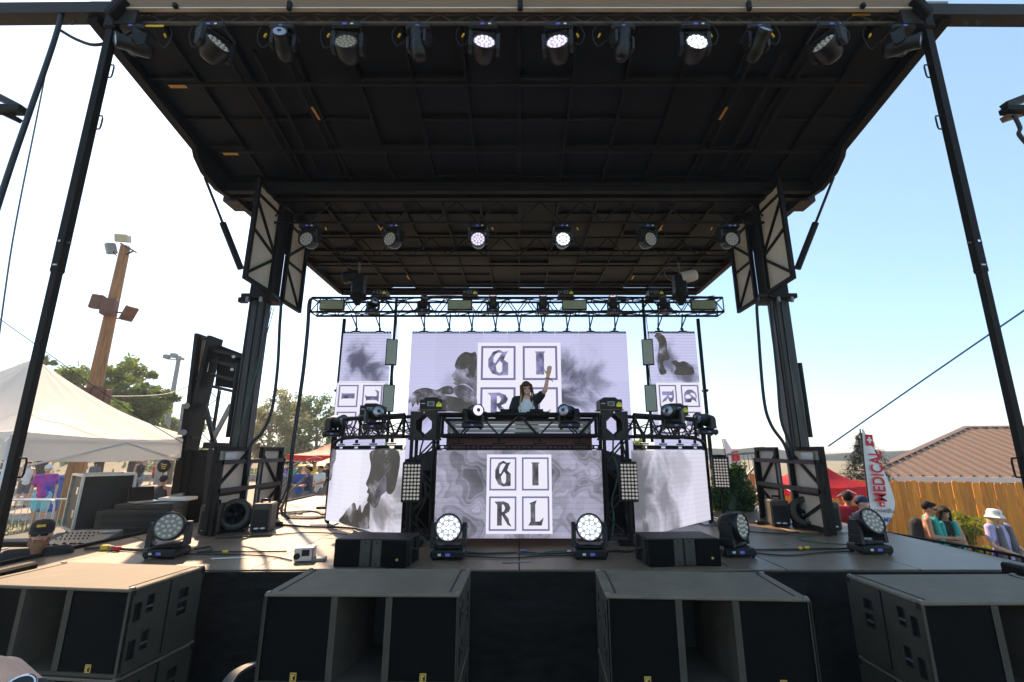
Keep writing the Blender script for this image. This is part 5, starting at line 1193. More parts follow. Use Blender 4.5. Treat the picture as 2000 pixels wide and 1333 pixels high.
# ================================================================== SURROUNDINGS: tents, poles, trees, fence, building, flags
def canopy_tent(label, C, ang, half, ze, zp, zv, m, leg_m='white_paint', logo_corner=None):
    """square pop-up tent: C centre, corners at distance half along ang + k*90deg"""
    C = V(C); t = thing('canopy_tent', label, 'tent', (C.x, C.y, gz(C.x, C.y)))
    cs = [V((C.x + half * math.cos(ang + k * math.pi / 2), C.y + half * math.sin(ang + k * math.pi / 2), ze)) for k in range(4)]
    P = V((C.x, C.y, zp)); n = 26; rw = random.Random(int(C.x * 7))
    wr_ = [(rw.uniform(3, 19), rw.uniform(2, 12), rw.uniform(0, 6)) for _ in range(6)]
    for k in range(4):
        a, c = cs[k], cs[(k + 1) % 4]; b = MB(); vs = []; fs = []
        for i in range(n + 1):
            s = i / n
            for j in range(n + 1):
                u = j / n; e = a.lerp(c, u); p = P.lerp(e, s)
                sag = -.16 * math.sin(math.pi * s) * (1 - .35 * math.sin(math.pi * u)) - .05 * math.sin(math.pi * u) * s + sum(.0035 * math.sin(u * a_ * 2 + s * b_ + p_) for a_, b_, p_ in wr_) * (.3 + s)
                vs.append(p + V((0, 0, sag)))
        for i in range(n):
            for j in range(n): q = i * (n + 1) + j; fs.append((q, q + 1, q + n + 2, q + n + 1))
        b.add(vs, fs, 0, True); b.build('roof_cloth', m, t)
        b = MB(); vs = []; k2 = 24
        for r_ in range(4):
            for j in range(k2 + 1):
                u = j / k2; e = a.lerp(c, u); o = (e - V((C.x, C.y, ze))).normalized() * (.012 * math.sin(u * 31) * r_ / 3)
                vs.append(e + o + V((0, 0, -.05 * math.sin(math.pi * u) - (ze - zv) * r_ / 3)))
        b.add(vs, [(r_ * (k2 + 1) + j, r_ * (k2 + 1) + j + 1, (r_ + 1) * (k2 + 1) + j + 1, (r_ + 1) * (k2 + 1) + j) for r_ in range(3) for j in range(k2)], 0, True); b.build('valance', m, t)
        q = a.lerp(V((C.x, C.y, ze)), .02); MB().bb((q.x - .02, q.y - .02, gz(q.x, q.y)), (q.x + .02, q.y + .02, ze - .03)).build('leg', leg_m, t)
        MB().tube(a.lerp(P, .03) - V((0, 0, .12)), c.lerp(P, .03) - V((0, 0, .12)), .014, 6).build('truss_bar', leg_m, t)
        MB().tube(a.lerp(P, .03) - V((0, 0, .45)), a.lerp(c, .5) - V((0, 0, .1)), .012, 6).build('scissor_bar', leg_m, t); MB().tube(c.lerp(P, .03) - V((0, 0, .45)), a.lerp(c, .5) - V((0, 0, .1)), .012, 6).build('scissor_bar', leg_m, t)
    return t, cs
tn, cs = canopy_tent('white pop up tent beside the stage over the mixing desk', (-6.93, 6.4, 0), math.atan2(.73, .683), 2.12, 2.40, 3.48, 2.10, 'canopy_white')
# sail shaped maker mark on the valance next to the stage
q = at(375, 877, 7.86); A_ = cs[3]; B_ = cs[0]; ux = (B_ - A_); ux.z = 0; ux.normalize(); nr = V((ux.y, -ux.x, 0))
q = B_ - ux * .22 + V((0, 0, -.17)) + nr * .02
mm = plane_m(q, ux, nr)
MB().prism([(-.09, -.05), (.09, -.05), (.09, .07), (-.09, .07)], mm, .001).build('maker_mark', 'label_orange', tn)
MB().prism([(-.01, -.045), (.06, -.045), (.035, .09)], mm @ Matrix.Translation((0, 0, .002)), .001).build('maker_mark', 'connector_red', tn)

canopy_tent('red pop up tent behind the stage at the medical flag', (7.2, 11.6, 0), math.atan2(-.53, .85), 1.25, 1.43, 2.05, 1.20, 'canopy_red')
canopy_tent('small far red tent seen between tower and screens', (-9.6, 24, 0), R(40), 2.1, 2.0, 2.6, 1.75, 'canopy_red')
canopy_tent('small far yellow tent seen between tower and screens', (-8.2, 21, 0), R(30), 1.7, 1.6, 2.0, 1.35, 'canopy_yellow')
t = thing('container', 'dark green container behind the stage beside the tent side wing', 'container', (-9.1, 26, 0))
MB().bb((-10.8, 26, .2), (-8.0, 28.4, 2.9), 0, .03).build('body', 'canopy_green', t)
for k in range(14): MB().bb((-10.75 + k * .2, 25.96, .25), (-10.66 + k * .2, 26.0, 2.85)).build('rib', 'canopy_green', t)

# wooden pole with flood lights
p = at(215, 620, 16); X = p.x
t = thing('light_pole', 'brown wooden pole with flood lamps rising behind the white tent', 'pole', (X, 16, 0))
MB().tube((X, 16, 0), (X, 16, 9.75), .27, 14, 0, .155).build('shaft', 'wood_pole', t)
MB().box((X + .05, 15.84, 4.6), (.16, .02, .1), 0, None, .01).build('tag_plate', 'label_white', t)
for x, y, s_, rz, m in ((240, 466, (.46, .25, .3), .2, 'lamp_glass'), (217, 486, (.22, .3, .42), -.5, 'lamp_grey')):
    q = at(x, y, 15.9); MB().box(q, s_, 0, Euler((.35, 0, rz)).to_matrix(), .03).build('flood_lamp', m, t)
MB().beam(at(236, 476, 15.9), at(266, 493, 15.9), .06, .06).build('cross_arm', 'dark_steel', t); MB().beam(at(246, 498, 15.9), at(262, 490, 15.9), .04, .04).build('arm_brace', 'dark_steel', t); MB().beam(at(229, 500, 15.9), at(219, 490, 15.9), .04, .04).build('arm_brace', 'dark_steel', t)
for (x, y, s_, rz, tilt) in ((190, 590, (.38, .22, .52), .2, .1), (213, 600, (.42, .3, .6), .35, .0), (252, 613, (.16, .4, .55), -.3, .5)):
    q = at(x, y, 15.7); MB().box(q, s_, 0, Euler((0, tilt, rz)).to_matrix(), .03).build('flood_lamp', 'rust_steel', t)
MB().beam(at(222, 610, 15.8), at(248, 612, 15.8), .05, .05).build('cross_arm', 'rust_steel', t); MB().beam(at(225, 622, 15.8), at(245, 623, 15.8), .04, .04).build('cross_arm', 'rust_steel', t)
b = MB()
for k in range(8):
    a = k * math.pi / 4; b.box((X + .42 * math.cos(a), 16 + .42 * math.sin(a), 3.55), (.10, .36, 1.5), 0, Matrix.Rotation(a, 3, 'Z'), .02)
for k in range(8):
    a = k * math.pi / 4 + .2; o = V((X + .42 * math.cos(a), 16 + .42 * math.sin(a), 3.55))
    MB().box(o, (.10, .33, 1.5 + .12 * math.sin(k * 2.1)), 0, Matrix.Rotation(a, 3, 'Z'), .02).build('guard_plate', 'rust_steel', t)
MB().path(bez([(X - .25, 15.7, 4.5), (X - .32, 15.6, 3.9), (X - .2, 15.5, 3.4), (X - .36, 15.5, 3.1), (X - .2, 15.55, 3.8)], 6), .015, 5).build('wire_loop', 'cable_grey', t)
p = at(337, 770, 36)
t = thing('lamp_post', 'tall thin grey lamp post with three floods behind the trees', 'lamp post', (p.x, 36, gz(p.x, 36)))
MB().tube((p.x, 36, gz(p.x, 36)), (p.x, 36, at(340, 696, 36).z), .22, 10, 0, .15).build('shaft', 'lamp_grey', t)
for x, y, s_ in ((326, 697, (.42, .4, .34)), (340, 695, (.46, .4, .36)), (352, 701, (.5, .4, .2))): MB().box(at(x, y, 36), s_, 0, None, .04).build('flood_lamp', 'lamp_grey', t)
MB().beam(at(326, 702, 36), at(352, 703, 36), .08, .08).build('cross_arm', 'lamp_grey', t)

# wires
def wire(label, pts, r, m='cable'):
    t = MB().path(bez(pts, 8), r, 5).build('wire', m); tag(t, label, 'wire'); return t
wire('blue guy wire rising from the flag side tower across the sky', [at(1618, 872, 7.8), at(1800, 745, 6.6), at(2080, 552, 5.2)], .012, 'wire_blue')
wire('thin black guy line crossing in front of the white tent', [at(-40, 595, 6.0), at(100, 695, 6.2), at(250, 800, 6.6), at(395, 888, 7.4)], .006)
wire('thin power line running behind the white tent to the hitch frame', [at(150, 770, 16), at(240, 775, 20), at(325, 770, 24), at(375, 752, 26)], .03)
wire('thick black cable hanging from the outrigger beam past the left post', [at(120, 30, 4.2), at(112, 62, 4.15), at(95, 115, 4.1), at(60, 215, 4.0), at(20, 330, 3.9), at(-25, 470, 3.8)], .026)
wire('thin violet grey rope hanging beside the thick left cable', [at(104, 70, 4.2), at(70, 240, 4.1), at(25, 470, 4.0), at(-10, 720, 3.9)], .007, 'cable_grey')
wire('black cable sagging from the outrigger to the first roof light', [at(118, 60, 4.2), at(150, 78, 4.2), at(185, 88, 4.2), at(225, 78, 4.2), at(258, 60, 4.2)], .018)
for sx in (-1, 1):     # ends of the line array rigging cut off by the picture edges
    t = thing('rigging_arm', 'dark steel rigging arm jutting in at the %s picture edge' % ('left' if sx < 0 else 'right'), 'rigging', at(-20 if sx < 0 else 2020, 215, 4.3))
    if sx < 0:
        MB().beam(at(-60, 160, 4.3), at(44, 214, 4.3), .08, .07).build('arm', 'dark_steel', t); MB().beam(at(-60, 212, 4.3), at(45, 216, 4.3), .1, .07).build('arm', 'black_steel', t); MB().beam(at(-60, 190, 4.35), at(38, 236, 4.35), .05, .05).build('arm', 'black_steel', t)
    else:
        MB().beam(at(2060, 170, 4.3), at(1962, 208, 4.3), .08, .07).build('arm', 'dark_steel', t); MB().beam(at(2060, 215, 4.3), at(1960, 216, 4.3), .1, .06).build('arm', 'black_steel', t); MB().beam(at(2060, 200, 4.36), at(1962, 232, 4.36), .08, .06).build('arm', 'fascia', t)
        MB().path(bez([at(1980, 225, 4.3), at(1992, 250, 4.3), at(1990, 262, 4.3), at(2004, 280, 4.3)], 6), .02, 6).build('cable', 'cable', t)

# ---- trees
def tree(label, x, y, h, cr, seed, leaf='leaf_a', bark='bark', n=5500, ls=.22, trunk_r=.2, base_f=.3, dens=1.0, lean=0.0, squash=1.0, name='tree'):
    rnd = random.Random(seed); g = gz(x, y); t = thing(name, label, 'tree', (x, y, g)); O = V((x, y, g))
    b = MB(); tip = V((lean, 0, h * .72)); bends = [V((0, 0, 0)), V((lean * .3 + rnd.uniform(-.1, .1), 0, h * .25)), V((lean * .65 + rnd.uniform(-.2, .2), rnd.uniform(-.2, .2), h * .5)), tip]
    pts = bez(bends, 5); k = len(pts); b.path([O + p for p in pts], .1, 10, 0, [trunk_r * (1 - .8 * i / (k - 1)) for i in range(k)])
    ends = []
    for i in range(20):
        f = rnd.uniform(base_f, .95); p0 = pts[int(f * (k - 1))]; a = rnd.uniform(0, 6.28) if i else 0; L = cr * rnd.uniform(.55, 1.0) * (1.15 - .5 * f)
        p1 = p0 + V((math.cos(a) * L, math.sin(a) * L, h * rnd.uniform(.12, .30))); pm = p0.lerp(p1, .5) + V((0, 0, h * .02)); b.path([O + q for q in bez([p0, pm, p1], 4)], .05, 6, 0, [trunk_r * .22 * (1 - .8 * j / 8) for j in range(9)]); ends += [p1, pm.lerp(p1, .5)]
        for q in range(3):
            p2 = p1 + V((rnd.uniform(-1, 1), rnd.uniform(-1, 1), rnd.uniform(-.2, .9))) * cr * .35; b.path([O + p1, O + p1.lerp(p2, .5) + V((0, 0, .05)), O + p2], .02, 4, 0, [trunk_r * .09, trunk_r * .06, trunk_r * .03]); ends.append(p2)
    ends += [tip, tip + V((rnd.uniform(-.3, .3) * cr, 0, h * .14)), tip + V((rnd.uniform(-.3, .3) * cr, 0, h * .22))]
    b.build('trunk', bark, t)
    c = MB(); per = max(4, int(n * 1.5 / len(ends)))
    for e in ends:
        rr = cr * rnd.uniform(.12, .30)
        for q in range(int(per * rnd.uniform(.55, 1.45) * dens)):
            d = V((rnd.gauss(0, 1), rnd.gauss(0, 1), rnd.gauss(0, .8) * squash)); d = d.normalized() * rr * (rnd.random() ** .45)
            p = O + e + d; s = ls * 1.15 * rnd.uniform(.55, 1.25); u = V((rnd.gauss(0, 1), rnd.gauss(0, 1), rnd.gauss(0, 1))).normalized(); v = u.orthogonal().normalized(); wv = u.cross(v)
            ang = rnd.uniform(0, 6.28); v2 = v * math.cos(ang) + wv * math.sin(ang); w2 = u.cross(v2)
            c.v += [p - v2 * s * .5, p + w2 * s * .28, p + v2 * s * .5, p - w2 * s * .28]; o = len(c.v) - 4; c.f.append((o, o + 1, o + 2, o + 3)); c.mi.append(0); c.sm.append(False)
    me = bpy.data.meshes.new('crown'); me.from_pydata([tuple(p) for p in c.v], [], c.f); me.materials.append(M[leaf]); link('crown', me, t)
    return t
def tree_px(label, xb, ytop, Y, wpx, **k):
    top = at(xb, ytop, Y); h = (top.z - gz(top.x, Y)) * .96; fw = ray(xb, ytop + 60)[1]
    return tree(label, top.x, Y, h * 1.0, wpx * Y / fw / 2 * .92, **k)
tree_px('leafy green tree left of the wooden pole, behind the tent peak', 128, 704, 30, 150, seed=2, leaf='leaf_a', n=8000, ls=.24, trunk_r=.35)
tree_px('dark tree tips over the tent at the left picture edge', 20, 722, 33, 90, seed=12, leaf='leaf_b', n=5500, ls=.24, trunk_r=.3)
tree_px('dark leafy tree just left of the rusty pole guard', 68, 692, 34, 70, seed=14, leaf='leaf_b', n=5500, ls=.24, trunk_r=.3)
tree_px('tall open leafy tree right of the wooden pole', 236, 704, 27, 150, seed=5, leaf='leaf_a', n=9000, ls=.22, trunk_r=.28)
tree_px('smaller pointed tree below the grey lamp post', 292, 738, 26, 120, seed=8, leaf='leaf_b', n=8000, ls=.21, trunk_r=.22)
tree_px('pale thin topped tree between tower and cable drop', 540, 752, 38, 130, seed=16, leaf='leaf_pale', n=6500, ls=.21, trunk_r=.26, bark='bark_pale', base_f=.12)
tree_px('pale lower tree hugging the left tower', 500, 800, 40, 70, seed=18, leaf='leaf_pale', n=3200, ls=.21, trunk_r=.22, bark='bark_pale', base_f=.1)
tree_px('green tree row nearest the tent side screen', 625, 772, 42, 120, seed=20, leaf='leaf_b', n=7500, ls=.21, trunk_r=.26, base_f=.15)
tree_px('rounded green tree behind the cable drop', 588, 782, 44, 70, seed=22, leaf='leaf_a', n=6500, ls=.21, trunk_r=.24, base_f=.15)
tree_px('green tree top showing in the gap left of the performer', 815, 856, 40, 50, seed=24, leaf='leaf_pale', n=2600, ls=.24, trunk_r=.2, base_f=.1)
tree_px('green tree top showing in the gap right of the performer', 1233, 852, 40, 60, seed=26, leaf='leaf_a', n=2600, ls=.24, trunk_r=.2, base_f=.1)
tree_px('hazy far tree clump beyond the tent corner', 352, 822, 90, 70, seed=28, leaf='leaf_pale', n=2600, ls=.7, trunk_r=.4, base_f=.05)
# the leaning trunk in front of the path
q = at(118, 985, 20); tree('stout leaning trunk of a tree seen under the tent cloth', q.x, 20, 4.4, 1.5, 30, 'leaf_b', 'bark_pale', 2500, .2, .42, .75, 1.0, .9)
q = at(208, 940, 34); tree('slender brown trunk of a tree on the bank under the tent', q.x, 40, 6, 1.8, 33, 'leaf_b', 'bark', 2200, .22, .26, .7)
# conifer by the medical flag
rnd = random.Random(44); Yc = 15.0; tp = at(1682, 846, Yc); g = gz(tp.x, Yc)
t = thing('conifer', 'drooping dark green conifer behind the medical flag', 'tree', (tp.x, Yc, g))
MB().tube((tp.x, Yc, g), (tp.x, Yc, tp.z), .14, 8, 0, .02).build('trunk', 'bark', t)
c = MB(); H = tp.z - g; br = MB()
for k in range(110):
    f = (k + .5) / 110; z = tp.z - f * H * .92; L = (.15 + 1.05 * f ** .8) * rnd.uniform(.55, 1.25); a = rnd.uniform(0, 6.28)
    tipb = V((tp.x + math.cos(a) * L, Yc + math.sin(a) * L, z + .12 * L - .1 * L * L)); br.tube((tp.x, Yc, z), tipb, .012, 4, 0, .004)
    for q in range(120):
        s = rnd.random() ** .7; p = V((tp.x, Yc, z)).lerp(tipb, s) + V((rnd.gauss(0, .045), rnd.gauss(0, .045), -rnd.random() * .22 * (.4 + s))); ln = rnd.uniform(.05, .14)
        u = V((rnd.gauss(0, .5), rnd.gauss(0, .5), -1)).normalized(); v = u.orthogonal().normalized() * ln * .22
        c.v += [p - v, p + u * ln, p + v, p - u * ln * .3]; o = len(c.v) - 4; c.f.append((o, o + 1, o + 2, o + 3)); c.mi.append(0); c.sm.append(False)
br.build('branches', 'bark', t)
me = bpy.data.meshes.new('needles'); me.from_pydata([tuple(p) for p in c.v], [], c.f); me.materials.append(M['leaf_conifer']); link('needles', me, t)

def leaf_blob(b, c, r, n, ls, rnd):
    for q in range(n):
        d = V((rnd.gauss(0, 1), rnd.gauss(0, 1), rnd.gauss(0, 1))).normalized() * (rnd.random() ** .35); p = V(c) + V((d.x * r[0], d.y * r[1], d.z * r[2])); s = ls * rnd.uniform(.6, 1.3)
        u = V((rnd.gauss(0, 1), rnd.gauss(0, 1), rnd.gauss(0, 1))).normalized(); v = u.orthogonal().normalized(); wv = u.cross(v)
        b.v += [p - v * s * .5, p + wv * s * .34, p + v * s * .5, p - wv * s * .34]; o = len(b.v) - 4; b.f.append((o, o + 1, o + 2, o + 3)); b.mi.append(0); b.sm.append(False)
# yellow green shrub by the fence
rnd = random.Random(50); q = at(1892, 1065, 9.9); g = gz(q.x, 9.9)
t = thing('shrub', 'yellow green shrub with thin stems in front of the wooden fence', 'shrub', (q.x, 9.9, g)); b = MB(); st = MB()
for k in range(16):
    e = V((q.x + rnd.uniform(-.42, .42), 9.9 + rnd.uniform(-.3, .3), g + rnd.uniform(.55, 1.42))); st.path([V((q.x + rnd.uniform(-.05, .05), 9.9, g)), V((q.x, 9.9, g)).lerp(e, .5) + V((0, 0, .06)), e], .012, 5); leaf_blob(b, e, (.17, .17, .13), 120, .075, rnd)
st.build('stems', 'bark', t); me = bpy.data.meshes.new('foliage'); me.from_pydata([tuple(p) for p in b.v], [], b.f); me.materials.append(M['leaf_shrub']); link('foliage', me, t)
q = at(1975, 1060, 9.9); t = thing('grass_clump', 'small green grass clump at the foot of the fence', 'plant', (q.x, 9.9, gz(q.x, 9.9))); b = MB(); leaf_blob(b, (q.x, 9.9, gz(q.x, 9.9) + .32), (.25, .2, .3), 400, .1, rnd); me = bpy.data.meshes.new('blades'); me.from_pydata([tuple(p) for p in b.v], [], b.f); me.materials.append(M['leaf_a']); link('blades', me, t)
# ivy covered screen behind the right wing
rnd = random.Random(52); Yi = 9.1; a = at(1387, 905, Yi); c_ = at(1458, 1000, Yi)
t = thing('ivy_hedge', 'green ivy covered block standing on the deck behind the right wing screen', 'hedge', ((a.x + c_.x) / 2, Yi, DZ))
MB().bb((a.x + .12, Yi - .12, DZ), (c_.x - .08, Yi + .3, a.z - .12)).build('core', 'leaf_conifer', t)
b = MB()
for k in range(150): 
    f = rnd.random(); x = a.x + (c_.x - a.x) * rnd.random(); z = DZ + (a.z - DZ - .05) * rnd.random(); x += (.12 if z < DZ + .35 else 0) * (1 if x > (a.x + c_.x) / 2 else -1)
    leaf_blob(b, (x, Yi - .14 + rnd.uniform(-.06, .1), z), (.10, .06, .10), 46, .055, rnd)
me = bpy.data.meshes.new('leaves'); me.from_pydata([tuple(p) for p in b.v], [], b.f); me.materials.append(M['leaf_ivy']); link('leaves', me, t)
# silver stage gate / stair rails right of the ivy
t = thing('stair_gate', 'bare aluminium gate frame with bars behind the flag side tower', 'gate', (4.4, 9.6, DZ)); Yg = 9.4
pl_ = [at(1420, 888, Yg), at(1475, 886, Yg), at(1491, 995, Yg)]
for a, c_ in (((1420, 888), (1474, 885)), ((1474, 885), (1492, 996)), ((1420, 888), (1432, 1000)), ((1455, 930), (1491, 975)), ((1474, 912), (1457, 932)), ((1488, 928), (1500, 996)), ((1466, 985), (1490, 950))): MB().tube(at(*a, Yg), at(*c_, Yg), .022, 8).build('frame_tube', 'grey_steel', t)
for k in range(6): MB().tube(at(1428 + k * 8, 887, Yg), at(1436 + k * 8.6, 960, Yg), .007, 6).build('bar', 'grey_steel', t)
# railing of the back stairs on the tent side
t = thing('stair_rail', 'grey metal stair rail at the rear of the deck on the tent side', 'rail', (-5, 10.5, DZ)); Yg = 10.3
for a, c_ in (((560, 915), (585, 905)), ((540, 960), (590, 912)), ((540, 985), (600, 930)), ((538, 938), (540, 1000)), ((548, 925), (546, 1000))): MB().tube(at(*a, Yg), at(*c_, Yg), .025, 8).build('rail_tube', 'grey_steel', t)

# ---- wooden fence
t = thing('wooden_fence', 'orange stained board fence with uneven top behind the people', 'fence', (10, 11, -.5))
rnd = random.Random(60); F0 = V((6.4, 13.5, 0)); F1 = V((14.2, 11.0, 0)); L = (F1 - F0).length; ux = (F1 - F0).normalized(); nr = V((ux.y, -ux.x, 0)); x = 0
rot = Matrix.Rotation(math.atan2(ux.y, ux.x), 3, 'Z')
while x < L:
    wd = .14; h = 1.93 + rnd.uniform(-.03, .03); c = F0 + ux * (x + wd / 2) + nr * rnd.uniform(-.006, .006); g = gz(c.x, c.y)
    m4 = Matrix.Translation((c.x, c.y, g)) @ rot.to_4x4() @ Matrix.Rotation(rnd.uniform(-.008, .008), 4, 'Y') @ Matrix(((1, 0, 0, 0), (0, 0, -1, .01), (0, 1, 0, 0), (0, 0, 0, 1)))
    MB().prism([(-.068, .03), (.068, .03), (.068, h - .035), (.042, h), (-.042, h), (-.068, h - .035)], m4, .02).build('board', 'fence_wood', t); x += wd
for z in (.4, 1.5): MB().beam(F0 - nr * .04 + V((0, 0, -.5 + z)), F1 - nr * .04 + V((0, 0, -.5 + z)), .04, .09).build('rail', 'fence_wood', t)
# ---- building with ribbed metal roof
t = thing('hip_roof_building', 'low building with brown ribbed metal hip roof behind the fence', 'building', (16, 20, -.5))
Yb = 16.0; E0 = at(1683, 930, Yb); E1 = V((E0.x + 16, Yb - 2.6, E0.z)); ze = E0.z
Rg0 = at(1887, 836, 19.5); Rg1 = Rg0 + V((12, -1.9, .0)); nrib = 44
du = (E1 - E0).normalized()
b = MB(); b.add([E0, E1, Rg1, Rg0], [(0, 1, 2, 3)]); back = E0 + V((5.8, 7.2, 0)); b.add([E0, Rg0, back], [(0, 1, 2)]); b.add([Rg0, Rg1, Rg1 + V((2, 4, -2)), back], [(0, 1, 2, 3)]); b.build('roof', 'roof_metal', t)
n_ = (E1 - E0).cross(Rg0 - E0).normalized(); n_ = n_ if n_.z > 0 else -n_
for k in range(nrib):
    u = k / nrib; p = E0.lerp(E1, u); d = (Rg0 - E0) - du * ((Rg0 - E0).dot(du)); tt = 1.0; hip = (Rg0 - E0).dot(du); s = u * (E1 - E0).length
    tt = min(1.0, s / hip) if hip > 0 else 1.0
    if tt > .03: MB().beam(p + n_ * .02, p + d * tt + n_ * .02, .07, .07, 0, n_).build('standing_seam', 'roof_seam', t)
MB().beam(E0 + n_ * .03, Rg0 + n_ * .03, .16, .06, 0, n_).build('hip_cap', 'roof_metal', t); MB().beam(Rg0 + n_ * .03, Rg1 + n_ * .03, .16, .06, 0, n_).build('ridge_cap', 'roof_metal', t)
MB().beam(E0 + V((0, -.03, -.09)), E1 + V((0, -.03, -.09)), .06, .17).build('fascia_board', 'trim_white', t)
MB().beam(E0 + V((0, .5, -.2)), E1 + V((0, .5, -.2)), 1.0, .03).build('soffit', 'wall_tan', t)
w0 = E0.lerp(E1, .27) + V((0, .9, 0)); w1 = E1 + V((0, .9, 0)); b = MB(); b.add([V((w0.x, w0.y, -.5)), V((w1.x, w1.y, -.5)), w1 - V((0, 0, .2)), w0 - V((0, 0, .2))], [(0, 1, 2, 3)]); b.add([V((w0.x, w0.y, -.5)), V((w0.x + .8, w0.y + 5, -.5)), w0 + V((.8, 5, -.2)), w0 - V((0, 0, .2))], [(0, 1, 2, 3)]); b.build('wall', 'wall_tan', t)
for k in range(4): MB().box(w0.lerp(w1, .06 + k * .22) + V((0, -.03, -.75)), (1.0, .06, .7), 0, None, .01).build('window', 'glass_dark', t)
MB().bb((E0.x + .15, E0.y + .1, -.5), (E0.x + .3, E0.y + .25, ze - .1)).build('porch_post', 'trim_white', t)

# ---- feather flags
def feather(label, base, h, tilt, wd, full=True, z0=.55):
    t = thing('feather_flag', label, 'flag', base, None, False); t.rotation_euler = (0, R(tilt), 0)
    MB().tube((-.02, 0, 0), (-.02, 0, h + z0), .012, 8).build('pole', 'dark_steel', t); MB().lathe([(.0, .03), (.2, .03), (.22, .0)], None, 16).build('foot', 'dark_steel', t)
    n = 22; vs = []
    for i in range(n + 1):
        s = i / n; wv = wd * (max(0.0, 1 - (s / .28 - 1) ** 2 * .55) if s < .28 else 1 - .88 * ((s - .28) / .72) ** 1.25)
        for j in range(7): u = j / 6; vs.append((wv * u, .02 * math.sin(u * 3 + s * 4) , z0 + h * s))
    b = MB(); b.add(vs, [(i * 7 + j, i * 7 + j + 1, (i + 1) * 7 + j + 1, (i + 1) * 7 + j) for i in range(n) for j in range(6)], 0, True); b.build('cloth', 'flag_white', t)
    def word(txt, size, x, z, m, sx=1.0, rot=90):
        o = link('lettering', text_mesh(txt, size), t); o.data.materials.append(M[m]); o.location = (x, -.035, z); o.rotation_euler = (R(90), R(-rot), 0); xs_ = [v.co.x for v in o.data.vertices]; o.scale = (sx / (max(xs_) - min(xs_)), 1, 1)
    if full:
        word('MEDICAL', .31, wd * .43, z0 + h * .52, 'flag_red', h * .52)
        q = (wd * .24, z0 + h * .885); m4 = Matrix(((1, 0, 0, q[0]), (0, 0, -1, -.03), (0, 1, 0, q[1]), (0, 0, 0, 1)))
        MB().prism([(-.07, -.10), (.07, -.10), (.065, .10), (-.065, .10)], m4, .003).build('cross_field', 'flag_red', t)
        MB().prism([(-.05, -.017), (-.017, -.017), (-.017, -.055), (.017, -.055), (.017, -.017), (.05, -.017), (.05, .017), (.017, .017), (.017, .055), (-.017, .055), (-.017, .017), (-.05, .017)], m4 @ Matrix.Translation((0, 0, .004)), .002).build('cross_mark', 'flag_white', t)
        m5 = Matrix(((1, 0, 0, wd * .45), (0, 0, -1, -.03), (0, 1, 0, z0 + h * .235), (0, 0, 0, 1))); MB().prism([(-.04, -.04), (.04, -.04), (.04, .04), (-.04, .04)], m5, .003).build('cross_field', 'flag_red', t)
        MB().prism([(-.026, -.008), (-.008, -.008), (-.008, -.026), (.008, -.026), (.008, -.008), (.026, -.008), (.026, .008), (.008, .008), (.008, .026), (-.008, .026), (-.008, .008), (-.026, .008)], m5 @ Matrix.Translation((0, 0, .004)), .002).build('cross_mark', 'flag_white', t)
        word('crowdRx', .10, wd * .5, z0 + h * .175, 'flag_grey', wd * .84, 0); word('AMR', .12, wd * .5, z0 + h * .085, 'flag_blue', wd * .5, 0)
    else:
        m5 = Matrix(((1, 0, 0, wd * .4), (0, 0, -1, -.03), (0, 1, 0, z0 + h * .78), (0, 0, 0, 1))); MB().prism([(-.12, -.14), (.12, -.14), (.10, .14), (-.10, .14)], m5, .003).build('cross_field', 'flag_red', t)
        word('MEDICAL', .22, wd * .45, z0 + h * .42, 'flag_red', h * .5)
    return t
q = at(1719, 1055, 8.6); p2 = at(1699, 862, 8.6)
feather('white feather flag with red MEDICAL lettering beside the stage', (6.19, 8.6, gz(6.2, 8.6)), 1.72, 3.2, .44, True, 1.17)
q = at(1465, 1000, 13.5); feather('far feather flag with red square seen through the gate', (q.x - .25, 13.5, gz(q.x, 13.5)), 2.35, -6, .62, False)

# ---- crowd barriers
def barrier(label, p, rz, L=2.2, h=1.1):
    t = thing('crowd_barrier', label, 'barrier', p, 'crowd barriers', False); t.rotation_euler = (0, 0, rz)
    MB().path(bez([(-L / 2, 0, .15), (-L / 2, 0, h - .2), (-L / 2 + .06, 0, h - .05), (-L / 2 + .2, 0, h), (L / 2 - .2, 0, h), (L / 2 - .06, 0, h - .05), (L / 2, 0, h - .2), (L / 2, 0, .15)], 4), .02, 8).build('frame', 'aluminium', t)
    MB().tube((-L / 2, 0, .2), (L / 2, 0, .2), .016, 8).build('bottom_rail', 'aluminium', t)
    for k in range(15): MB().tube((-L / 2 + L * (k + 1) / 16, 0, .2), (-L / 2 + L * (k + 1) / 16, 0, h), .007, 6).build('bar', 'aluminium', t)
    for x in (-L / 2 + .3, L / 2 - .3): MB().beam((x, -.3, .02), (x, .3, .02), .05, .03).build('foot', 'aluminium', t); MB().tube((x, 0, .02), (x, 0, .2), .014, 6).build('stem', 'aluminium', t)
for x, y, Yq, nm in ((85, 972, 11.0, 'left of the flight case'), (290, 966, 12.2, 'right of the flight case'), (10, 974, 10.8, 'at the left picture edge')):
    p = at(x, y, Yq); barrier('silver crowd barrier on the grass ' + nm, (p.x, Yq, gz(p.x, Yq)), .05)
t = thing('bin', 'blue recycling bin beside the leaning tree trunk', 'bin', at(106, 975, 18) * 1); q = at(106, 965, 18)
MB().bb((q.x - .3, 17.7, gz(q.x, 18)), (q.x + .35, 18.3, 1.15), 0, .04).build('body', 'bin_blue', t); MB().bb((q.x - .34, 17.66, 1.15), (q.x + .39, 18.34, 1.24), 0, .03).build('lid', 'bin_blue', t)
t = thing('sign_board', 'dark upright sign board with pale lines of text on the path', 'sign', at(262, 965, 27)); q = at(262, 930, 27)
MB().bb((q.x - .32, 27, gz(q.x, 27)), (q.x + .32, 27.08, at(262, 893, 27).z), 0, .01).build('board', 'cloth_black', t)
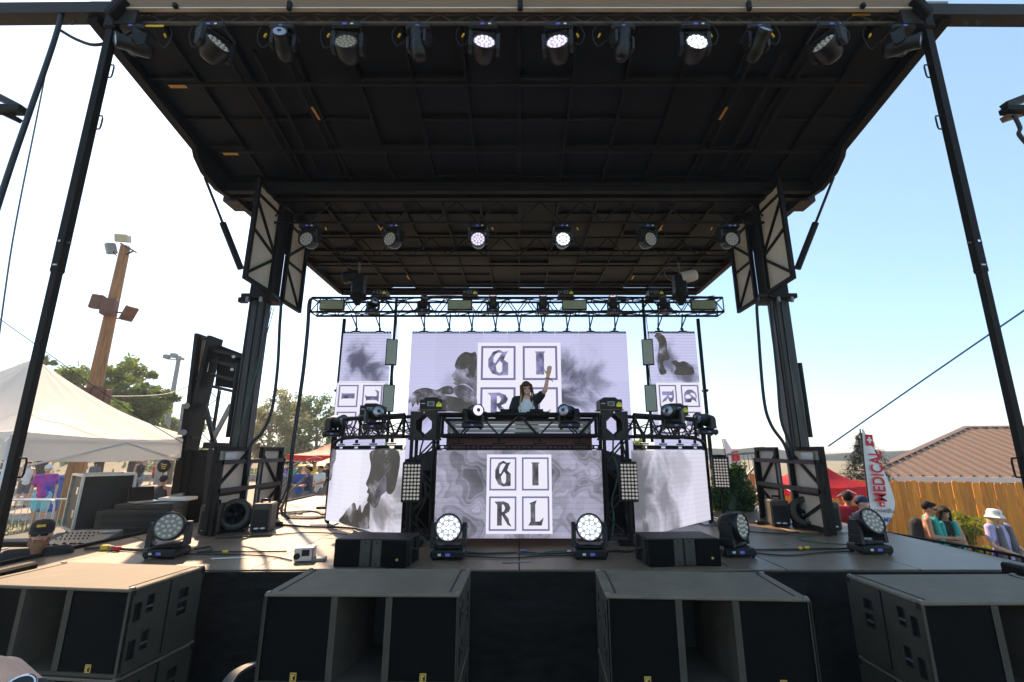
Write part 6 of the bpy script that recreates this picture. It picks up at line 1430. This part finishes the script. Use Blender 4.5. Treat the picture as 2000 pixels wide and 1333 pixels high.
for k in range(5): MB().bb((q.x - .2 + .03 * (k % 2), 26.985, q.z + .75 - k * .2), (q.x + .2, 26.995, q.z + .86 - k * .2)).build('text_line', 'label_orange', t)

# ---- mixing position beside the deck
t = thing('mixing_riser', 'low dark platform beside the deck under the flight case', 'platform', (-6.2, 7, 0))
MB().bb((-7.4, 6.6, .93), (-5.14, 8.6, 1.0), 0, .01).build('top', 'black_steel', t)
for x in (-7.2, -5.35):
    for y in (6.7, 8.4): MB().tube((x, y, 0), (x, y, .93), .03, 8).build('leg', 'dark_steel', t)
q = at(176, 1040, 7.3)
t = thing('flight_case', 'tall black flight case with silver edges on the side platform', 'case', (q.x, 7.35, 1.0), None, False); t.rotation_euler = (0, 0, R(-38))
cw, cd, ch_ = .74, .60, .76
MB().box((0, 0, ch_ / 2 + .08), (cw - .02, cd - .02, ch_ - .02)).build('body', 'case_black', t)
ed = MB()
for sx in (-1, 1):
    for sy in (-1, 1): ed.box((sx * cw / 2, sy * cd / 2, ch_ / 2 + .08), (.035, .035, ch_), 0, None, .004)
for z in (.08, ch_ + .08):
    for s_ in (-1, 1): ed.box((0, s_ * cd / 2, z), (cw - .03, .03, .03)); ed.box((s_ * cw / 2, 0, z), (.03, cd - .03, .03))
ed.build('edging', 'aluminium', t)
for z in (.3, .62): MB().box((-cw / 2 - .01, -cd * .2, z), (.012, .1, .12), 0, None, .004).build('latch', 'chrome', t); MB().box((cw * .28, -cd / 2 - .008, z), (.1, .012, .1), 0, None, .004).build('latch', 'chrome', t)
for sx in (-1, 1):
    for sy in (-1, 1): MB().lathe([(0, -.02), (.04, -.02), (.04, .02), (0, .02)], Matrix.Translation((sx * .3, sy * .24, .04)) @ RX(R(90)), 10).build('caster', 'rubber', t)
q = atz(140, 1062, 1.08)
t = thing('mixing_desk', 'grey sound mixing desk with rows of knobs next to the crew man', 'mixing desk', (q.x, q.y, 1.02), None, False); t.rotation_euler = (0, 0, R(8))
tilt = Matrix.Rotation(.22, 3, 'X')
MB().box((0, .15, .05), (.62, .55, .10), 0, tilt, .012).build('body', 'console_grey', t)
b = MB(); rnd = random.Random(70)
for i in range(8):
    for j in range(3): b.tube(tilt @ V((-.26 + i * .05, -.03 + j * .09, .052)) + V((0, .15, .05)), tilt @ V((-.26 + i * .05, -.03 + j * .09, .064)) + V((0, .15, .05)), .009, 6)
b.build('knobs', 'black_plastic', t)['kind'] = 'stuff'
for i in range(10): MB().box(tilt @ V((-.25 + i * .045, -.19 + rnd.uniform(-.03, .03), .058)) + V((0, .15, .05)), (.018, .03, .014)).build('fader', 'black_plastic', t)
MB().box(tilt @ V((.20, .18, .056)) + V((0, .15, .05)), (.16, .10, .006)).build('screen', 'screen_glass', t)
tt_ = thing('desk_stand', 'black folding stand under the mixing desk', 'stand', (q.x, q.y + .1, 0), None, False)
for x in (-.28, .28): MB().beam((x, -.1, 0), (x, .3, 1.0), .04, .04).build('leg', 'black_steel', tt_); MB().beam((x, .3, 0), (x, -.1, 1.0), .04, .04).build('leg', 'black_steel', tt_)
q = at(275, 1035, 7.2)
t = thing('equipment_rack', 'black rack box by the flight case carrying the laptop', 'rack', (q.x, 7.2, 1.0), None, False); t.rotation_euler = (0, 0, R(10))
MB().box((0, 0, .18), (.95, .5, .36), 0, None, .01).build('body', 'case_black', t); MB().box((.1, .0, .40), (.75, .45, .08), 0, None, .008).build('tray', 'case_black', t)
for k in range(3): MB().box((0, -.253, .08 + k * .1), (.8, .008, .07), 0, None, .003).build('rack_unit', 'black_plastic', t)
t = thing('laptop', 'open grey laptop lying on the black rack box', 'laptop', (q.x + .02, 7.15, 1.445), None, False); t.rotation_euler = (0, 0, R(60))
MB().box((0, 0, .01), (.33, .23, .018), 0, None, .004).build('keyboard', 'aluminium', t); MB().box((0, .15, .11), (.33, .012, .22), 0, Matrix.Rotation(-.3, 3, 'X'), .004).build('lid', 'black_plastic', t)
t = tag(MB().box((q.x + .30, 7.45, 1.47), (.42, .3, .05), 0, Matrix.Rotation(.1, 3, 'Z'), .01).build('paper_pad', 'paper'), 'white paper pad on the rack box by the hitch leg', 'paper')

# ================================================================== PEOPLE
def remesh(b, vox, sm=4):
    me = bpy.data.meshes.new('tmp'); me.from_pydata([tuple(p) for p in b.v], [], b.f); bm = bmesh.new(); bm.from_mesh(me); bmesh.ops.recalc_face_normals(bm, faces=bm.faces); bm.to_mesh(me); bm.free()
    o = bpy.data.objects.new('tmp', me); COL.objects.link(o)
    r = o.modifiers.new('r', 'REMESH'); r.mode = 'VOXEL'; r.voxel_size = vox; r.use_smooth_shade = True
    s = o.modifiers.new('s', 'SMOOTH'); s.factor = .5; s.iterations = sm
    bpy.context.view_layer.update()
    out_ = bpy.data.meshes.new_from_object(o.evaluated_get(bpy.context.evaluated_depsgraph_get()))
    bpy.data.objects.remove(o); bpy.data.meshes.remove(me); return out_
def lerp(a, c, t): return V(a).lerp(V(c), t)
def person(label, loc, rz, J=None, skin='skin', top=('cloth_black', 'tee'), low=('cloth_black', 'shorts'), hair=('hair_dark', 'short'), cap=None, shades=None, beard=None, extra=None, h=1.72, vox=.016, sit=False, smile=False, name='person'):
    """a figure facing -Y, feet at z=0, posed by its joints; body is one skin, clothing and hair are worn over it"""
    t = thing(name, label, 'person', loc, None, False); t.rotation_euler = (0, 0, rz); t.scale = (h / 1.72,) * 3
    D = dict(hipL=(.09, 0, .92), hipR=(-.09, 0, .92), kneeL=(.10, -.02, .49), kneeR=(-.10, -.02, .49), ankL=(.11, .02, .09), ankR=(-.11, .02, .09), pel=(0, 0, .98), waist=(0, 0, 1.10), chest=(0, 0, 1.28), shL=(.175, 0, 1.42), shR=(-.175, 0, 1.42), elL=(.24, .03, 1.15), elR=(-.24, .03, 1.15), wrL=(.25, -.05, .92), wrR=(-.25, -.05, .92), neck=(0, .0, 1.47), head=(0, -.02, 1.61), hd=(0, 0, 0))
    D.update(J or {}); D = {k: V(v) for k, v in D.items()}
    HR = Euler(D['hd']).to_matrix()
    hp = lambda p: D['head'] + HR @ V(p)
    b = MB(); c = b.caps
    for s in 'LR':
        c(D['hip' + s], .082, D['knee' + s], .056); c(D['knee' + s], .056, lerp(D['knee' + s], D['ank' + s], .35), .055); c(lerp(D['knee' + s], D['ank' + s], .35), .055, D['ank' + s], .036)
        f = D['ank' + s] + V((0, -.10, -.055)); c(D['ank' + s] + V((0, .03, -.04)), .036, f, .032); c(f, .032, f + V((0, -.05, 0)), .026)
        c(D['sh' + s], .052, D['el' + s], .038); c(D['el' + s], .038, D['wr' + s], .025)
        d = (D['wr' + s] - D['el' + s]).normalized(); sd = d.orthogonal().normalized() if ('hs' + s) not in D else D['hs' + s].normalized(); nn = d.cross(sd).normalized()
        pc = D['wr' + s] + d * .05
        for q in (-1, 0, 1): c(D['wr' + s] + sd * (q * .012), .019, pc + d * .03 + sd * (q * .024), .015)
        cv = D.get('curl' + s, V((.3, 0, 0))).x
        for q, ln in ((-1.5, .068), (-.5, .086), (.5, .092), (1.5, .08)):
            r0 = pc + d * .035 + sd * (q * .019); r1 = r0 + (d * (1 - .3 * cv) + nn * cv * .5 + sd * q * .06) * ln * .55; r2 = r1 + (d * (1 - cv) + nn * cv) * ln * .5
            c(r0, .0105, r1, .0095, 8); c(r1, .0095, r2, .0085, 8)
        r0 = pc - d * .015 - sd * .03; r1 = r0 + (d * .6 - sd * .8) * .04; c(r0, .013, r1, .011, 8); c(r1, .011, r1 + (d * .9 - sd * .3) * .032, .0095, 8)
    c(D['pel'] + V((.05, 0, -.02)), .105, D['pel'] + V((-.05, 0, -.02)), .105); c(D['pel'], .115, D['waist'], .105); c(D['waist'], .105, D['chest'], .115)
    for s in (1, -1): c(D['waist'] + V((s * .04, 0, 0)), .09, D['chest'] + V((s * .065, 0, .03)), .095)
    c(D['chest'] + V((0, 0, .03)), .11, lerp(D['shL'], D['shR'], .5), .085); c(lerp(D['shL'], D['shR'], .5), .075, D['shL'], .056); c(lerp(D['shL'], D['shR'], .5), .075, D['shR'], .056)
    c(D['neck'] - V((0, 0, .05)), .058, D['head'] + V((0, .015, -.07)), .05)
    b.ell(hp((0, .015, .02)), (.074, .092, .095), 14, 10, 0, HR); b.ell(hp((0, -.012, -.045)), (.056, .066, .068), 12, 8, 0, HR); c(hp((0, -.05, -.082)), .030, hp((0, -.042, -.07)), .04)
    c(hp((0, -.083, .014)), .011, hp((0, -.099, -.018)), .016, 8)
    for s in (1, -1): b.ell(hp((s * .075, .015, -.008)), (.011, .022, .032), 8, 6, 0, HR); c(hp((s * .018, -.078, .028)), .013, hp((s * .05, -.066, .028)), .012, 8); c(hp((s * .02, -.075, -.045)), .018, hp((s * .035, -.062, -.03)), .02, 8)
    body = link('body', remesh(b, vox), t); body.data.materials.clear(); body.data.materials.append(M[skin])
    face = MB()
    for s in (1, -1): face.ell(hp((s * .032, -.079, .010)), (.013, .006, .008), 8, 6, 0, HR)
    face.build('eyes', 'glass_dark', t)
    if smile: MB().ell(hp((0, -.083, -.052)), (.026, .010, .010), 10, 6, 0, HR).build('teeth', 'teeth', t)
    lp = MB(); lp.path([hp((-.028, -.074, -.050)), hp((0, -.088, -.058 if not smile else -.066)), hp((.028, -.074, -.050))], .006, 6); lp.build('lips', 'lips', t)
    # clothes
    def cloth(nm, m, fn, v=None):
        q = MB(); fn(q.caps, q); me = remesh(q, v or vox * 1.05, 3); o = link(nm, me, t); me.materials.clear(); me.materials.append(M[m]); return o
    tm, tk = top
    def shirt(c, q, e=.017):
        if tk == 'jacket':
            for s in (1, -1):
                c(D['pel'] + V((s * .10, .02, -.04)), .085, D['waist'] + V((s * .095, .01, 0)), .075 + e); c(D['waist'] + V((s * .095, .01, 0)), .075 + e, D['chest'] + V((s * .10, .005, .04)), .07 + e)
                c(D['pel'] + V((s * .03, .05, -.04)), .085, D['chest'] + V((s * .03, .045, .03)), .085); c(D['chest'] + V((s * .10, .0, .04)), .07 + e, lerp(D['shL'], D['shR'], .5) + V((s * .085, .0, -.015)), .058 + e)
            for s in 'LR': c(D['sh' + s], .054 + e, lerp(D['sh' + s], D['el' + s], .5), .05 + e); c(D['sh' + s], .056 + e, lerp(D['sh' + s], lerp(D['shL'], D['shR'], .5), .5), .06 + e)
            return
        c(D['pel'] + V((.05, 0, -.05)), .110 + e, D['pel'] + V((-.05, 0, -.05)), .110 + e); c(D['pel'], .115 + e, D['waist'], .108 + e); c(D['waist'], .108 + e, D['chest'], .115 + e)
        for s in (1, -1): c(D['waist'] + V((s * .04, 0, 0)), .092 + e, D['chest'] + V((s * .065, 0, .03)), .097 + e)
        c(D['chest'] + V((0, 0, .03)), .11 + e, lerp(D['shL'], D['shR'], .5) - V((0, 0, .02)), .085 + e)
        for s in 'LR':
            w_ = .062 + e if tk in ('tee', 'jacket') else .03 + e
            c(lerp(D['shL'], D['shR'], .5) - V((0, 0, .015)), .07 + e, D['sh' + s] if tk in ('tee', 'jacket') else lerp(D['shL'], D['sh' + s], .5 if s == 'R' else .8), w_)
            if tk in ('tee', 'jacket'): c(D['sh' + s], .056 + e, lerp(D['sh' + s], D['el' + s], .62 if tk == 'tee' else .55), .052 + e)
    if tk != 'none': cloth('shirt', tm, shirt)
    lm_, lk = low
    def bottoms(c, q, e=.016):
        c(D['pel'] + V((.05, 0, -.04)), .108 + e, D['pel'] + V((-.05, 0, -.04)), .108 + e)
        for s in 'LR':
            c(D['hip' + s], .088 + e, lerp(D['hip' + s], D['knee' + s], .8), .066 + e * 1.4)
            if lk == 'pants': c(lerp(D['hip' + s], D['knee' + s], .8), .07 + e, D['knee' + s], .06 + e); c(D['knee' + s], .06 + e, D['ank' + s], .045 + e)
    cloth('shorts' if lk == 'shorts' else 'trousers', lm_, bottoms)
    def shoes(c, q):
        for s in 'LR': f = D['ank' + s] + V((0, -.10, -.05)); c(D['ank' + s] + V((0, .035, -.04)), .045, f, .042); c(f, .042, f + V((0, -.05, -.002)), .036)
    cloth('shoes', 'cloth_black', shoes)
    hm, hk = hair
    def hairf(c, q):
        if hk == 'none': return
        q.ell(hp((0, .03, .035)), (.084, .092, .094), 12, 8, 0, HR); q.ell(hp((0, -.045, .085)), (.066, .04, .036), 10, 6, 0, HR)
        if hk == 'long':
            for s in (1, -1):
                for q_ in range(4): a0 = hp((s * (.066 + .004 * q_), -.035 + q_ * .03, .05)); a1 = hp((s * (.082 + .004 * q_), -.03 + q_ * .025, -.10)); a2 = D['neck'] + V((s * (.085 + .010 * q_), -.045 + q_ * .03, -.10)); a3 = D['chest'] + V((s * (.09 + .02 * q_), -.10 + .04 * q_, -.04 - .05 * q_)); c(a0, .026, a1, .024); c(a1, .024, a2, .022); c(a2, .022, a3, .010)
            c(hp((0, .09, .02)), .06, D['neck'] + V((0, .08, -.1)), .07)
            for s in (-1, 0, 1): c(hp((s * .035, -.072, .085)), .022, hp((s * .04, -.092, .042)), .010, 8)
    if hk != 'none': cloth('hair', hm, hairf)
    if cap:
        cm, ck = cap; q = MB(); m4 = Matrix.Translation(hp((0, .012, .035))) @ HR.to_4x4()
        if ck == 'bucket': q.lathe([(.150, -.045), (.148, -.05), (.108, .008), (.104, .06), (.085, .098), (.0, .108)], m4, 20)
        else:
            q.lathe([(.094, -.015), (.096, .02), (.088, .06), (.06, .092), (.0, .102)], m4 @ Matrix.Diagonal((.92, 1.08, 1, 1)), 20)
            sg = 1 if ck == 'back' else -1; vs = []
            for i in range(11):
                a = -1.05 + 2.1 * i / 10; vs += [m4 @ V((.088 * math.sin(a), sg * .096 * math.cos(a), -.004)), m4 @ V((.092 * math.sin(a), sg * (.10 * math.cos(a) + .075 * math.cos(a * 1.2) ** .5 if abs(a) < 1.2 else 0), -.018))]
            q.add(vs, [(2 * i, 2 * i + 1, 2 * i + 3, 2 * i + 2) for i in range(10)], 0, True); q.add([v + V((0, 0, .006)) for v in vs], [(2 * i, 2 * i + 1, 2 * i + 3, 2 * i + 2) for i in range(10)], 0, True)
        co = q.build('hat' if ck == 'bucket' else 'cap', cm, t)
        if ck == 'front': MB().box(hp((0, -.093, .085)), (.06, .006, .022), 0, HR @ Matrix.Rotation(-.3, 3, 'X')).build('cap_badge', 'label_yellow', co)
    if shades:
        q = MB()
        for s in (1, -1): q.box(hp((s * .034, -.090, .010)), (.052, .012, .034), 0, HR @ Matrix.Rotation(s * .18, 3, 'Z'), .005); q.beam(hp((s * .062, -.082, .016)), hp((s * .078, .02, .012)), .006, .008)
        q.box(hp((0, -.096, .016)), (.02, .008, .008), 0, HR); q.build('sunglasses', shades, t)
    if beard:
        def bf(c, q): q.ell(hp((0, -.036, -.088)), (.066, .064, .046), 12, 8, 0, HR); c(hp((0, -.055, -.11)), .050, hp((0, -.062, -.15)), .040); [c(hp((s * .066, -.005, -.035)), .014, hp((s * .05, -.04, -.085)), .024) for s in (1, -1)]; c(hp((-.03, -.084, -.038)), .012, hp((.03, -.084, -.038)), .012)
        cloth('beard', beard, bf, .012)
    if extra: extra(t, D, hp, cloth)
    return t
# performer in the booth: one arm thrown up, the other on the player
def dj_extra(t, D, hp, cloth):
    def inner(c, q):
        c(D['pel'], .128, D['waist'], .122); c(D['waist'], .122, D['chest'], .128); c(D['chest'], .128, D['chest'] + V((0, -.008, .08)), .108)
        for s in (1, -1): c(D['waist'] + V((s * .04, 0, 0)), .105, D['chest'] + V((s * .06, 0, .03)), .108)
    cloth('undershirt', 'cloth_white', inner)
    for q, (p, r_) in enumerate(((lerp(D['elL'], D['wrL'], .86), .03), (lerp(D['elL'], D['wrL'], .80), .031))):
        d = (D['wrL'] - D['elL']).normalized(); MB().lathe([(r_, -.006), (r_ + .004, 0), (r_, .006)], Matrix.Translation(p) @ d.to_track_quat('Z', 'Y').to_matrix().to_4x4(), 12).build('bracelet', 'cloth_black' if q else 'gold', t)
    p = lerp(D['elL'], D['wrL'], .84); MB().path([p + V((.03, 0, 0)), p + V((.06, -.01, -.03)), p + V((.085, -.01, -.06))], .006, 5).build('bracelet_tail', 'cloth_black', t)
    for s in (1, -1):
        def tips(c, q):
            c(hp((s * .084, -.03, -.03)), .013, D['neck'] + V((s * .100, -.075, -.10)), .015); c(D['neck'] + V((s * .100, -.075, -.10)), .015, D['chest'] + V((s * .10, -.13, .0)), .008)
        cloth('hair_highlight', 'hair_blond', tips, .012)
q = at(1029, 770, 6.95); 
person('woman in black open shirt waving one arm behind the booth', (q.x, 7.05, 1.58), R(-4), dict(shL=(.175, -.01, 1.43), elL=(.30, -.10, 1.57), wrL=(.345, -.06, 1.80), hsL=(1, .2, -.3), curlL=(.04, 0, 0), elR=(-.27, -.02, 1.16), wrR=(-.13, -.24, 1.07), head=(.0, -.03, 1.60), hd=(.18, -.12, .12)), 'skin', ('cloth_black', 'jacket'), ('cloth_black', 'pants'), ('hair_brown', 'long'), h=1.66, vox=.0085, smile=True, extra=dj_extra)
# bearded crew man sitting at the desk
SITJ = dict(pel=(0, 0, .52), waist=(0, 0, .66), chest=(0, 0, .84), shL=(.185, -.01, .99), shR=(-.185, -.01, .99), neck=(0, 0, 1.04), head=(0, -.03, 1.18), hipL=(.09, -.02, .50), hipR=(-.09, -.02, .50), kneeL=(.12, -.42, .50), kneeR=(-.12, -.42, .50), ankL=(.12, -.42, .09), ankR=(-.12, -.42, .09), elL=(.27, -.05, .74), elR=(-.27, -.05, .74), wrL=(.2, -.30, .72), wrR=(-.2, -.30, .72))
q = at(68, 1062, 5.25)
tp_ = person('bearded man in black cap, dark glasses and black shirt sitting beside the deck', (q.x, 5.3, -.02), R(38), SITJ, 'skin_red', ('cloth_black', 'tee'), ('cloth_black', 'pants'), ('hair_brown', 'short'), ('cloth_black', 'front'), 'glass_dark', 'beard', h=1.95, vox=.012)
t = thing('stool', 'low black stool under the bearded man', 'stool', (q.x, 5.3, 0)); MB().lathe([(0, .36), (.19, .36), (.2, .33), (.19, .31), (0, .31)], Matrix.Translation((q.x, 5.3, 0)), 20).build('seat', 'black_plastic', t)
for k in range(4): a = k * math.pi / 2 + .4; MB().tube((q.x + .14 * math.cos(a), 5.3 + .14 * math.sin(a), .42), (q.x + .19 * math.cos(a), 5.3 + .19 * math.sin(a), 0), .014, 8).build('leg', 'dark_steel', t)

def scarf(m):
    def f(t, D, hp, cloth):
        def s_(c, q):
            for s in (1, -1): c(D['neck'] + V((s * .05, .05, -.02)), .035, D['shL' if s > 0 else 'shR'].lerp(D['neck'], .4) + V((0, -.10, -.02)), .045); c(D['shL' if s > 0 else 'shR'].lerp(D['neck'], .4) + V((0, -.10, -.02)), .045, D['waist'] + V((s * .12, -.13, 0)), .06); c(D['waist'] + V((s * .12, -.13, 0)), .06, D['pel'] + V((s * .15, -.12, -.28)), .075)
        cloth('scarf', m, s_)
    return f
def pack(m):
    def f(t, D, hp, cloth):
        cloth('backpack', m, lambda c, q: (c(D['chest'] + V((0, .17, .05)), .11, D['waist'] + V((0, .19, -.05)), .125), c(D['chest'] + V((.1, .0, .12)), .02, D['chest'] + V((.11, .15, .1)), .02)))
    return f
def both(*fs):
    def f(*a): [g(*a) for g in fs]
    return f
def stand(label, x, yhead, Y, rz, **k):
    hh = k.get('h', 1.72); p = at(x, yhead, Y); z = gz(p.x, Y); return person(label, (p.x, Y, z), rz, **k)
HOLD = dict(elL=(.24, -.02, 1.16), wrL=(.06, -.30, 1.14), elR=(-.24, -.02, 1.16), wrR=(-.04, -.30, 1.14))
# people at the fence, by the flag
stand('shirtless man with teal scarf and sunglasses looking down by the fence', 1806, 985, 8.9, R(48), J={**HOLD, 'hd': (.25, 0, .2), 'head': (0, -.05, 1.60)}, skin='skin_tan', top=('cloth_teal', 'none'), low=('cloth_aqua', 'shorts'), hair=('hair_dark', 'short'), shades='glass_dark', extra=both(scarf('cloth_teal'), pack('cloth_black')), h=1.78)
stand('dark haired woman with teal and purple scarf beside the shirtless man', 1838, 990, 8.9, R(-12), J={**HOLD, 'hd': (.28, 0, -.1), 'head': (0, -.05, 1.60)}, skin='skin_tan', top=('cloth_black', 'tank'), low=('cloth_black', 'shorts'), hair=('hair_dark', 'long'), extra=scarf('cloth_teal'), h=1.70)
stand('blond woman in white bucket hat and lilac shirt by the fence', 1941, 1000, 8.5, R(10), J=dict(elL=(.26, -.02, 1.16), wrL=(.05, -.28, 1.08), elR=(-.25, -.04, 1.14), wrR=(-.05, -.30, 1.00), head=(-.03, -.03, 1.60), hd=(0, .1, 0)), skin='skin', top=('cloth_lilac', 'tee'), low=('cloth_purple', 'shorts'), hair=('hair_blond', 'long'), cap=('cloth_white', 'bucket'), shades='glass_pink', extra=scarf('cloth_grey'), h=1.68)
def medcross(t, D, hp, cloth):
    MB().box((0, .128, 1.30), (.16, .006, .05)).build('cross_print', 'cloth_white', t); MB().box((0, .128, 1.30), (.05, .007, .16)).build('cross_print', 'cloth_white', t)
stand('medic in red shirt with white cross seen from behind', 1657, 985, 8.4, R(170), J={}, skin='skin_tan', top=('cloth_red', 'tee'), low=('cloth_navy', 'pants'), hair=('hair_dark', 'short'), extra=medcross, h=1.68)
stand('person in dark patterned cap beside the red shirted medic', 1683, 990, 8.2, R(40), J={}, skin='skin', top=('cloth_navy', 'tee'), low=('cloth_navy', 'pants'), hair=('hair_dark', 'short'), cap=('cloth_navy', 'back'), h=1.64)
# people on the path behind the tent
stand('young person in white backwards cap and tie dyed shirt with backpack', 92, 930, 13.6, R(38), J=dict(ankR=(-.10, .30, .12), kneeR=(-.10, .02, .50)), skin='skin_red', top=('cloth_tie', 'tee'), low=('cloth_aqua', 'shorts'), hair=('hair_blond', 'short'), cap=('cloth_white', 'back'), extra=pack('cloth_black'), h=1.78)
stand('man in black tank top and patterned shorts drinking on the path', 276, 910, 24, R(20), J=dict(elL=(.36, -.10, 1.46), wrL=(.10, -.16, 1.56)), skin='skin', top=('cloth_black', 'tank'), low=('cloth_pattern', 'shorts'), hair=('hair_dark', 'short'), cap=('cloth_black', 'front'), beard='beard', h=1.80, vox=.02)
stand('man in dark cap and sunglasses behind the flight case', 186, 915, 24, R(15), J={}, skin='skin_tan', top=('cloth_grey', 'tee'), low=('cloth_black', 'shorts'), hair=('hair_dark', 'short'), cap=('cloth_black', 'front'), shades='glass_dark', h=1.62, vox=.02)
stand('person with red headband and blue shirt behind the flight case', 246, 935, 11.6, R(60), J=HOLD, skin='skin_tan', top=('cloth_tie', 'tee'), low=('cloth_navy', 'shorts'), hair=('connector_red', 'short'), shades='glass_dark', h=1.62)
def fan_extra(t, D, hp, cloth):
    o = D['wrL'] + V((.0, -.02, .08)); MB().tube(o, o + V((0, 0, .2)), .012, 6).build('fan_handle', 'black_plastic', t); MB().lathe([(0, -.006), (.17, -.006), (.17, .006), (0, .006)], Matrix.Translation(o + V((0, 0, .36))) @ RX(R(90)), 20).build('fan_disc', 'black_plastic', t)
    for k in range(3): MB().box(o + V((0, -.01 if abs(0) else .012, .40 - k * .05)), (.16 - .03 * k, .004, .014), 0, Matrix.Rotation(-.2, 3, 'Y')).build('fan_print', 'gold', t)
stand('person in black tank and cap holding a round hand fan, seen from behind', 320, 935, 11.4, R(185), J=dict(elL=(.30, -.12, 1.3), wrL=(.22, -.25, 1.52), curlL=(.9, 0, 0)), skin='skin_tan', top=('cloth_black', 'tank'), low=('cloth_black', 'shorts'), hair=('hair_dark', 'short'), cap=('cloth_black', 'back'), extra=fan_extra, h=1.60)
stand('distant person in red shirt and dark shorts walking on the path', 303, 917, 40, R(80), J=dict(ankR=(-.10, .22, .10), ankL=(.1, -.18, .09)), skin='skin_red', top=('cloth_red', 'tee'), low=('cloth_black', 'shorts'), hair=('hair_dark', 'short'), cap=('cloth_red', 'front'), h=1.70, vox=.022)
stand('bare shouldered person half hidden by the left post', 58, 905, 19, R(60), J={}, skin='skin_red', top=('cloth_white', 'tank'), low=('cloth_grey', 'shorts'), hair=('hair_dark', 'short'), h=1.75, vox=.02)
# crowd glimpsed between the tower and the screens: copies in different shirts
cols = ['cloth_blue', 'cloth_red', 'cloth_yellow', 'cloth_white', 'cloth_black', 'cloth_teal', 'cloth_purple', 'cloth_pattern', 'cloth_tie', 'cloth_navy']
src = stand('distant festival goer in blue shirt nearest the cable drop', 585, 930, 15.5, R(30), J=HOLD, skin='skin_tan', top=('cloth_blue', 'tee'), low=('cloth_grey', 'shorts'), hair=('hair_dark', 'short'), h=1.68, vox=.022)
src['group'] = 'distant crowd behind the stage'; tr = tree_of(src)
word = {'cloth_red': 'red', 'cloth_yellow': 'yellow', 'cloth_white': 'white', 'cloth_black': 'black', 'cloth_teal': 'teal', 'cloth_purple': 'purple', 'cloth_pattern': 'patterned', 'cloth_tie': 'tie dyed', 'cloth_navy': 'navy', 'cloth_blue': 'blue'}
rnd = random.Random(80)
for k, (x, Yq) in enumerate(((600, 16.5), (612, 18), (625, 16), (638, 19), (572, 17.5), (560, 19), (548, 16.2), (618, 21), (604, 14.6))):
    c = copy_tree(src, tr); p = at(x, 930, Yq); c.location = (p.x, Yq, gz(p.x, Yq)); c.rotation_euler = (0, 0, rnd.uniform(-2, 2)); c.scale = (rnd.uniform(.92, 1.04),) * 3
    m = cols[(k + 1) % len(cols)]; tag(c, 'distant festival goer in %s shirt seen between tower and screens' % word[m], 'person', 'distant crowd behind the stage')
    for ch in kids(c):
        if ch.name.startswith('shirt'): ch.material_slots[0].link = 'OBJECT'; ch.material_slots[0].material = M[m]
# ---- hand with a watch reaching in at the lower corner
H = lambda x, y, Y=.62: at(x, y, Y)
t = thing('person', 'pale forearm and hand with a wristwatch at the lower left corner', 'person', H(40, 1345), None)
b = MB(); c = b.caps; wr = H(40, 1362, .84); el = H(170, 1640, .76); kn = H(-30, 1326, .84)
c(el, .045, wr, .027, 12); c(wr, .027, kn, .033, 12); c(wr + V((0, .02, -.01)), .024, kn + V((-.005, .03, -.01)), .03, 12)
d = (kn - wr).normalized()
for q in range(4):
    r0 = kn + V((0, -.015 + q * .018, .006 - .004 * abs(q - 1.5))); r1 = r0 + d * .034 + V((-.004, 0, -.012)); r2 = r1 + V((-.006, 0, -.028)); c(r0, .0105, r1, .0095, 8); c(r1, .0095, r2, .0085, 8)
r0 = kn + V((.02, -.03, -.01)); c(r0, .012, r0 + V((-.03, -.008, -.012)), .011, 8)
bd = link('body', remesh(b, .006, 5), t); bd.data.materials.clear(); bd.data.materials.append(M['skin_red'])
ax = (wr - el).normalized(); cw_ = wr - ax * .012
m4 = Matrix.Translation(cw_) @ ax.to_track_quat('Z', 'Y').to_matrix().to_4x4()
w_ = thing('wristwatch', 'black wristwatch with bright steel bezel on the pale forearm', 'watch', cw_)
MB().lathe([(.0295, -.011), (.032, -.010), (.032, .010), (.0295, .011)], m4, 28).build('strap', 'cloth_black', w_)
up = (V((.12, -.55, .85))).normalized(); up = (up - ax * up.dot(ax)).normalized(); m5 = Matrix.Translation(cw_ + up * .032) @ up.to_track_quat('Z', 'Y').to_matrix().to_4x4()
MB().lathe([(.0, 0), (.019, 0), (.021, .004), (.0205, .009), (.017, .0095)], m5, 28).build('case', 'chrome', w_); MB().lathe([(0, .009), (.017, .009)], m5, 24).build('dial', 'glass_dark', w_)

# ================================================================== AIR: thin smoke haze over the whole place
hz = bpy.data.materials.new('haze'); hz.use_nodes = True; n = hz.node_tree; n.nodes.clear()
vo = n.nodes.new('ShaderNodeVolumePrincipled'); vo.inputs['Color'].default_value = (0.93, 0.96, 1.0, 1); vo.inputs['Density'].default_value = 0.0013; vo.inputs['Anisotropy'].default_value = 0.2
oo = n.nodes.new('ShaderNodeOutputMaterial'); n.links.new(vo.outputs[0], oo.inputs['Volume'])
M['haze'] = hz
struct(MB().bb((-3100, -70, -4), (3100, 4100, 12)).build('haze', 'haze'), 'stuff', 'thin pale smoke haze filling the air', 'haze')
